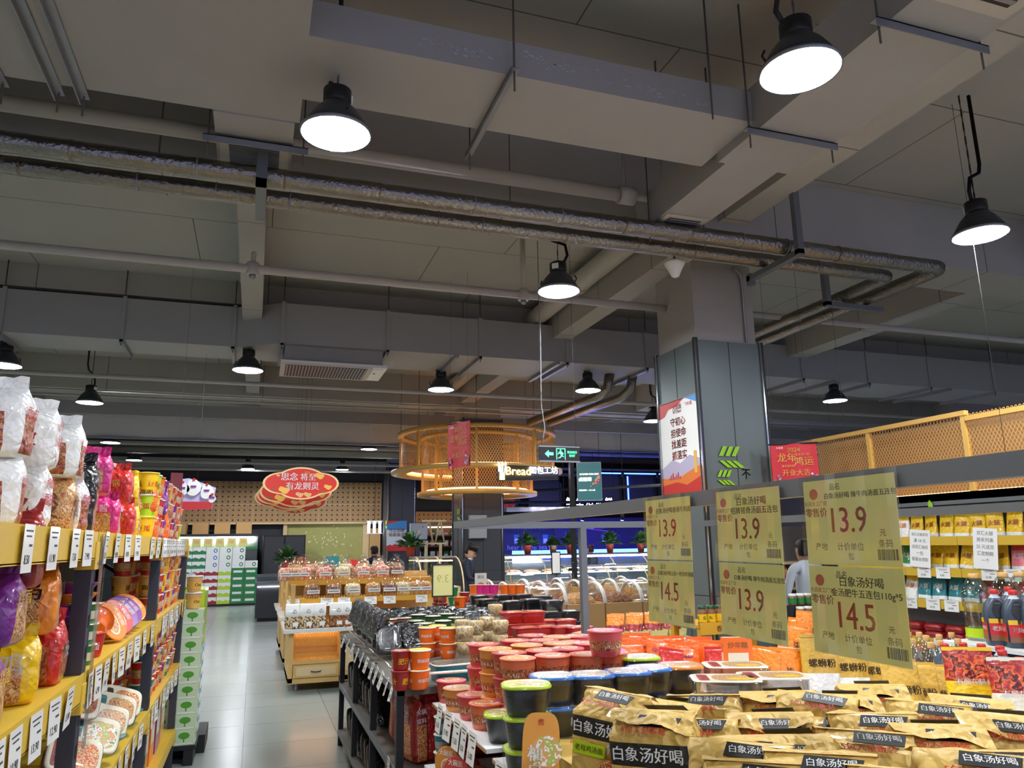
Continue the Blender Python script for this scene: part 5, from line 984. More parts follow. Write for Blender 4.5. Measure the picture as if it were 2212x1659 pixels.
# glass bread case
def arc_case(o, x0, x1, y0, y1, z0, z1, ribs, front='-y'):
    n = 10; P = [(y0+(y1-y0)*(1-math.cos(a*math.pi/2/n))*.55, z0+(z1-z0)*math.sin(a*math.pi/2/n)) for a in range(n+1)]
    g = MB(); g.add([(x, y, z) for x in (x0, x1) for y, z in P], [(i, i+n+1, i+n+2, i+1) for i in range(n)], 'glass', True); g.build('curved_glass', o); MB().bx(x0, x1, y1-.01, y1, z0, z1, 'glass').build('back_glass', o)
    for x in ribs: MB().tube([(x, y, z) for y, z in P], .012, 'wood_pale', 6).build('rib', o)
    MB().bx(x0, x1, P[-1][0], y1, z1-.02, z1+.01, 'galv').build('top_panel', o)
cs = thing('bread_case', 'wood trimmed bread case with curved glass front beside the baker', 'display case')
MB().bx(2.45, 3.15, 11.6, 12.6, 0, .9, 'oak').build('cabinet', cs); arc_case(cs, 2.45, 3.15, 11.6, 12.6, .9, 1.45, (2.47, 2.8, 3.13)); MB().bx(2.5, 3.1, 12.2, 12.24, 1.38, 1.4, 'warm_led').build('light_strip', cs)
MB().bx(2.5, 3.1, 11.7, 12.5, .9, 1.0, 'f_pale').jitter(.01, 20, 2).build('bread_tray', cs)
q = at(887, 1195, 'y', 12.4); put('plantc', plant(5, 'pot_red'), (q.x, 12.4, 1.462), 0, 'green potted plant on top of the curved glass bread case', 'plant')
pp = thing('poster_stand', 'small white food poster on a stand beside the baker', 'poster', None, (3.05, 10.4, 0)); b = MB().box((0, 0, 1.12), (.17, .012, .25), 'paper'); b.text('面包', .05, 'barcode', fm('-y', (0, -.008, 1.19))); b.plate([(.06*math.cos(t*.4), .05*math.sin(t*.4)) for t in range(16)], .002, 'pic_soup', fm('-y', (0, -.008, 1.07))); b.build('poster', pp); MB().tube([(0, .01, 0), (0, .01, 1.0)], .01, 'galv').build('stem', pp); MB().lathe([(.12, 0), (.12, .015)], 'galv', 16).build('base', pp)
# ================= round yellow canopy =================
cn = thing('bread_canopy', 'round two tier yellow metal mesh canopy around the dark column', 'canopy', None, (4.39, 15.19, 0))
def ring(b, r0, r1, z0, z1, m, n=64):
    V = []; 
    for i in range(n): a = 2*math.pi*i/n; V += [(r0*math.cos(a), r0*math.sin(a), z0), (r1*math.cos(a), r1*math.sin(a), z0), (r1*math.cos(a), r1*math.sin(a), z1), (r0*math.cos(a), r0*math.sin(a), z1)]
    F = []
    for i in range(n):
        a, c = i*4, (i+1) % n*4
        for k in range(4): F.append((a+k, a+(k+1) % 4, c+(k+1) % 4, c+k))
    return b.add(V, F, m, True)
def drum(r, z0, z1, n=64):
    b = MB()
    for i in range(n):
        a, c = 2*math.pi*i/n, 2*math.pi*(i+1)/n; b.quad((r*math.cos(a), r*math.sin(a), z0), (r*math.cos(c), r*math.sin(c), z0), (r*math.cos(c), r*math.sin(c), z1), (r*math.cos(a), r*math.sin(a), z1), 'gold_lattice_wide', uv=[(r*a, z0), (r*c, z0), (r*c, z1), (r*a, z1)])
    return b
uvpat('gold_lattice_wide', 'd8a655', 'lattice', .055, .2, .45)
mat('canopy_gold', 'd9ab57', .45)
for nm, r0, r1, z0, z1 in (('top_ring', 1.55, 1.68, 3.86, 3.93), ('middle_ring', 1.5, 1.8, 3.08, 3.15), ('inner_ring', 1.08, 1.2, 3.8, 3.86), ('bottom_ring', 1.02, 1.26, 2.62, 2.7)): ring(MB(), r0, r1, z0, z1, 'canopy_gold').build(nm, cn)
drum(1.6, 3.14, 3.88).build('upper_mesh', cn); drum(1.13, 2.68, 3.84).build('lower_mesh', cn)
for i in range(8):
    a = R(22.5+i*45+6); MB().box((1.62*math.cos(a), 1.62*math.sin(a), 3.5), (.05, .05, .76), 'canopy_gold', a).build('post', cn); MB().box((1.15*math.cos(a), 1.15*math.sin(a), 3.25), (.05, .05, 1.16), 'canopy_gold', a).build('post', cn)
    MB().tube([(1.62*math.cos(a), 1.62*math.sin(a), 3.92), (1.62*math.cos(a), 1.62*math.sin(a), 5.1)], .006, 'rod', 5).build('hanging_wire', cn)
ring(MB(), 1.02, 1.06, 2.72, 2.75, 'warm_led').build('light_strip', cn); ring(MB(), 1.46, 1.5, 3.16, 3.19, 'warm_led').build('light_strip', cn)
sg = thing('bread_sign', 'glowing Bread sign with wheat emblem on the front of the round canopy', 'sign')
M = fm('-y', (4.88, 13.33, 2.98), roll=R(-0)) 
b = MB(); b.plate([(-.62, -.18), (.62, -.14), (.62, .1), (-.4, .12), (-.62, .05)], .05, 'black', M @ Matrix.Translation((0, 0, -.03))); b.build('back_plate', sg)
MB().text('Bread', .26, 'warm_neon', M @ Matrix.Translation((-.22, 0, .01)) @ Matrix.Shear('XY', 4, (0.25, 0)), .5, True).text('面包工坊', .17, 'white_neon', M @ Matrix.Translation((.3, .02, .01)), .58, True).build('lettering', sg)
b = MB()
for s in (-1, 0, 1): b.plate([(s*.06-.012, -.02), (s*.03+.02, -.06), (s*.07+.02, .14), (s*.07-.005, .16)], .02, 'white_neon', M @ Matrix.Translation((-.54, .02, .01)))
b.plate([(-.05, -.16), (.05, -.16), (.045, -.03), (-.045, -.03)], .02, 'warm_neon', M @ Matrix.Translation((-.54, .0, .01))); b.build('wheat_emblem', sg)
for x in (4.45, 5.3): MB().tube([(x, 13.37, 3.0), (x, 13.62, 3.1)], .012, 'black').build('bracket', sg)
# ================= far left: cartons, freezer, wall =================
mw = MB(); X0, X1 = -5.2, 4.0
for i in range(9):
    xa, xb = X0+(X1-X0)*i/9, X0+(X1-X0)*(i+1)/9-.012
    for za, zb_, v0 in ((2.42, 2.98, 0), (3.0, 3.7, .0)): mw.quad((xa, 25.5, za), (xb, 25.5, za), (xb, 25.5, zb_), (xa, 25.5, zb_), 'perforated_wood', uv=[(0, 0), (.93, 0), (.93, zb_-za), (0, zb_-za)])
mw.bx(X0, X1, 25.51, 25.6, 2.4, 3.72, 'wood')
pw = mw.build('perforated_panel'); tag(pw, 'perforated pale wood wall panel above the far cartons', 'wall panel')
MB().bx(X0, X1, 25.38, 25.52, 2.36, 2.42, 'wood_pale').build('wood_ledge', pw)
mw = MB(); mw.quad((4.75, 25.5, 2.42), (7.4, 25.5, 2.42), (7.4, 25.5, 2.75), (4.75, 25.5, 2.75), 'perforated_wood', uv=[(0, 0), (2.6, 0), (2.6, .33), (0, .33)]); mw.bx(4.75, 7.4, 25.51, 25.6, 2.3, 2.76, 'wood'); tag(mw.build('perforated_panel'), 'short perforated wood panel between the two dark columns', 'wall panel')
mat('panel_olive', 'a8a35e', .6, var=.1, vscale=6); tag(MB().bx(.98, 3.4, 25.55, 25.6, .3, 2.36, 'panel_olive').build('color_panel'), 'yellow-green plain wall panel under the perforated wood', 'wall panel')
struct(MB().bx(-6.5, 8.0, 25.602, 25.72, 0, 5.1, 'dark'), 'wall_partition', 'dark partition behind the perforated wood panels', 'wall')
gl = MB(); rr = random.Random(8); mat('pale_fleck', 'e8e2b0', .5)  # small pale flecks, denser towards the middle of the panel
for i in range(34): x, z = rr.gauss(2.3, .4), rr.gauss(1.8, .25); gl.plate([(-.012, -.03), (.012, -.025), (.018, .03), (-.006, .035)], .002, 'pale_fleck', fm('-y', (max(1.1, min(3.3, x)), 25.545, max(1.2, min(2.3, z))), roll=rr.uniform(-1, 1)))
tag(gl.build('wall_motif'), 'scattered pale flecks on the yellow-green panel', 'wall decoration', kind='stuff')
tag(MB().bx(.86, .98, 25.45, 25.6, 0, 2.36, 'wood_pale').build('door_post'), 'pale wood post left of the yellow-green panel', 'post'); tag(MB().bx(3.4, 3.6, 25.45, 25.6, 0, 2.36, 'wood_pale').build('door_post'), 'pale wood post right of the yellow-green panel', 'post')
tag(MB().bx(3.6, 3.94, 25.2, 25.4, 0, 2.2, 'card_tan').build('wood_panel'), 'tan timber panel beside the far dark column', 'wall panel')
sl = thing('spot_light', 'bank of three bright tube lights hanging by the far column', 'light', None, (3.55, 23.6, 2.2))
for i in range(3): MB().box((-.22+.17*i, 0, 0), (.07, .04, .34), 'cool_led').build('tube', sl)
MB().box((-.05, 0, .19), (.5, .04, .03), 'white').build('holder', sl); MB().box((-.05, 0, -.19), (.5, .04, .03), 'white').build('holder', sl); MB().tube([(-.05, 0, .2), (-.05, 0, 2.9)], .008, 'black').build('cord', sl)
ps = thing('poster', 'blue and red slogan poster on the far dark column', 'poster'); q0, q1 = at(836, 1125, 'y', 23.53), at(878, 1190, 'y', 23.53); cx, cz = (q0.x+q1.x)/2, (q0.z+q1.z)/2; w, h = q1.x-q0.x, q0.z-q1.z
b = MB(); mat('sky_blue', '3f86c8', .5); mat('haze', 'c9d4dc', .5)
for a, c, m in ((.7, 1, 'sky_blue'), (.18, .7, 'haze'), (0, .18, 'p_red')): b.box((cx, 23.535, cz-h/2+h*(a+c)/2), (w, .006, h*(c-a)), m)
M = fm('-y', (cx, 23.531, cz)); b.plate([(-w*.5, h*.38), (-w*.1, h*.45), (w*.2, h*.5), (-w*.5, h*.5)], .001, 'p_red', M); b.plate([(-w*.5, -h*.33), (-w*.3, -h*.28), (-w*.25, -h*.32), (0, -h*.24), (.0, -h*.3), (w*.3, -h*.26), (w*.5, -h*.3), (w*.5, -h*.34), (-w*.5, -h*.36)], .001, 'p_red', M)
b.text('守正创新', .13, 'p_red', fm('-y', (cx, 23.529, cz+h*.17)), w*.8, True).text('砥砺奋进', .13, 'p_red', fm('-y', (cx, 23.529, cz+h*.03)), w*.8, True); b.build('poster_sheet', ps)
# milk carton stacks far away
kinds = {'cow': ('white', 'p_green', 'wave'), 'fig': ('white', 'p_blue', 'drop'), 'dropw': ('white', 'p_green', 'drop'), 'redw': ('white', 'p_dred', 'wave'), 'lime': ('white', 'p_lime', 'wave'), 'grn': ('p_green', 'white', 'bar')}
cols = ((-1.85, 'cow', 'cow'), (-1.49, 'cow', 'redw'), (-1.13, 'fig', 'redw'), (-.77, 'dropw', 'lime'), (-.41, 'dropw', 'grn'), (-.05, 'dropw', 'grn'))
for c, (x, up, lo) in enumerate(cols):
    for r in range(8):
        k = lo if r < 5 else up
        if c == 5 and r > 5: continue
        put('mc'+k, carton(.35, .3, .2, kinds[k][0], kinds[k][1], None, kinds[k][2]), (x, 23.95, .06+.201*r), 0, '%s milk carton in the far stack, %s column from left, %s up' % ({'cow': 'green and white', 'fig': 'white and blue', 'dropw': 'white and green', 'redw': 'red and white', 'lime': 'lime and white', 'grn': 'dark green'}[k], ORD[c+1], ORD[r+1]), 'milk carton', 'far milk cartons')
tag(MB().bx(-2.1, .15, 23.75, 24.15, 0, .059, 'black').build('pallet'), 'low black pallet under the far milk cartons', 'pallet')
dc = thing('dairy_cooler', 'open dairy cooler with a bright light strip above the far cartons', 'cooler'); MB().bx(-2.6, .1, 24.9, 25.4, 0, 2.0, 'p_gray').build('cabinet', dc); MB().bx(-2.5, 0, 24.86, 24.9, 1.85, 1.98, 'cool_led').build('light_strip', dc); MB().bx(-2.6, .1, 24.6, 24.9, 1.98, 2.06, 'dark').build('hood', dc)
for i in range(7): put('ybox', lambda: tag(MB().box((0, 0, .13), (.24, .15, .26), 'card_yellow').box((0, -.077, .15), (.14, .002, .1), 'p_tan').build('carton'), '', ''), (-2.3+.33*i, 24.6, 1.65 if False else 1.672), 0, 'pale yellow carton on the ledge under the cooler light, %s from the left' % ORD[i+1], 'carton', 'cooler cartons')
tag(MB().bx(-2.5, .1, 24.4, 24.85, 1.6, 1.67, 'p_green').build('cooler_ledge'), 'green ledge of the dairy cooler', 'ledge')
for i in range(4): put('crate', lambda: tag(MB().box((0, 0, .17), (.45, .3, .34), 'card_tan').build('storage_carton'), '', ''), (-2.2+.62*i, 25.1, 2.062), R(4*i-6), 'brown carton on top of the dairy cooler, %s from the left' % ORD[i+1], 'carton', 'cartons on the cooler')
fd_ = thing('fridge', 'tall black double door fridge right of the far milk cartons', 'fridge'); MB().bx(.25, 1.5, 24.3, 25.1, 0, 2.0, 'black').build('cabinet', fd_)
for x in (.3, .9): k = MB().bx(x, x+.56, 24.27, 24.3, .1, 1.95, 'dark').build('door', fd_); MB().bx(x+(.5 if x < .5 else .03), x+(.52 if x < .5 else .05), 24.24, 24.27, .8, 1.3, 'galv').build('handle', k)
fz_ = thing('chest_freezer', 'dark chest freezer with sliding glass lids left of the bread stands', 'freezer'); MB().bx(.1, 1.0, 18.4, 20.6, .08, .82, 'dark').build('cabinet', fz_); MB().bx(.08, 1.02, 18.38, 20.62, .82, .87, 'steel_gray').build('frame', fz_); MB().bx(.12, .98, 18.37, 18.385, .76, .775, 'cool_led').build('light_strip', fz_)
for i in range(4): MB().add([(.1, 18.45+i*.53, .87+.0), (1.0, 18.45+i*.53, .87), (1.0, 18.95+i*.53, .97), (.1, 18.95+i*.53, .97)], [(0, 1, 2, 3)], 'glass').bx(.1, 1.0, 18.93+i*.53, 18.96+i*.53, .87, .98, 'steel_gray').build('glass_lid', fz_)
MB().bx(.15, .95, 18.5, 20.5, 0, .08, 'black').build('plinth', fz_)
# electric boxes
for x, y, z, w, h, lab in ((at(904, 1148, 'y', 22.5).x, 22.5, at(904, 1148, 'y', 22.5).z, .52, .48, 'grey electric cabinet with a red lamp between the dark columns'), (at(1030, 1138, 'y', 14.75).x, 14.72, at(1030, 1138, 'y', 14.75).z, .37, .46, 'grey electric cabinet on the dark column under the canopy')):
    o = thing('electric_cabinet', lab, 'electric box', None, (x, y, z)); MB().box((0, 0, 0), (w, .12, h), 'p_gray').build('box_body', o); k = MB().box((0, -.065, 0), (w*.96, .012, h*.96), 'p_gray').build('door', o); MB().plate([(-.05, -.04), (.05, -.04), (0, .05)], .003, 'gold', fm('-y', (0, -.073, 0))).build('warning_sign', k)
    if w > .5: MB().lathe([(.02, 0), (.018, .012)], 'p_red', 12, M=fm('-y', (.12, -.072, .13))).build('lamp', o); MB().bx(-.05, .05, .0, .1, -2.0, -.24, 'dark').build('support_post', o); 
tt = thing('timber_trestle', 'pale timber trestle standing before the lit far shelves', 'trestle', None, (at(938, 1150, 'y', 23).x, 23, 0))
for s in (-1, 1):
    for k in (-1, 1): MB().tube([(s*.18+k*.02, 0, 2.35), (s*.18+k*.14, 0, 1.7)], .03, 'wood_pale', 4).build('leg', tt)
MB().box((0, 0, 2.37), (.75, .07, .06), 'wood_pale').build('top_rail', tt); MB().box((0, 0, 1.68), (.75, .06, .05), 'wood_pale').build('lower_rail', tt); MB().box((-.25, 0, .83), (.08, .08, 1.66), 'wood_pale').build('post', tt); MB().box((.2, 0, .83), (.08, .08, 1.66), 'wood_pale').build('post', tt)
ls_ = thing('wall_shelf', 'dark wood wall shelves of small lit goods between the columns', 'shelving')
for z in (.9, 1.25, 1.6, 1.95): MB().bx(4.8, 7.3, 24.8, 25.2, z-.03, z, 'p_brown').build('shelf_board', ls_)
MB().bx(4.8, 7.3, 25.2, 25.25, .3, 2.3, 'dark_wood').build('back_panel', ls_); MB().bx(4.8, 7.3, 24.95, 25.0, 2.2, 2.24, 'warm_led').build('light_strip', ls_)
for r, z in enumerate((.9, 1.25, 1.6, 1.95)):
    for i in range(10): put('sgood%d' % ((i+r) % 3), lambda k=(i+r) % 3: tag(MB().box((0, 0, .09), (.15, .1, .18), ('p_green', 'paper', 'p_pink')[k]).box((0, -.052, .06), (.12, .003, .06), 'paper').build('packet'), '', ''), (4.95+.23*i, 24.95, z), 0, '%s packet on the far wall shelves, %s row up, %s from left' % (('green', 'white', 'pink')[(i+r) % 3], ORD[r+1], ORD[i+1]), 'packet', 'far shelf packets')
# ================= far right: seafood wall and deli =================
mat('navy_wall', '2a2a52', .5); mat('fish_purple', '3c3362', .6); mat('lavender', 'c0b8e0', .5)
sw = thing('seafood_wall', 'dark blue wall with Chinese slogan and sea script behind the deli', 'wall panel'); b = MB().bx(6.2, 8.2, 20.4, 20.5, .6, 2.35, 'navy_wall'); b.bx(8.2, 11.2, 20.35, 20.45, .6, 2.35, 'fish_purple'); b.build('wall_board', sw)
q = at(1135, 1140, 'y', 20.38); MB().text('在这一片深海里徜徉', .22, 'lavender', fm('-y', (q.x, 20.39, q.z)), 1.35, True).text('hear of the sea', .2, 'lavender', fm('-y', (q.x+.05, 20.39, q.z-.55)) @ Matrix.Shear('XY', 4, (.3, 0)), 1.3).build('lettering', sw)
b = MB(); M = fm('-y', (9.4, 20.34, 1.95))
for s in range(5): b.plate([(.5*math.cos(t*.3)*(1-.12*s)+.1*s, .3*math.sin(t*.3)*(1-.15*s)) for t in range(10)], .002, ('fish_purple', 'p_dred', 'lavender', 'p_purple', 'navy_wall')[s], M @ Matrix.Translation((.1*s-.3, 0, .004*s)))
b.build('sea_picture', sw)
for i, x in enumerate((1116, 1178, 1305)): q = at(x, 1165, 'y', 20.39 if x < 1250 else 20.34); tag(MB().box(q, (.16, .01, .26), 'sky_blue').box(q-Vector((0, .007, .04)), (.12, .003, .12), 'paper').build('notice'), 'small blue and white notice on the seafood wall, %s from the left' % ORD[i+1], 'notice', 'seafood wall notices')
bc = thing('seafood_counter', 'long seafood counter glowing with blue light strips', 'counter'); MB().bx(6.3, 11.0, 18.6, 19.4, 0, 1.3, 'p_gray').build('cabinet', bc); MB().bx(6.3, 11.0, 18.56, 18.6, 1.3, 1.46, 'blue_led').build('light_strip', bc); MB().bx(6.3, 11.0, 18.6, 19.4, 1.3, 1.33, 'chrome').build('counter_top', bc)
MB().bx(6.3, 7.1, 18.55, 18.58, 1.15, 1.3, 'white_neon').build('lit_panel', bc)
dl = thing('deli_counter', 'glass fronted deli counter with curved panes, warm lights and food trays', 'display case')
MB().bx(5.2, 9.4, 15.6, 16.6, 0, .72, 'marble').build('cabinet', dl); arc_case(dl, 5.2, 9.4, 15.5, 16.6, .72, 1.36, (5.22, 6.05, 6.9, 7.75, 8.6, 9.38)); MB().bx(5.3, 9.3, 16.05, 16.1, 1.32, 1.345, 'cool_led').build('light_strip', dl); MB().bx(5.3, 9.3, 16.0, 16.03, .98, .995, 'cool_led').build('light_strip', dl); MB().bx(5.3, 9.3, 15.9, 16.5, .96, .98, 'glass').build('glass_shelf', dl); MB().bx(5.2, 9.4, 16.2, 16.6, 1.37, 1.4, 'dark_wood').build('top_board', dl)
for i in range(9):
    for z, w in ((.722, 'lower'), (.982, 'upper')):
        fd = ('f_bread', 'f_pink', 'f_pale', 'pic_soup', 'pic_meat')[(i*2+(z > .9)) % 5]; put('dt'+fd, lambda fd=fd: (lambda o: (MB().loft([se(.36, .3, 0, 8), se(.4, .34, .04, 8)], 'chrome', ct=False).build('tray', o), MB().loft([se(.36, .3, .01, 6), se(.3, .25, .07, 4), se(.1, .1, .09, 3)], fd).jitter(.012, 25, 2).build('food', o), o)[2])(thing('food_pan')), (5.5+.44*i, 15.98 if z < .9 else 16.2, z), 0, 'metal pan of food in the deli counter, %s level, %s from the left' % (w, ORD[i+1]), 'food pan', 'deli food pans')
for i, (x, y, s, lab) in enumerate(((1140, 1205, 2, 'left red pot'), (1232, 1198, 3, 'middle red pot'), (1318, 1195, 4, 'right red pot'), (1385, 1195, 6, 'behind the left price card'))): q = at(x, y, 'y', 16.4); put('dp%d' % s, plant(s, 'pot_red', .3), (q.x, 16.4, 1.402), 0, 'potted green plant on the deli counter, '+lab, 'plant', 'deli counter plants', 1.25)
q = at(1195, 1195, 'y', 16.4); put('dp9', plant(9, 'p_brown', .2), (q.x, 16.4, 1.30+.1), 0, 'low leafy plant on the deli counter between two red pots', 'plant', None, 1.2)
d2 = thing('deli_counter', 'second smaller glass deli counter nearer the bulk bins', 'display case'); MB().bx(5.6, 8.0, 13.2, 13.9, 0, .78, 'marble').build('cabinet', d2); arc_case(d2, 5.6, 8.0, 13.1, 13.9, .78, 1.2, (5.62, 6.4, 7.2, 7.98)); MB().bx(5.7, 7.9, 13.6, 13.64, 1.16, 1.18, 'cool_led').build('light_strip', d2); MB().bx(5.65, 7.95, 13.25, 13.85, .78, .86, 'f_pale').jitter(.012, 20, 4).build('food_tray', d2)
# black track frames and blue light boxes above
def frame_bar(p0, p1, lab):
    o = tag(MB().tube([p0, p1], .035, 'black', 4, smooth=False).build('track_rail'), lab, 'track rail'); a, b = Vector(p0), Vector(p1)
    for t in (.1, .5, .9): v = a.lerp(b, t); MB().tube([v, (v.x, v.y, 5.1)], .006, 'black', 5).build('hanging_rod', o)
frame_bar((4.9, 17.6, 2.62), (11.5, 17.6, 2.7), 'black lighting rail over the deli counter, upper one'); frame_bar((4.9, 17.2, 2.35), (11.5, 17.2, 2.4), 'black lighting rail over the deli counter, lower one'); frame_bar((4.8, 18.5, 2.9), (12, 14.2, 3.0), 'black lighting rail slanting over the deli counter')
for i, x in enumerate((5.5, 6.6, 7.7, 8.8, 9.9)):
    o = thing('track_spotlight', 'black track spotlight over the deli, %s from the left' % ORD[i+1], 'spotlight', 'deli spotlights', (x, 17.2, 2.34)); MB().lathe([(.045, -.16), (.05, -.02), (.03, 0)], 'black', 14, M=Matrix.Rotation(R(20), 4, 'X')).build('spot_body', o); MB().lathe([(.04, -.165), (.04, -.16)], 'cool_led', 12, M=Matrix.Rotation(R(20), 4, 'X')).build('lens', o)
for i, (xa, xb, za, zb2, y) in enumerate(((5.9, 7.1, 2.7, 3.5, 20.2), (7.3, 8.3, 2.6, 3.4, 20.0), (8.6, 9.6, 2.7, 3.5, 18.8), (9.7, 10.7, 2.7, 3.5, 18.8), (10.8, 11.8, 2.7, 3.5, 18.8))):
    o = thing('wall_screen', 'black framed dark panel high over the seafood area, %s from the left' % ORD[i+1], 'panel', 'dark framed panels'); MB().bx(xa, xb, y, y+.04, za, zb2, 'navy' if i < 2 else 'navy_wall').build('panel', o)
    for a, c, d, e in ((xa, xa+.06, za, zb2), (xb-.06, xb, za, zb2), (xa, xb, za, za+.06), (xa, xb, zb2-.06, zb2)): MB().bx(a, c, y-.03, y, d, e, 'black').build('frame_bar', o)
    if i >= 2: MB().bx(xa, xb, y-.05, y-.03, zb2, zb2+.03, 'blue_led').build('light_strip', o); MB().bx(xa+.1, xa+.13, y-.02, y, za, zb2, 'blue_led').build('light_strip', o)
gc = tag(MB().bx(6.3, 8.4, 19.0, 19.4, 2.45, 2.6, 'film_dull').build('glass_canopy'), 'pale translucent panel low over the seafood wall', 'panel')
for x in (6.5, 8.2): MB().tube([(x, 19.2, 2.6), (x, 19.2, 5.1)], .008, 'rod', 5).build('hanging_rod', gc)
ns = thing('neon_sign', 'bright white neon shop lettering over the seafood counter', 'sign'); q = at(1270, 1085, 'y', 17.8); MB().text('鲜 生 活 海 鲜', .22, 'white_neon', fm('-y', (q.x, 17.7, q.z)), 1.3, True).build('lettering', ns); MB().bx(q.x-.8, q.x+.8, 17.72, 17.75, q.z-.02, q.z+.02, 'black').build('mount_bar', ns)
for s in (-.7, .7): MB().tube([(q.x+s, 17.73, q.z), (q.x+s, 17.73, 5.1)], .006, 'black', 5).build('hanging_rod', ns)
lb = thing('light_box_sign', 'lit dark green menu light box with a food picture on a black post', 'sign'); q0, q1 = at(1253, 1000, 'y', 13), at(1298, 1080, 'y', 12.7); mat('menu_green', '1d4a4c', .4, emi=.7); mat('menu_white', 'f4f2e4', .4, emi=1.4); ramp_mat('menu_food', ['d8553a', 'e8b08a', 'b03020', 'f0d0b0'], 12)
w, h = .46, .72; cx, cz = (q0.x+q1.x)/2, (q0.z+q1.z)/2; M = Matrix.Translation((cx, 12.9, cz)) @ Matrix.Rotation(R(-22), 4, 'Z'); F = M @ fm('-y', (0, -.061, 0))
MB().box((0, 0, 0), (w, .12, h), 'galv', M=M).build('box_body', lb); b = MB(); b.plate([(-w*.48, -h*.48), (w*.48, -h*.48), (w*.48, h*.48), (-w*.48, h*.48)], .002, 'menu_green', F @ Matrix.Translation((0, 0, .003))); F2 = F @ Matrix.Translation((0, 0, .006)); b.text('SMOKED PIGS FEET', .06, 'menu_white', F2 @ Matrix.Translation((0, .13, 0)), .36, True); b.text('卤猪蹄', .1, 'menu_white', F2 @ Matrix.Translation((-.08, .03, 0)), .24, True); b.text('秘制卤味 一口入魂', .05, 'menu_white', F2 @ Matrix.Translation((-.05, -.17, 0)), .3); b.plate([(0, -.12), (.2, -.02), (.2, .16), (.1, .02)], .001, 'menu_food', F2); b.build('menu_face', lb); MB().bx(cx-.36, cx-.28, 12.95, 13.03, 0, cz+.35, 'black').build('post', lb)
MB().tube([(cx-.32, 13, cz+.2), (cx, 12.95, cz+.2)], .015, 'black').build('arm', lb)
for i, (x, y, t) in enumerate(((1203, 1250, 'yellow'), (1240, 1262, 'black'))):
    q = at(x, 1300, 'y', 11.5); o = thing('menu_stand', ('white menu card on a thin black stand before the deli counter', 'small black price clip on a stand before the deli counter')[i], 'sign stand', None, (q.x, 11.5, 0)); MB().tube([(0, 0, 0), (0, 0, 1.2)], .01, 'black').build('stem', o); MB().lathe([(.14, 0), (.14, .015)], 'black', 14).build('base', o)
    MB().box((0, 0, 1.33) if i == 0 else (0, 0, 1.22), (.16, .02, .36) if i == 0 else (.15, .04, .05), 'black').box((0, -.012, 1.33), (.13, .004, .32) if i == 0 else (.01, .004, .01), 'paper').build('holder', o)
# bulk bins with clear domed lids
def binn(food):
    def f():
        o = thing('bulk_bin'); MB().bx(-.25, .25, -.3, .3, 0, .3, 'card_tan').build('bin_box', o); MB().loft([se(.46, .56, .25, 6), se(.36, .42, .37, 3), se(.12, .15, .42, 2)], food).jitter(.012, 30, 2).build('food_heap', o)
        n = 10; P = [(.3-.6*(.5+.5*math.cos(math.pi*k/n)), .3+.24*math.sin(math.pi*k/n)) for k in range(n+1)]; MB().add([(x, y, z) for x in (-.25, .25) for y, z in P], [(i, i+n+1, i+n+2, i+1) for i in range(n)], 'film', True).build('domed_lid', o)
        for x in (-.25, .25): MB().tube([(x, y, z) for y, z in P], .016, 'rim_white', 6).build('lid_rim', o)
        return o
    return f
bt_ = tag(MB().bx(3.1, 5.2, 8.7, 10.8, .1, .6, 'wood_pale').build('bin_platform'), 'pale wooden platform under the clear lidded bulk bins', 'platform')
for r in range(3):
    for i in range(4): fd = ('f_dry', 'f_bread', 'f_brown', 'pic_seeds')[(i+r) % 4]; put('bin'+fd, binn(fd), (3.4+.52*i, 9.05+.64*r, .602), R(90) if False else 0, 'bulk food bin with clear domed lid, %s row, %s from the left' % (ORD[r+1], ORD[i+1]), 'food bin', 'bulk bins')
# gift cartons and bottle rack in front of the column
gt = thing('gift_table', 'white topped table of yellow pouch trays beside the yellow bottle rack', 'table', None, (0, 0, 0)); MB().bx(2.95, 3.75, 6.0, 7.0, .78, .81, 'board_white').build('table_top', gt); MB().bx(3.0, 3.7, 6.05, 6.95, .1, .78, 'dark').build('carcass', gt); MB().bx(2.95, 3.75, 5.95, 7.0, .4, .42, 'board_white').build('lower_shelf', gt)
for i in range(4):
    q = at(1296+21*i, 1328, 'z', .81); o = tag(MB().loft([se(.17, .2, 0, 8), se(.19, .22, .07, 8)], 'card_yellow', ct=False).build('carton_tray'), 'pale yellow carton tray holding pouches, %s from the left' % ORD[i+1], 'tray', 'pouch trays'); o.location = (3.05+.19*i, 6.2, .812)
    for j in range(2): put('mp', pouch('p_orange2', .13, .2, .06, ((.0, .5, 'p_dred'),), seed=9), (3.02+.19*i+.06*j, 6.2+.05*j, .82), (R(-20), 0, R(-40)), 'orange and brown pouch in the yellow carton tray %s, %s' % (ORD[i+1], ('front', 'back')[j]), 'pouch', 'tray pouches')
for i in range(5): put('mpk', pouch('card_tan', .13, .2, .06, seed=10), (3.05+.15*i, 6.05, .422), (R(-14), 0, R(-30)), 'kraft pouch on the lower shelf below the yellow trays, %s from the left' % ORD[i+1], 'pouch', 'kraft pouches')
yr = thing('bottle_rack', 'yellow steel rack of seasoning bottles before the clad column', 'shelving')
for x in (3.35, 4.1):
    for y in (5.3, 5.7): MB().bx(x-.025, x+.025, y-.025, y+.025, .3, 1.0, 'yellow_paint').build('post', yr)
for z in (.55, 1.0): MB().bx(3.32, 4.13, 5.27, 5.73, z-.02, z, 'yellow_paint').build('shelf_board', yr)
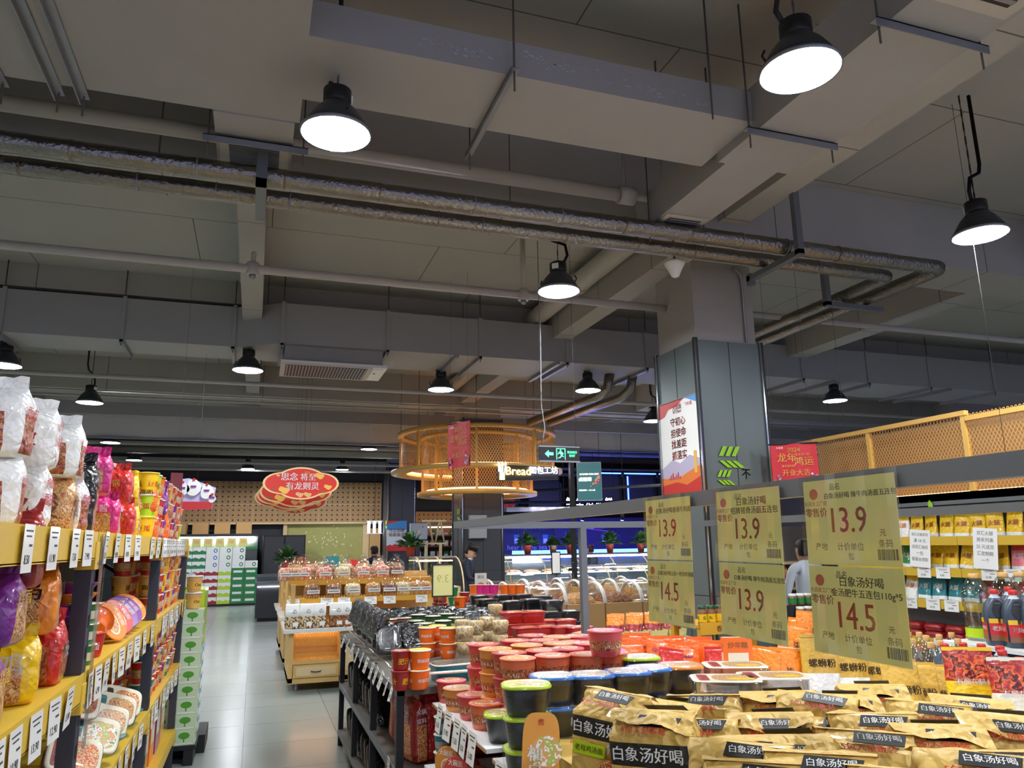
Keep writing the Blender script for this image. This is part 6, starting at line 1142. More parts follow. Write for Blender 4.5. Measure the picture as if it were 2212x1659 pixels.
b = MB().bx(3.32, 4.13, 5.26, 5.275, .93, 1.02, 'yellow_paint'); b.text('香菇猪肉酱 香菇鸡肉酱', .05, 'p_dred', fm('-y', (3.72, 5.258, .97)), .7, True); b.build('header', yr); MB().bx(3.3, 4.15, 5.25, 5.75, .0, .3, 'yellow_paint').build('base', yr)
jarG = bottle([(.03, 0), (.035, .005), (.035, .1), (.026, .12), (.026, .125)], 'p_brown', (.031, .12, .145), 'p_dgreen', (.02, .08, 'p_yellow', '酱', 'p_green'), name='sauce_jar'); jarR = bottle([(.035, 0), (.04, .005), (.04, .13), (.03, .155), (.03, .16)], 'p_dred', (.034, .155, .185), 'p_red', (.02, .09, 'p_red', '辣酱', 'cream'), name='sauce_jar')
for i in range(9): put('jarG', jarG, (3.39+.08*i, 5.34, 1.0), i, 'sauce jar with dark green cap on the yellow rack, %s from the left' % ORD[i+1], 'jar', 'green capped jars')
for i in range(8): put('jarR', jarR, (3.42+.088*i, 5.36, .55), i, 'red sauce jar on the yellow rack lower shelf, %s from the left' % ORD[i+1], 'jar', 'red jars')
# ================= right hand shelves =================
SX = 5.2; rs = thing('sausage_shelf', 'right hand shelf unit with yellow lips, full of sausage packs', 'shelving')
for z in (.55, .85, 1.15, 1.4, 1.645):
    for y0, y1 in ((.6, 1.9), (1.9, 3.2), (3.2, 4.5), (4.5, 5.8)): MB().bx(SX, SX+.45, y0+.003, y1-.003, z-.02, z, 'white').build('shelf_board', rs); MB().bx(SX-.012, SX, y0+.003, y1-.003, z-.06, z+.008, 'shelf_yellow').build('shelf_lip', rs)
MB().bx(SX+.45, SX+.47, .6, 5.8, 0, 1.95, 'p_gray').build('back_panel', rs); MB().bx(SX-.02, SX+.47, .6, 5.8, 1.93, 1.99, 'steel_gray').build('top_panel', rs); MB().bx(SX, SX+.45, .6, 5.8, 0, .12, 'dark').build('plinth', rs); MB().bx(SX-.02, SX, .6, 5.8, 1.9, 1.99, 'steel_gray').build('header', rs)
for y in (.6, 5.8): MB().bx(SX-.01, SX+.46, y-.015, y+.015, 0, 1.98, 'p_gray').build('side_panel', rs)
def saus(m, top, lab, seed):
    return pouch(m, .13, .2, .05, ((.7, 1, top), (0, .12, 'paper')), (('火腿', .045, 0, .5, lab),) , name='sausage_pack', seed=seed)
SK = {'g': (saus('p_green', 'p_green', 'cream', 1), 'green'), 'w': (saus('paper', 'p_yellow', 'p_orange2', 2), 'white and yellow'), 'y': (saus('p_yellow', 'p_yellow', 'p_dred', 3), 'yellow'), 'r': (saus('p_pink', 'p_red', 'white', 4), 'pink and red'), 'o': (saus('p_pink', 'p_orange', 'white', 5), 'pink and orange'), 't': (saus('p_teal', 'p_teal', 'paper', 6), 'teal'), 'd': (saus('p_dred', 'p_brown', 'white', 7), 'dark red')}
for z, seq, w in ((1.645, 'ggwwyyyyyyyrroor', 'top'), (1.4, 'gwwgyyyyyyrrooor', 'second'), (1.15, 'ywwwttttddodrddo', 'third')):
    for i, k in enumerate(seq+'rdo'):
        for j in range(1): put('sk'+k, SK[k][0], (SX+.1, 5.55-i*.145, z), (R(-8), R(random.uniform(-7, 7)), R(-90+random.uniform(-12, 12))), '%s sausage pack on the %s right shelf, %s from the far end' % (SK[k][1], w, ORD[i+1]), 'sausage pack', 'sausage packs')
for z, m, w in ((.85, 'p_dred', 'fourth'), (.55, 'p_brown', 'fifth')):
    for i in range(14):
        for j in range(2): put('sl'+m, lambda m=m: tag(MB().loft([se(.16, .12, 0, 4), se(.17, .13, .03, 4), se(.15, .11, .055, 3)], m).jitter(.004, 20, 1).build('meat_pack'), '', ''), (SX+.1, 5.5-i*.2, z+.057*j), R(90), 'flat dark red meat pack on the %s right shelf, %s from far end, %s' % (w, ORD[i+1], ('lower', 'upper')[j]), 'meat pack', 'flat meat packs')
for i, (x, y, p, z) in enumerate(((1996, 1232, '10.90', 1.37), (2037, 1234, '4.90', 1.37), (2137, 1238, '16.90', 1.37), (2188, 1242, '19.90', 1.37), (1967, 1297, '9.90', 1.12), (2015, 1300, '10.90', 1.12), (2055, 1302, '10.90', 1.12), (2030, 1366, '12.90', .82), (2070, 1370, '11.90', .82))): q = at(x, y, 'x', SX-.016); put('sc'+p, card(p, .13, .085), (SX-.018, q.y, z), (R(-4), 0, R(-90)), 'white price card on the right shelf lips, %s counted along the rows' % ORD[i+1], 'price card', 'right shelf price cards')
for i, (x, ls2) in enumerate(((1987, ('双汇火腿系列', '满 18 元', '送双汇抽纸', '一包', '客服台领取')), (2128, ('双汇火腿', '肠系列满', '25 元送双', '汇定制碗', '一个')))):
    q = at(x, 1180, 'x', SX-.02); o = thing('paper_notice', 'white paper notice with black handprinted lines taped to the top right shelf, %s one' % ('left', 'right')[i], 'notice', 'paper notices', (SX-.022, q.y, 1.56)); b = MB().box((0, 0, 0), (.2, .0015, .3), 'paper')
    for k, t in enumerate(ls2): b.text(t, .034, 'barcode', fm('-y', (0, -.0015, .11-.05*k)), .16)
    b.build('sheet', o); o.rotation_euler = (R(-4), R(4), R(-90))
tag(MB().plate([(-.02, 0), (0, -.09), (.03, -.06), (.025, 0), (.0, .03)], .001, 'leaf_green', fm('-x', tuple(at(2008, 1088, 'x', SX-.03)))).build('paper_leaf'), 'green paper leaf stuck above the right shelves', 'decoration')
# oil and vinegar table between
vt = thing('vinegar_table', 'display table of vinegar jugs and clear bottles before the right shelves', 'table'); MB().bx(3.2, 4.3, 1.6, 4.0, .77, .8, 'board_white').build('table_top', vt); MB().bx(3.25, 4.25, 1.65, 3.95, .0, .77, 'dark').build('carcass', vt); MB().bx(3.75, 4.3, 1.6, 3.45, 1.05, 1.07, 'board_white').build('raised_shelf', vt); MB().bx(3.8, 4.28, 1.65, 3.4, .8, 1.05, 'dark').build('riser', vt)
mat('jug_dark', '3a4654', .35); mat('jug_neck', 'b9c4cf', .4)
def jug():
    o = thing('vinegar_jug'); b = MB(); w, d = .135, .1
    b.loft([se(w*.92, d*.92, 0, 5), se(w, d, .01, 5), se(w, d, .15, 5), se(w*.97, d*.97, .19, 4), se(w*.8, d*.8, .235, 3), se(w*.45, d*.5, .262, 2), se(.04, .04, .275, 2), se(.036, .036, .29, 2)], ['jug_dark']*5+['jug_neck']*2, ct=False); b.build('jug_body', o)
    for s in ('-y', '-x'): 
        D = d/2+.001 if s == '-y' else w/2+.001; M = fm(s, (0, -D, 0) if s == '-y' else (-D, 0, 0)); q = MB(); L = (w if s == '-y' else d)*.86
        q.plate([(-L/2, .03), (L/2, .03), (L/2, .13), (-L/2, .13)], .002, 'p_red', M); q.plate([(-L/2, .03), (L/2, .03), (L/2, .06), (-L/2, .06)], .002, 'p_brown', M @ Matrix.Translation((0, 0, .001))); q.plate([(-L/2, .125), (-L*.1, .125), (-L*.1, .15), (-L/2, .15)], .002, 'p_yellow', M @ Matrix.Translation((0, 0, .001))); q.text('老陈醋', .035, 'paper', M @ Matrix.Translation((0, .095, .003)), L*.8, True); q.build('label', o)
    M = fm('-y', (0, -d*.47, .205), tilt=R(-14)); MB().plate([(.036*math.cos(t*.4)*(1 if math.sin(t*.4) < 0 else .8), .05*math.sin(t*.4)) for t in range(16)], .004, 'black', M).build('grip_recess', o)
    MB().lathe([(.021, .283), (.022, .286), (.022, .305), (.019, .31)], 'p_red', 16).build('cap', o); return o
for i, (x, y, s) in enumerate(((2148, 1395, 'left'), (2190, 1400, 'right'), (2232, 1404, 'third'), (2180, 1385, 'back left'), (2222, 1385, 'back right'))): q = at(x, y, 'z', 1.07); put('jug', jug, (q.x+.05, q.y, 1.07), R(-35), 'dark vinegar jug with red cap on the raised white shelf, %s' % s, 'jug', 'vinegar jugs', .95)
for i, (x, y) in enumerate(((2039, 1390), (2080, 1398), (2079, 1388), (2119, 1391), (2120, 1400), (2126, 1408), (2159, 1395), (2164, 1404), (2166, 1424), (2202, 1420), (2048, 1402))): q = at(x, y, 'z', 1.1); put('jug', jug, (q.x, q.y, .8), R(-35+random.uniform(-10, 10)), 'dark vinegar jug with red cap behind the red topped pouches, %s of eleven' % ORD[i+1], 'jug', 'vinegar jugs', .97)
oil = bottle([(.045, 0), (.05, .008), (.05, .1), (.045, .115), (.05, .13), (.05, .19), (.03, .235), (.018, .25), (.016, .27)], 'pet', (.018, .262, .292), 'p_tan', (.02, .08, 'p_lime'), name='clear_bottle')
for i, (x, y) in enumerate(((2000, 1373), (2028, 1371), (2030, 1384), (2055, 1367), (2068, 1380), (2093, 1371), (1970, 1380), (1985, 1366), (2010, 1388), (1962, 1366))): q = at(x, y, 'z', 1.09); put('oil', oil, (q.x, q.y, .8), i, 'clear plastic bottle with tan cap beside the vinegar jugs, %s' % ORD[i+1], 'bottle', 'clear bottles')
for i, (x, y) in enumerate(((2107, 1278), (2170, 1272), (2206, 1278))): q = at(x, y, 'y', 3.36); put('oil5', bottle([(.07, 0), (.075, .01), (.075, .15), (.07, .17), (.076, .19), (.076, .27), (.04, .335), (.026, .35)], 'pet', (.028, .34, .37), 'p_tan', (.02, .07, 'p_lime'), name='clear_bottle'), (q.x, q.y, 1.07), i, 'large clear bottle with tan cap behind the vinegar jugs, %s from the left' % ORD[i+1], 'bottle', 'large clear bottles')
for i, (x, y) in enumerate(((1978, 1343), (1990, 1345), (1996, 1352), (1975, 1352), (2010, 1346), (1984, 1360))): q = at(x, y, 'y', 3.7); put('jarO', bottle([(.035, 0), (.04, .005), (.04, .1), (.033, .115)], 'p_brown', (.037, .112, .135), 'p_orange', (.02, .085, 'p_red'), name='sauce_jar'), (q.x, 3.7+.03*(i % 3), .866), i, 'brown jar with orange cap left of the clear bottles, %s' % ORD[i+1], 'jar', 'orange capped jars')
tag(MB().bx(3.72, 4.29, 3.46, 3.98, .8, .864, 'board_white').build('jar_riser'), 'low white riser under the orange capped jars', 'riser')
# oil shelves beyond the column
os_ = thing('oil_shelf', 'wooden shelves of cooking oil seen between the price cards', 'shelving'); 
for z in (.55, .85, 1.12, 1.4): MB().bx(5.6, 8.2, 7.2, 7.6, z-.03, z, 'wood_pale').build('shelf_board', os_)
MB().bx(5.6, 8.2, 7.6, 7.64, 0, 1.8, 'dark_wood').build('back_panel', os_); MB().bx(5.6, 8.2, 7.2, 7.6, 0, .1, 'dark').build('plinth', os_)
mat('oil_gold', 'c98a24', .15, coat=.5); mat('oil_dark', '6a3a18', .2, coat=.5)
for z, m, w, hh in ((1.12, 'oil_gold', 'golden', 1), (.85, 'oil_dark', 'dark', .85)):
    for i in range(12): put('ob'+m, bottle([(.045, 0), (.05, .01), (.05, .16), (.03, .21), (.016, .23)], m, (.02, .225, .25), 'p_red', (.04, .13, 'p_red', '油', 'cream'), name='oil_bottle'), (5.75+.2*i, 7.3, z), i, '%s oil bottle with red cap on the far oil shelves, %s from the left' % (w, ORD[i+1]), 'bottle', 'oil bottles', hh)
for r in range(3):
    for i in range(12): put('wj', bottle([(.035, 0), (.04, .005), (.04, .08), (.034, .09)], 'p_brown', (.037, .088, .11), 'paper', (.02, .07, 'p_green'), name='sauce_jar'), (4.95+.09*i, 5.9+.05*r if False else 6.0+.1*r, .8+.112*r), i, 'brown jar with white cap on the jar stand, %s tier, %s from the left' % (ORD[r+1], ORD[i+1]), 'jar', 'white capped jars')
st = thing('jar_stand', 'stepped dark stand of white capped jars beyond the column', 'stand')
for r in range(3): MB().bx(4.88, 6.02, 5.95+.1*r, 6.05+.1*r, 0, .8+.112*r-.001, 'dark').build('step', st)
# mesh canopy and track on the right
mat('fascia_brown', '8f6c4a', .6); mc = thing('mesh_fascia', 'long yellow framed mesh fascia hanging above the right hand shelves', 'fascia'); MX = 5.62
b = MB(); uvpat('fascia_lattice', 'cf9a4c', 'lattice', .034, .22, .45); lat_panel(b, (MX, 6.7), (MX, -.5), 2.0, 2.66, 'fascia_lattice'); b.build('mesh_panel', mc); MB().bx(MX+.25, MX+.27, -.5, 6.7, 2.0, 2.66, 'fascia_brown').build('back_panel', mc)
for y in (-.4, .9, 2.2, 3.45, 4.65, 5.7, 6.65): MB().bx(MX-.02, MX+.02, y-.02, y+.02, 1.98, 2.66, 'canopy_gold').build('post', mc)
MB().bx(MX-.025, MX+.025, 4.62, 6.7, 2.65, 2.69, 'canopy_gold').build('top_rail', mc); MB().bx(MX-.025, MX+.025, -.5, 4.62, 2.6, 2.64, 'canopy_gold').build('top_rail', mc); MB().bx(MX-.025, MX+.25, -.5, 6.7, 1.96, 2.0, 'steel_gray').build('bottom_panel', mc); MB().bx(MX+.1, MX+.13, -.5, 6.7, 2.01, 2.03, 'warm_led').build('light_strip', mc)
for y in (0, 3, 6): MB().tube([(MX, y, 2.64), (MX, y, 5.1)], .002, 'rod', 5).build('hanging_wire', mc)
tk = thing('track_light', 'black lighting track running before the yellow mesh fascia', 'track light'); MB().bx(5.18, 5.22, -.5, 5.8, 2.2, 2.24, 'black').build('rail', tk)
for y in (1.2, 2.4, 3.6, 4.8): k = MB().bx(5.17, 5.23, y-.08, y+.08, 2.17, 2.2, 'black').build('adapter', tk)
for y in (0, 4): MB().tube([(5.2, y, 2.24), (5.2, y, 5.1)], .002, 'rod', 5).build('hanging_wire', tk)
# ================= hanging signs =================
ex = thing('exit_sign', 'green on black emergency exit sign with arrow hanging from two chains', 'exit sign', None, (2.81, 6.8, 2.505)); w, h = .42, .145
mat('exit_green', '3fe08a', .4, emi=3); MB().box((0, 0, 0), (w, .04, h), 'black').box((0, 0, h/2), (w+.01, .045, .012), 'galv').box((0, 0, -h/2), (w+.01, .045, .012), 'galv').build('housing', ex)
b = MB(); F = lambda x, z: fm('-y', (x, -.0215, z)); b.plate([(-.06, 0), (-.02, .035), (-.02, .014), (.03, .014), (.03, -.014), (-.02, -.014), (-.02, -.035)], .001, 'exit_green', F(-.1, 0))
for p in ([(-.048, -.055), (-.042, -.055), (-.042, .055), (-.048, .055)], [(.042, -.055), (.048, -.055), (.048, .055), (.042, .055)], [(-.048, .05), (.048, .05), (.048, .056), (-.048, .056)]): b.plate(p, .001, 'exit_green', F(.01, 0))
for p in ([(-.01, .03), (.003, .03), (.003, .043), (-.01, .043)], [(-.02, .022), (.012, .024), (.02, -.006), (.0, -.01)], [(-.02, .02), (-.034, .0), (-.028, -.004), (-.012, .012)], [(.01, .02), (.03, .004), (.027, -.002), (.005, .012)], [(.004, -.006), (.03, -.022), (.028, -.03), (.0, -.016)], [(.004, -.01), (-.01, -.03), (-.028, -.036), (-.03, -.044), (-.002, -.036), (.014, -.012)]): b.plate(p, .001, 'exit_green', F(.01, 0))
b.text('安全出口', .03, 'exit_green', F(.13, .018), .1, True).text('EXIT', .03, 'exit_green', F(.13, -.016), .08, True); b.build('pictogram', ex)
for s in (-1, 1): MB().tube([(s*.18, 0, h/2), (s*.18, .0, 5.1-2.505)], .002, 'rod', 5).build('hanging_chain', ex)
MB().tube([(-.18, .0, .08), (-.14, .01, .25), (-.17, .02, .5), (-.16, .02, 1.2), (-.17, .02, 2.55)], .003, 'p_gray', 6).build('cable', ex)
def banner(p0, p1, h, lab):
    v = Vector(p1)-Vector(p0); L = Vector((v.x, v.y, 0)).length; a = math.atan2(v.y, v.x); o = thing('festival_banner', lab, 'banner', 'red new year banners', ((p0[0]+p1[0])/2, (p0[1]+p1[1])/2, (p0[2]+p1[2])/2), a); o['group'] = 'red new year banners'
    mat('banner_red', 'c81f2c', .5); b = MB(); n = 8
    for i in range(n):
        x0, x1 = -L/2+L*i/n, -L/2+L*(i+1)/n; y0, y1 = .008*math.sin(i*1.1), .008*math.sin((i+1)*1.1)
        b.add([(x0, y0-.002, -h/2), (x1, y1-.002, -h/2), (x1, y1-.002, h/2), (x0, y0-.002, h/2), (x0, y0+.002, -h/2), (x1, y1+.002, -h/2), (x1, y1+.002, h/2), (x0, y0+.002, h/2)], [(0, 1, 2, 3), (7, 6, 5, 4)], 'banner_red', True)
    F = lambda x, z: fm('-y', (x*L, -.012, z*h))
    for t, s, x, z, w2 in (('2024', .11, .0, .34, .4), ('龙年', .2, -.16, .14, .42), ('鸿运', .2, .2, .04, .42), ('龙年开门红', .05, .18, .22, .35), ('开业大吉', .17, .02, -.23, .6), ('事业更兴旺', .045, -.14, -.06, .3)): b.text(t, s*h*1.4, 'gold', F(x, z), w2*L, True)
    b.text('大润发', .06*h, 'paper', F(-.3, .4), .25*L); rr = random.Random(4)
    for i in range(14): x, z = rr.choice((-1, 1))*rr.uniform(.32, .48), rr.uniform(-.48, -.25); b.plate([(.03*h*math.cos(t*.7), .03*h*math.sin(t*.7)) for t in range(9)], .001, rr.choice(('p_pink', 'p_teal', 'lavender')), F(x, z))
    b.build('banner_cloth', o); MB().tube([(-L/2-.02, 0, h/2), (L/2+.02, 0, h/2)], .008, 'black', 6).build('top_bar', o)
    for s in (-1, 1): MB().tube([(s*L*.4, 0, h/2), (s*L*.4, 0, 5.1-o.location.z)], .0015, 'chain', 4).build('hanging_wire', o)
a, c = at(968, 966, 'y', 9.25), at(1015, 955, 'y', 8.78); banner(a, c, .57, 'red new year banner hung edge-on in front of the round canopy')
a, c = at(1667, 1005, 'y', 6.25), at(1767, 998, 'y', 6.0); banner(a, c, .4, 'red new year banner right of the clad column')
a, c = at(1080, 1082, 'y', 18.3), at(1113, 1080, 'y', 18.0); banner(a, c, .35, 'small red new year banner far below the round canopy')
# poster on the first column
po = thing('poster', 'white slogan poster with red lettering on the clad column', 'poster'); x = 4.22-.036; p0, p1 = at(1424, 866, 'x', x), at(1503, 850, 'x', x); yc = (p0.y+p1.y)/2; w = p0.y-p1.y; zt, zb3 = p1.z, at(1508, 1066, 'x', x).z; h = zt-zb3; zc = (zt+zb3)/2
b = MB().box((x, yc, zc), (.008, w, h), 'paper'); F = fm('-x', (x-.006, yc, zc)); mat('hill', 'b9b0c8', .5); mat('flag_red', 'c42a1e', .4); mat('flag_orange', 'e2792c', .4)
b.plate([(-w*.5, -h*.2), (-w*.2, -h*.12), (0, -h*.17), (w*.25, -h*.1), (w*.5, -h*.15), (w*.5, -h*.35), (-w*.5, -h*.35)], .001, 'hill', F); b.plate([(-w*.5, -h*.3), (-w*.1, -h*.33), (w*.2, -h*.27), (w*.5, -h*.22), (w*.5, -h*.5), (-w*.5, -h*.5)], .001, 'flag_orange', F @ Matrix.Translation((0, 0, .001))); b.plate([(-w*.5, -h*.38), (-w*.1, -h*.36), (w*.15, -h*.4), (w*.5, -h*.33), (w*.5, -h*.5), (-w*.5, -h*.5)], .001, 'flag_red', F @ Matrix.Translation((0, 0, .002)))
b.plate([(-w*.5, h*.5), (w*.2, h*.5), (.0, h*.44), (-w*.25, h*.42), (-w*.35, h*.36), (-w*.5, h*.34)], .001, 'flag_red', F @ Matrix.Translation((0, 0, .001))); b.plate([(w*.2, h*.5), (w*.5, h*.5), (w*.5, h*.42), (w*.35, h*.46)], .001, 'p_sky', F); b.box((x-.008, yc-w*.4, zc-h*.18), (.003, .05, h*.22), 'gold')
for i in range(7): b.plate([(-w*.32+i*.035, -h*.33), (-w*.29+i*.035, -h*.33), (-w*.29+i*.035, -h*(.3-.02*(i % 3))), (-w*.32+i*.035, -h*(.3-.02*(i % 3)))], .001, 'flag_red', F @ Matrix.Translation((0, 0, .0015)))
b.text('大润发', .1, 'flag_red', F @ Matrix.Translation((0, h*.42, .003)), w*.25, True).text('RT-Mart', .05, 'flag_red', F @ Matrix.Translation((0, h*.375, .003)), w*.22, True).text('飞牛家', .06, 'flag_red', F @ Matrix.Translation((w*.3, h*.42, .003)), w*.2)
for i, t in enumerate(('守初心', '担使命', '找差距', '抓落实')): b.text(t, .1, 'flag_red', F @ Matrix.Translation((.0, h*(.265-.118*i), .003)), w*.62, True)
b.build('poster_sheet', po)
for z in (.5, -.5): MB().box((x, yc, zc+z*h), (.014, w+.02, .014), 'galv').build('frame_bar', po)
# cloud shaped signs
mat('cloud_red', 'cf2f1f', .45); mat('cloud_rim', 'e8c28a', .5)
def cloud():
    o = thing('cloud_sign'); w, h = 1.14, .5; P = []
    for i in range(72):
        t = 2*math.pi*i/72; c, s = math.cos(t), math.sin(t); r = 0
        for ex_, rx, ry in ((0, .40, .25), (.30, .27, .165), (-.30, .27, .165)):
            A, B_, C_ = (c/rx)**2+(s/ry)**2, -2*c*ex_/rx**2, ex_**2/rx**2-1; D = B_*B_-4*A*C_
            if D > 0: r = max(r, (-B_+D**.5)/(2*A))
        P.append((r*c, r*s))
    MB().plate(P, .02, 'cloud_rim', fm('-y', (0, 0, 0))).build('rim_board', o); b = MB(); b.plate([(x*.94, y*.9) for x, y in P], .004, 'cloud_red', fm('-y', (0, -.003, 0)))
    F = lambda x, z: fm('-y', (x, -.006, z)); b.text('思念', .13, 'paper', F(-.18, .09), bold=True).text('将至', .12, 'paper', F(.1, .09), bold=True).text('2024', .04, 'gold', F(.08, .17), bold=True).text('有龙则灵', .125, 'paper', F(.02, -.05), bold=True)
    for x, z, s, m in ((.27, .12, .06, 'gold'), (.4, -.05, .05, 'gold'), (-.35, .12, .025, 'p_tan'), (-.25, -.1, .07, 'gold'), (-.4, -.1, .02, 'p_green'), (.33, -.13, .02, 'p_green'), (.1, -.17, .05, 'p_tan'), (-.02, -.17, .05, 'p_tan')): b.plate([(s*1.2*math.cos(t*.4), s*math.sin(t*.4)*(.7+.3*math.cos(t))) for t in range(16)], .001, m, F(x, z))
    b.build('sign_face', o); MB().tube([(.1, .01, h*.45), (.1, .01, 2.6)], .0014, 'rod', 5).build('hanging_rod', o); return o
for i, (x, y, Y) in enumerate(((651, 1044, 12.0), (640, 1062, 12.7), (630, 1069, 13.4), (622, 1074, 14.0), (640, 1082, 14.8))): q = at(x, y, 'y', Y); put('cloud', cloud, q, 0, 'red cloud shaped sign hanging over the aisle, %s in the row' % ('front one', 'second', 'third', 'fourth', 'farthest')[i], 'sign', 'red cloud signs')
q = at(424, 1070, 'y', 10.5); o = thing('cutout_sign', 'red and white cut-out promotional board hanging beyond the left shelves', 'sign', None, q)
b = MB(); b.plate([(-.25, -.2), (.2, -.17), (.23, .1), (-.1, .22), (-.25, .2)], .01, 'lavender', fm('-y', (0, .012, 0))); b.plate([(-.25, -.2), (.2, -.17), (.2, -.08), (-.25, -.08)], .008, 'p_red', fm('-y', (0, -.002, 0)))
for x, z, s in ((-.17, .08, .075), (-.04, .1, .09), (.12, .05, .08), (.19, -.04, .045)): b.plate([(s*math.cos(t*.4)*(1+.15*math.cos(3*t*.4)), s*1.2*math.sin(t*.4)) for t in range(16)], .008, 'paper', fm('-y', (x, -.003, z))); b.plate([(.018*math.cos(t*.6), .018*math.sin(t*.6)) for t in range(11)], .006, 'p_red', fm('-y', (x, -.008, z+s*1.15))); b.plate([(-.03, -.01), (.03, -.01), (.035, .015), (-.035, .015)], .004, 'p_purple', fm('-y', (x, -.008, z+.01)))
b.build('sign_face', o); MB().tube([(0, 0, .15), (0, 0, 5.1-q.z)], .0015, 'rod', 4).build('hanging_wire', o)
q = at(381, 1042, 'y', 9.4); o = thing('hanging_card', 'small dark red card hanging beside the cut-out board', 'sign', None, q); MB().box((0, 0, 0), (.13, .006, .22), 'p_dred', .3).build('card', o); MB().tube([(0, 0, .11), (0, 0, 5.1-q.z)], .0012, 'rod', 4).build('hanging_wire', o)
# dome camera by the column
q = at(1458, 580, 'y', 5.6); o = thing('dome_camera', 'white funnel shaped ceiling device hanging before the column top', 'camera', None, q); MB().lathe([(.018, -.085), (.035, -.075), (.05, -.04), (.075, .01), (.092, .04), (.094, .055), (.085, .065)], 'white', 28).build('housing', o); MB().tube([(0, 0, .06), (0, 0, 5.1-q.z)], .012, 'pot_red', 6).build('drop_rod', o)
# ================= people =================
mat('skin', 'c99a7c', .55); mat('hair', '17130f', .6); mat('hair_brown', '4a2c22', .6); mat('uniform', '1b2233', .7); mat('shirt_white', 'dfe3e6', .7); mat('shirt_gray', '4a4650', .7); mat('mask', 'b9cbd6', .6); mat('shoe', '1a1a1a', .5)
def person(label, loc, rz, shirt, hair, ht=1.62, lean=.0, head_pitch=.0, cap=False, bun=False, arms='down'):
    o = thing('person', label, 'person', None, loc, rz); s = ht/1.7
    def V(x, y, z): return (x*s, (y - lean*max(0, z-.95))*s, z*s)
    el = (.24, -.04, 1.12) if arms == 'down' else (.22, -.1, 1.12); wr = (.22, -.12, .9) if arms == 'down' else (.14, -.33, 1.08)
    nodes = [((0, 0, .95), .15), ((0, 0, 1.1), .13), ((0, .01, 1.28), .155), ((0, .01, 1.42), .10), ((0, 0, 1.5), .055)]; E = [(0, 1), (1, 2), (2, 3), (3, 4)]
    for sd in (-1, 1):
        k = len(nodes); nodes += [((sd*.17, .01, 1.4), .062), ((sd*el[0], el[1], el[2]), .045), ((sd*wr[0], wr[1], wr[2]), .032)]; E += [(3, k), (k, k+1), (k+1, k+2)]
        k = len(nodes); nodes += [((sd*.09, 0, .86), .095), ((sd*.1, -.01, .48), .062), ((sd*.1, .02, .09), .045)]; E += [(0, k), (k, k+1), (k+1, k+2)]
    me = bpy.data.meshes.new('body'); me.from_pydata([V(*n[0]) for n in nodes], E, []); ob = bpy.data.objects.new('body', me); C.objects.link(ob); ob.parent = o
    sk = ob.modifiers.new('s', 'SKIN'); sk.use_smooth_shade = True
    for i, n in enumerate(nodes): me.skin_vertices[0].data[i].radius = (n[1]*s, n[1]*s*.8 if i < 4 else n[1]*s)
    me.skin_vertices[0].data[0].use_root = True; ob.modifiers.new('u', 'SUBSURF').levels = 1; me.materials.append(MATS[shirt]); ob.modifiers['u'].render_levels = 2
    hc = Vector(V(0, -.02, 1.6)); H = Matrix.Translation(hc) @ Matrix.Rotation(head_pitch, 4, 'X'); b = MB()
    prof = ((-.125, .03, .045, -.03), (-.11, .05, .075, -.015), (-.08, .066, .092, -.005), (-.04, .074, .1, 0), (0, .078, .104, 0), (.04, .078, .106, .002), (.08, .068, .092, .005), (.11, .045, .06, .008), (.122, .015, .02, .01))
    b.loft([[(rx*math.cos(2*math.pi*i/20)*s, (cy2+ry*math.sin(2*math.pi*i/20))*s, z*s) for i in range(20)] for z, rx, ry, cy2 in prof], 'skin', M=H)
    b.loft([[(rx*s*math.cos(i*.785), (-.098-dy+ry*math.sin(i*.785))*s, z*s) for i in range(8)] for z, rx, ry, dy in ((-.035, .017, .012, .014), (-.02, .014, .016, .012), (.02, .008, .012, .0))], 'skin', M=H) # nose
    for sd in (-1, 1):
        b.loft([[((sd*.078+.01*math.cos(i*.785))*s, (.015+.02*math.sin(i*.785)*q)*s, z*s) for i in range(8)] for z, q in ((-.035, .5), (-.01, 1), (.02, 1.1), (.03, .5))], 'skin', M=H)
        b.box((sd*.03*s, -.1*s, .012*s), (.024*s, .006, .01*s), 'hair', M=H); b.box((sd*.03*s, -.1*s, .034*s), (.034*s, .008, .006*s), 'hair', M=H)
    b.box((0, -.094*s, -.068*s), (.04*s, .008, .008*s), 'pot_red', M=H); b.build('head', o)['label'] = 'face and ears'
    hb = MB(); hb.loft([[(rx*math.cos(2*math.pi*i/20)*s, (cy2+ry*math.sin(2*math.pi*i/20))*s, (z+(.075 if math.sin(2*math.pi*i/20) < -.25 and z < .05 else 0))*s) for i in range(20)] for z, rx, ry, cy2 in ((-.06, .078, .075, .035), (0, .086, .105, .012), (.05, .087, .112, .006), (.09, .075, .1, .008), (.12, .05, .065, .01), (.134, .016, .02, .012))], hair, M=H)
    if bun: hb.lathe([(.01, -.03), (.04, -.02), (.045, .0), (.035, .025), (.01, .035)], hair, 12, (0, .1*s, .1*s), M=H)
    hb.build('hair', o)
    if cap:
        c = MB().lathe([(.088, .05), (.1, .07), (.118, .11), (.11, .14), (.07, .155), (.02, .158)], 'black', 22, M=H); c.plate([(.09*math.cos(t*.35+3.14), -.13*math.sin(t*.35)) for t in range(10)], .008, 'black', H @ Matrix.Translation((0, -.03, .06))); c.build('cap', o)
        MB().loft([[(rx*math.cos(math.pi+math.pi*i/9)*s, (-.02+ry*math.sin(math.pi+math.pi*i/9))*s, z*s) for i in range(10)] for z, rx, ry in ((-.15, .045, .06), (-.125, .058, .082), (-.105, .062, .09))], 'mask', cb=False, ct=False, M=H).build('chin_mask', o)
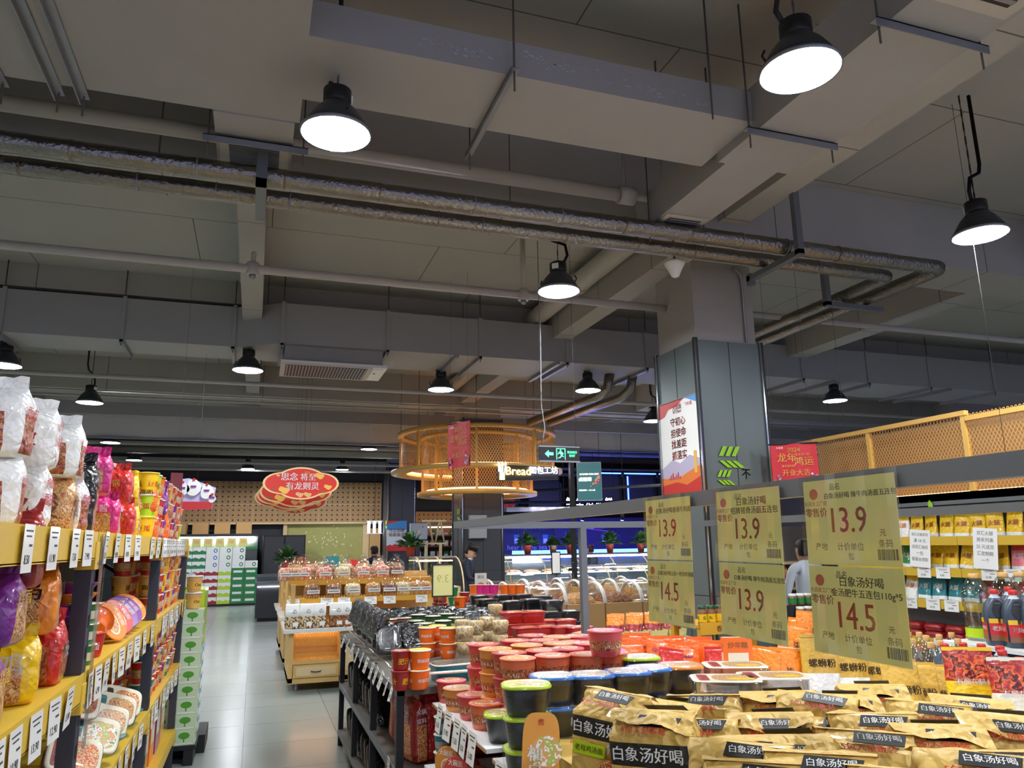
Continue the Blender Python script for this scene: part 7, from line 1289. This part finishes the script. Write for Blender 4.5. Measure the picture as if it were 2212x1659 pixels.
    MB().lathe([(.062, -.012), (.068, 0), (.06, .012)], 'white' if cap else shirt, 18, V(0, 0, 1.475), cb=False, ct=False).build('collar', o)
    for sd in (-1, 1):
        hx, hy, hz = V(sd*wr[0], wr[1], wr[2]); h = MB(); dr = Vector((0, -.25, -1)).normalized() if arms == 'down' else Vector((-sd*.3, -.9, -.3)).normalized(); sx = Vector((0, 1, 0)) if arms == 'down' else Vector((1, 0, 0)); p = Vector((hx, hy, hz))
        h.tube([p, p+dr*.04, p+dr*.085], [.024, .034, .03], 'skin', 10)
        for f in range(4): q = p+dr*.08+sx*(f-1.5)*.017; L = (.06, .07, .066, .05)[f]; h.tube([q, q+dr*L*.5, q+dr*L*.8+Vector((0, -.0, -.015)), q+dr*L*.95+Vector((0, 0, -.03))], [.009, .0085, .008, .006], 'skin', 6)
        q = p+dr*.03-sx*.028; h.tube([q, q-sx*.02+dr*.03, q-sx*.022+dr*.06], [.011, .01, .007], 'skin', 6); h.build('hand', o)
        fx, fy, fzz = V(sd*.1, .02, 0); MB().loft([se(.09, .25, 0, 3, 18, fx, fy-.06), se(.095, .26, .03, 3, 18, fx, fy-.06), se(.08, .16, .075, 3, 18, fx, fy-.02), se(.07, .08, .1, 3, 18, fx, fy)], 'shoe').build('shoe', o)
    return o
q = at(1012, 1230, 'y', 13.3); person('baker in black cap and dark uniform with white collar trim, head bowed', (q.x-.05, 13.3, 0), R(60), 'uniform', 'hair', 1.6, .12, .5, True, False, 'work')
q = at(809, 1190, 'y', 16.5); person('person with short black hair seen from behind at the far bread stands', (q.x, 16.5, 0), R(200), 'uniform', 'hair', 1.62)
q = at(1276, 1190, 'y', 17.4); person('person with brown tied-up hair in grey behind the deli counter', (q.x, 17.4, 0), R(200), 'shirt_gray', 'hair_brown', 1.56, 0, 0, False, True)
q = at(1742, 1240, 'y', 6.9); person('person in a white shirt partly hidden behind the nearest price card', (q.x, 6.9, 0), R(170), 'shirt_white', 'hair', 1.62)
# ================= labels by where each thing stands =================
def pix(o):
    v = o.location-Vector((0, 0, CH)); z = v.dot(_f); return (1106+FPX*v.dot(_r)/z, 829.5-FPX*v.dot(_u)/z, z)
NTH = ORD+['21st', '22nd', '23rd', '24th', '25th', '26th', '27th', '28th', '29th', '30th', '31st', '32nd']
def rank_stacks(group, prefix, noun='stack', key=0, word='from the left'):
    it = [o for o in S.objects if not o.parent and o.get('group') == group and o.get('label', '').startswith(prefix)]
    st = []
    for o in it:
        for s in st:
            if abs(s[0].location.x-o.location.x) < .03 and abs(s[0].location.y-o.location.y) < .03: s.append(o); break
        else: st.append([o])
    st.sort(key=lambda s: pix(s[0])[key])
    for i, s in enumerate(st):
        s.sort(key=lambda o: o.location.z)
        for j, o in enumerate(s):
            lv = '' if len(s) == 1 else ', bottom' if j == 0 else ', topmost' if j == len(s)-1 else ', second up' if j == 1 else ', third up' if j == 2 else ', fourth up' if j == 3 else ', fifth up'
            o['label'] = '%s, %s %s%s%s' % (prefix, NTH[i+1], (noun+' ') if noun else '', word, lv)
G1, G2 = 'round noodle tubs on the white table', 'tubs on the black rack'
for p in ('red noodle tub', 'amber noodle tub', 'orange noodle tub', 'dark red noodle tub'):
    rank_stacks(G1, p, ' '.join(p.split()[:-2])+' pile')
for p in ('orange black-rimmed tub', 'green black-rimmed tub', 'clear tub of white noodles', 'dark red tub around the bright green ones', 'magenta tub in the farthest row', 'orange tub in the farthest row'): rank_stacks(G2, p)
for p in ('black wrapped noodle tray at the rack far end', 'red noodle tray'): rank_stacks('trays on the middle display', p)
rank_stacks('flat noodle boxes', 'flat clear noodle box with printed lid', 'pile')
for g, p in (('orange pouches', 'orange stand-up pouch with blue lettering'), ('yellow pouches', 'yellow and white crumpled pouch between the big price cards'), ('clear bottles', 'clear plastic bottle with tan cap beside the vinegar jugs'), ('orange capped jars', 'brown jar with orange cap left of the clear bottles'), ('vinegar jugs', 'dark vinegar jug with red cap behind the red topped pouches'), ('vinegar jugs', 'dark vinegar jug with red cap on the raised white shelf')): rank_stacks(g, p, '')
pk = sorted((o for o in S.objects if not o.parent and o.get('group') == 'yellow noodle packs'), key=lambda o: -pix(o)[2])
for r in range(5):
    for i, o in enumerate(sorted(pk[r*5:r*5+5], key=lambda o: pix(o)[0])): o['label'] = 'yellow paper noodle pack with black band, %s row, %s from the left' % (('farthest', 'second farthest', 'middle', 'second nearest', 'nearest')[r], ORD[i+1])
rows = {}
for o in S.objects:
    if not o.parent and o.get('group') == 'right shelf price cards': rows.setdefault(round(o.location.z, 1), []).append(o)
for z, L in rows.items():
    for i, o in enumerate(sorted(L, key=lambda o: pix(o)[0])): o['label'] = 'white price card on the %s yellow lip of the right shelves, %s from the left' % ('second' if z > 1.3 else 'third' if z > 1 else 'fourth', ORD[i+1])
seen = {}
for o in S.objects:
    if not o.parent and 'label' in o:
        seen.setdefault(o['label'], []).append(o.name)
        if len(o['label'].split()) > 16: print('LONG', o.name, o['label'])
for k, v in seen.items():
    if len(v) > 1: print('SAME', k, v[:5])
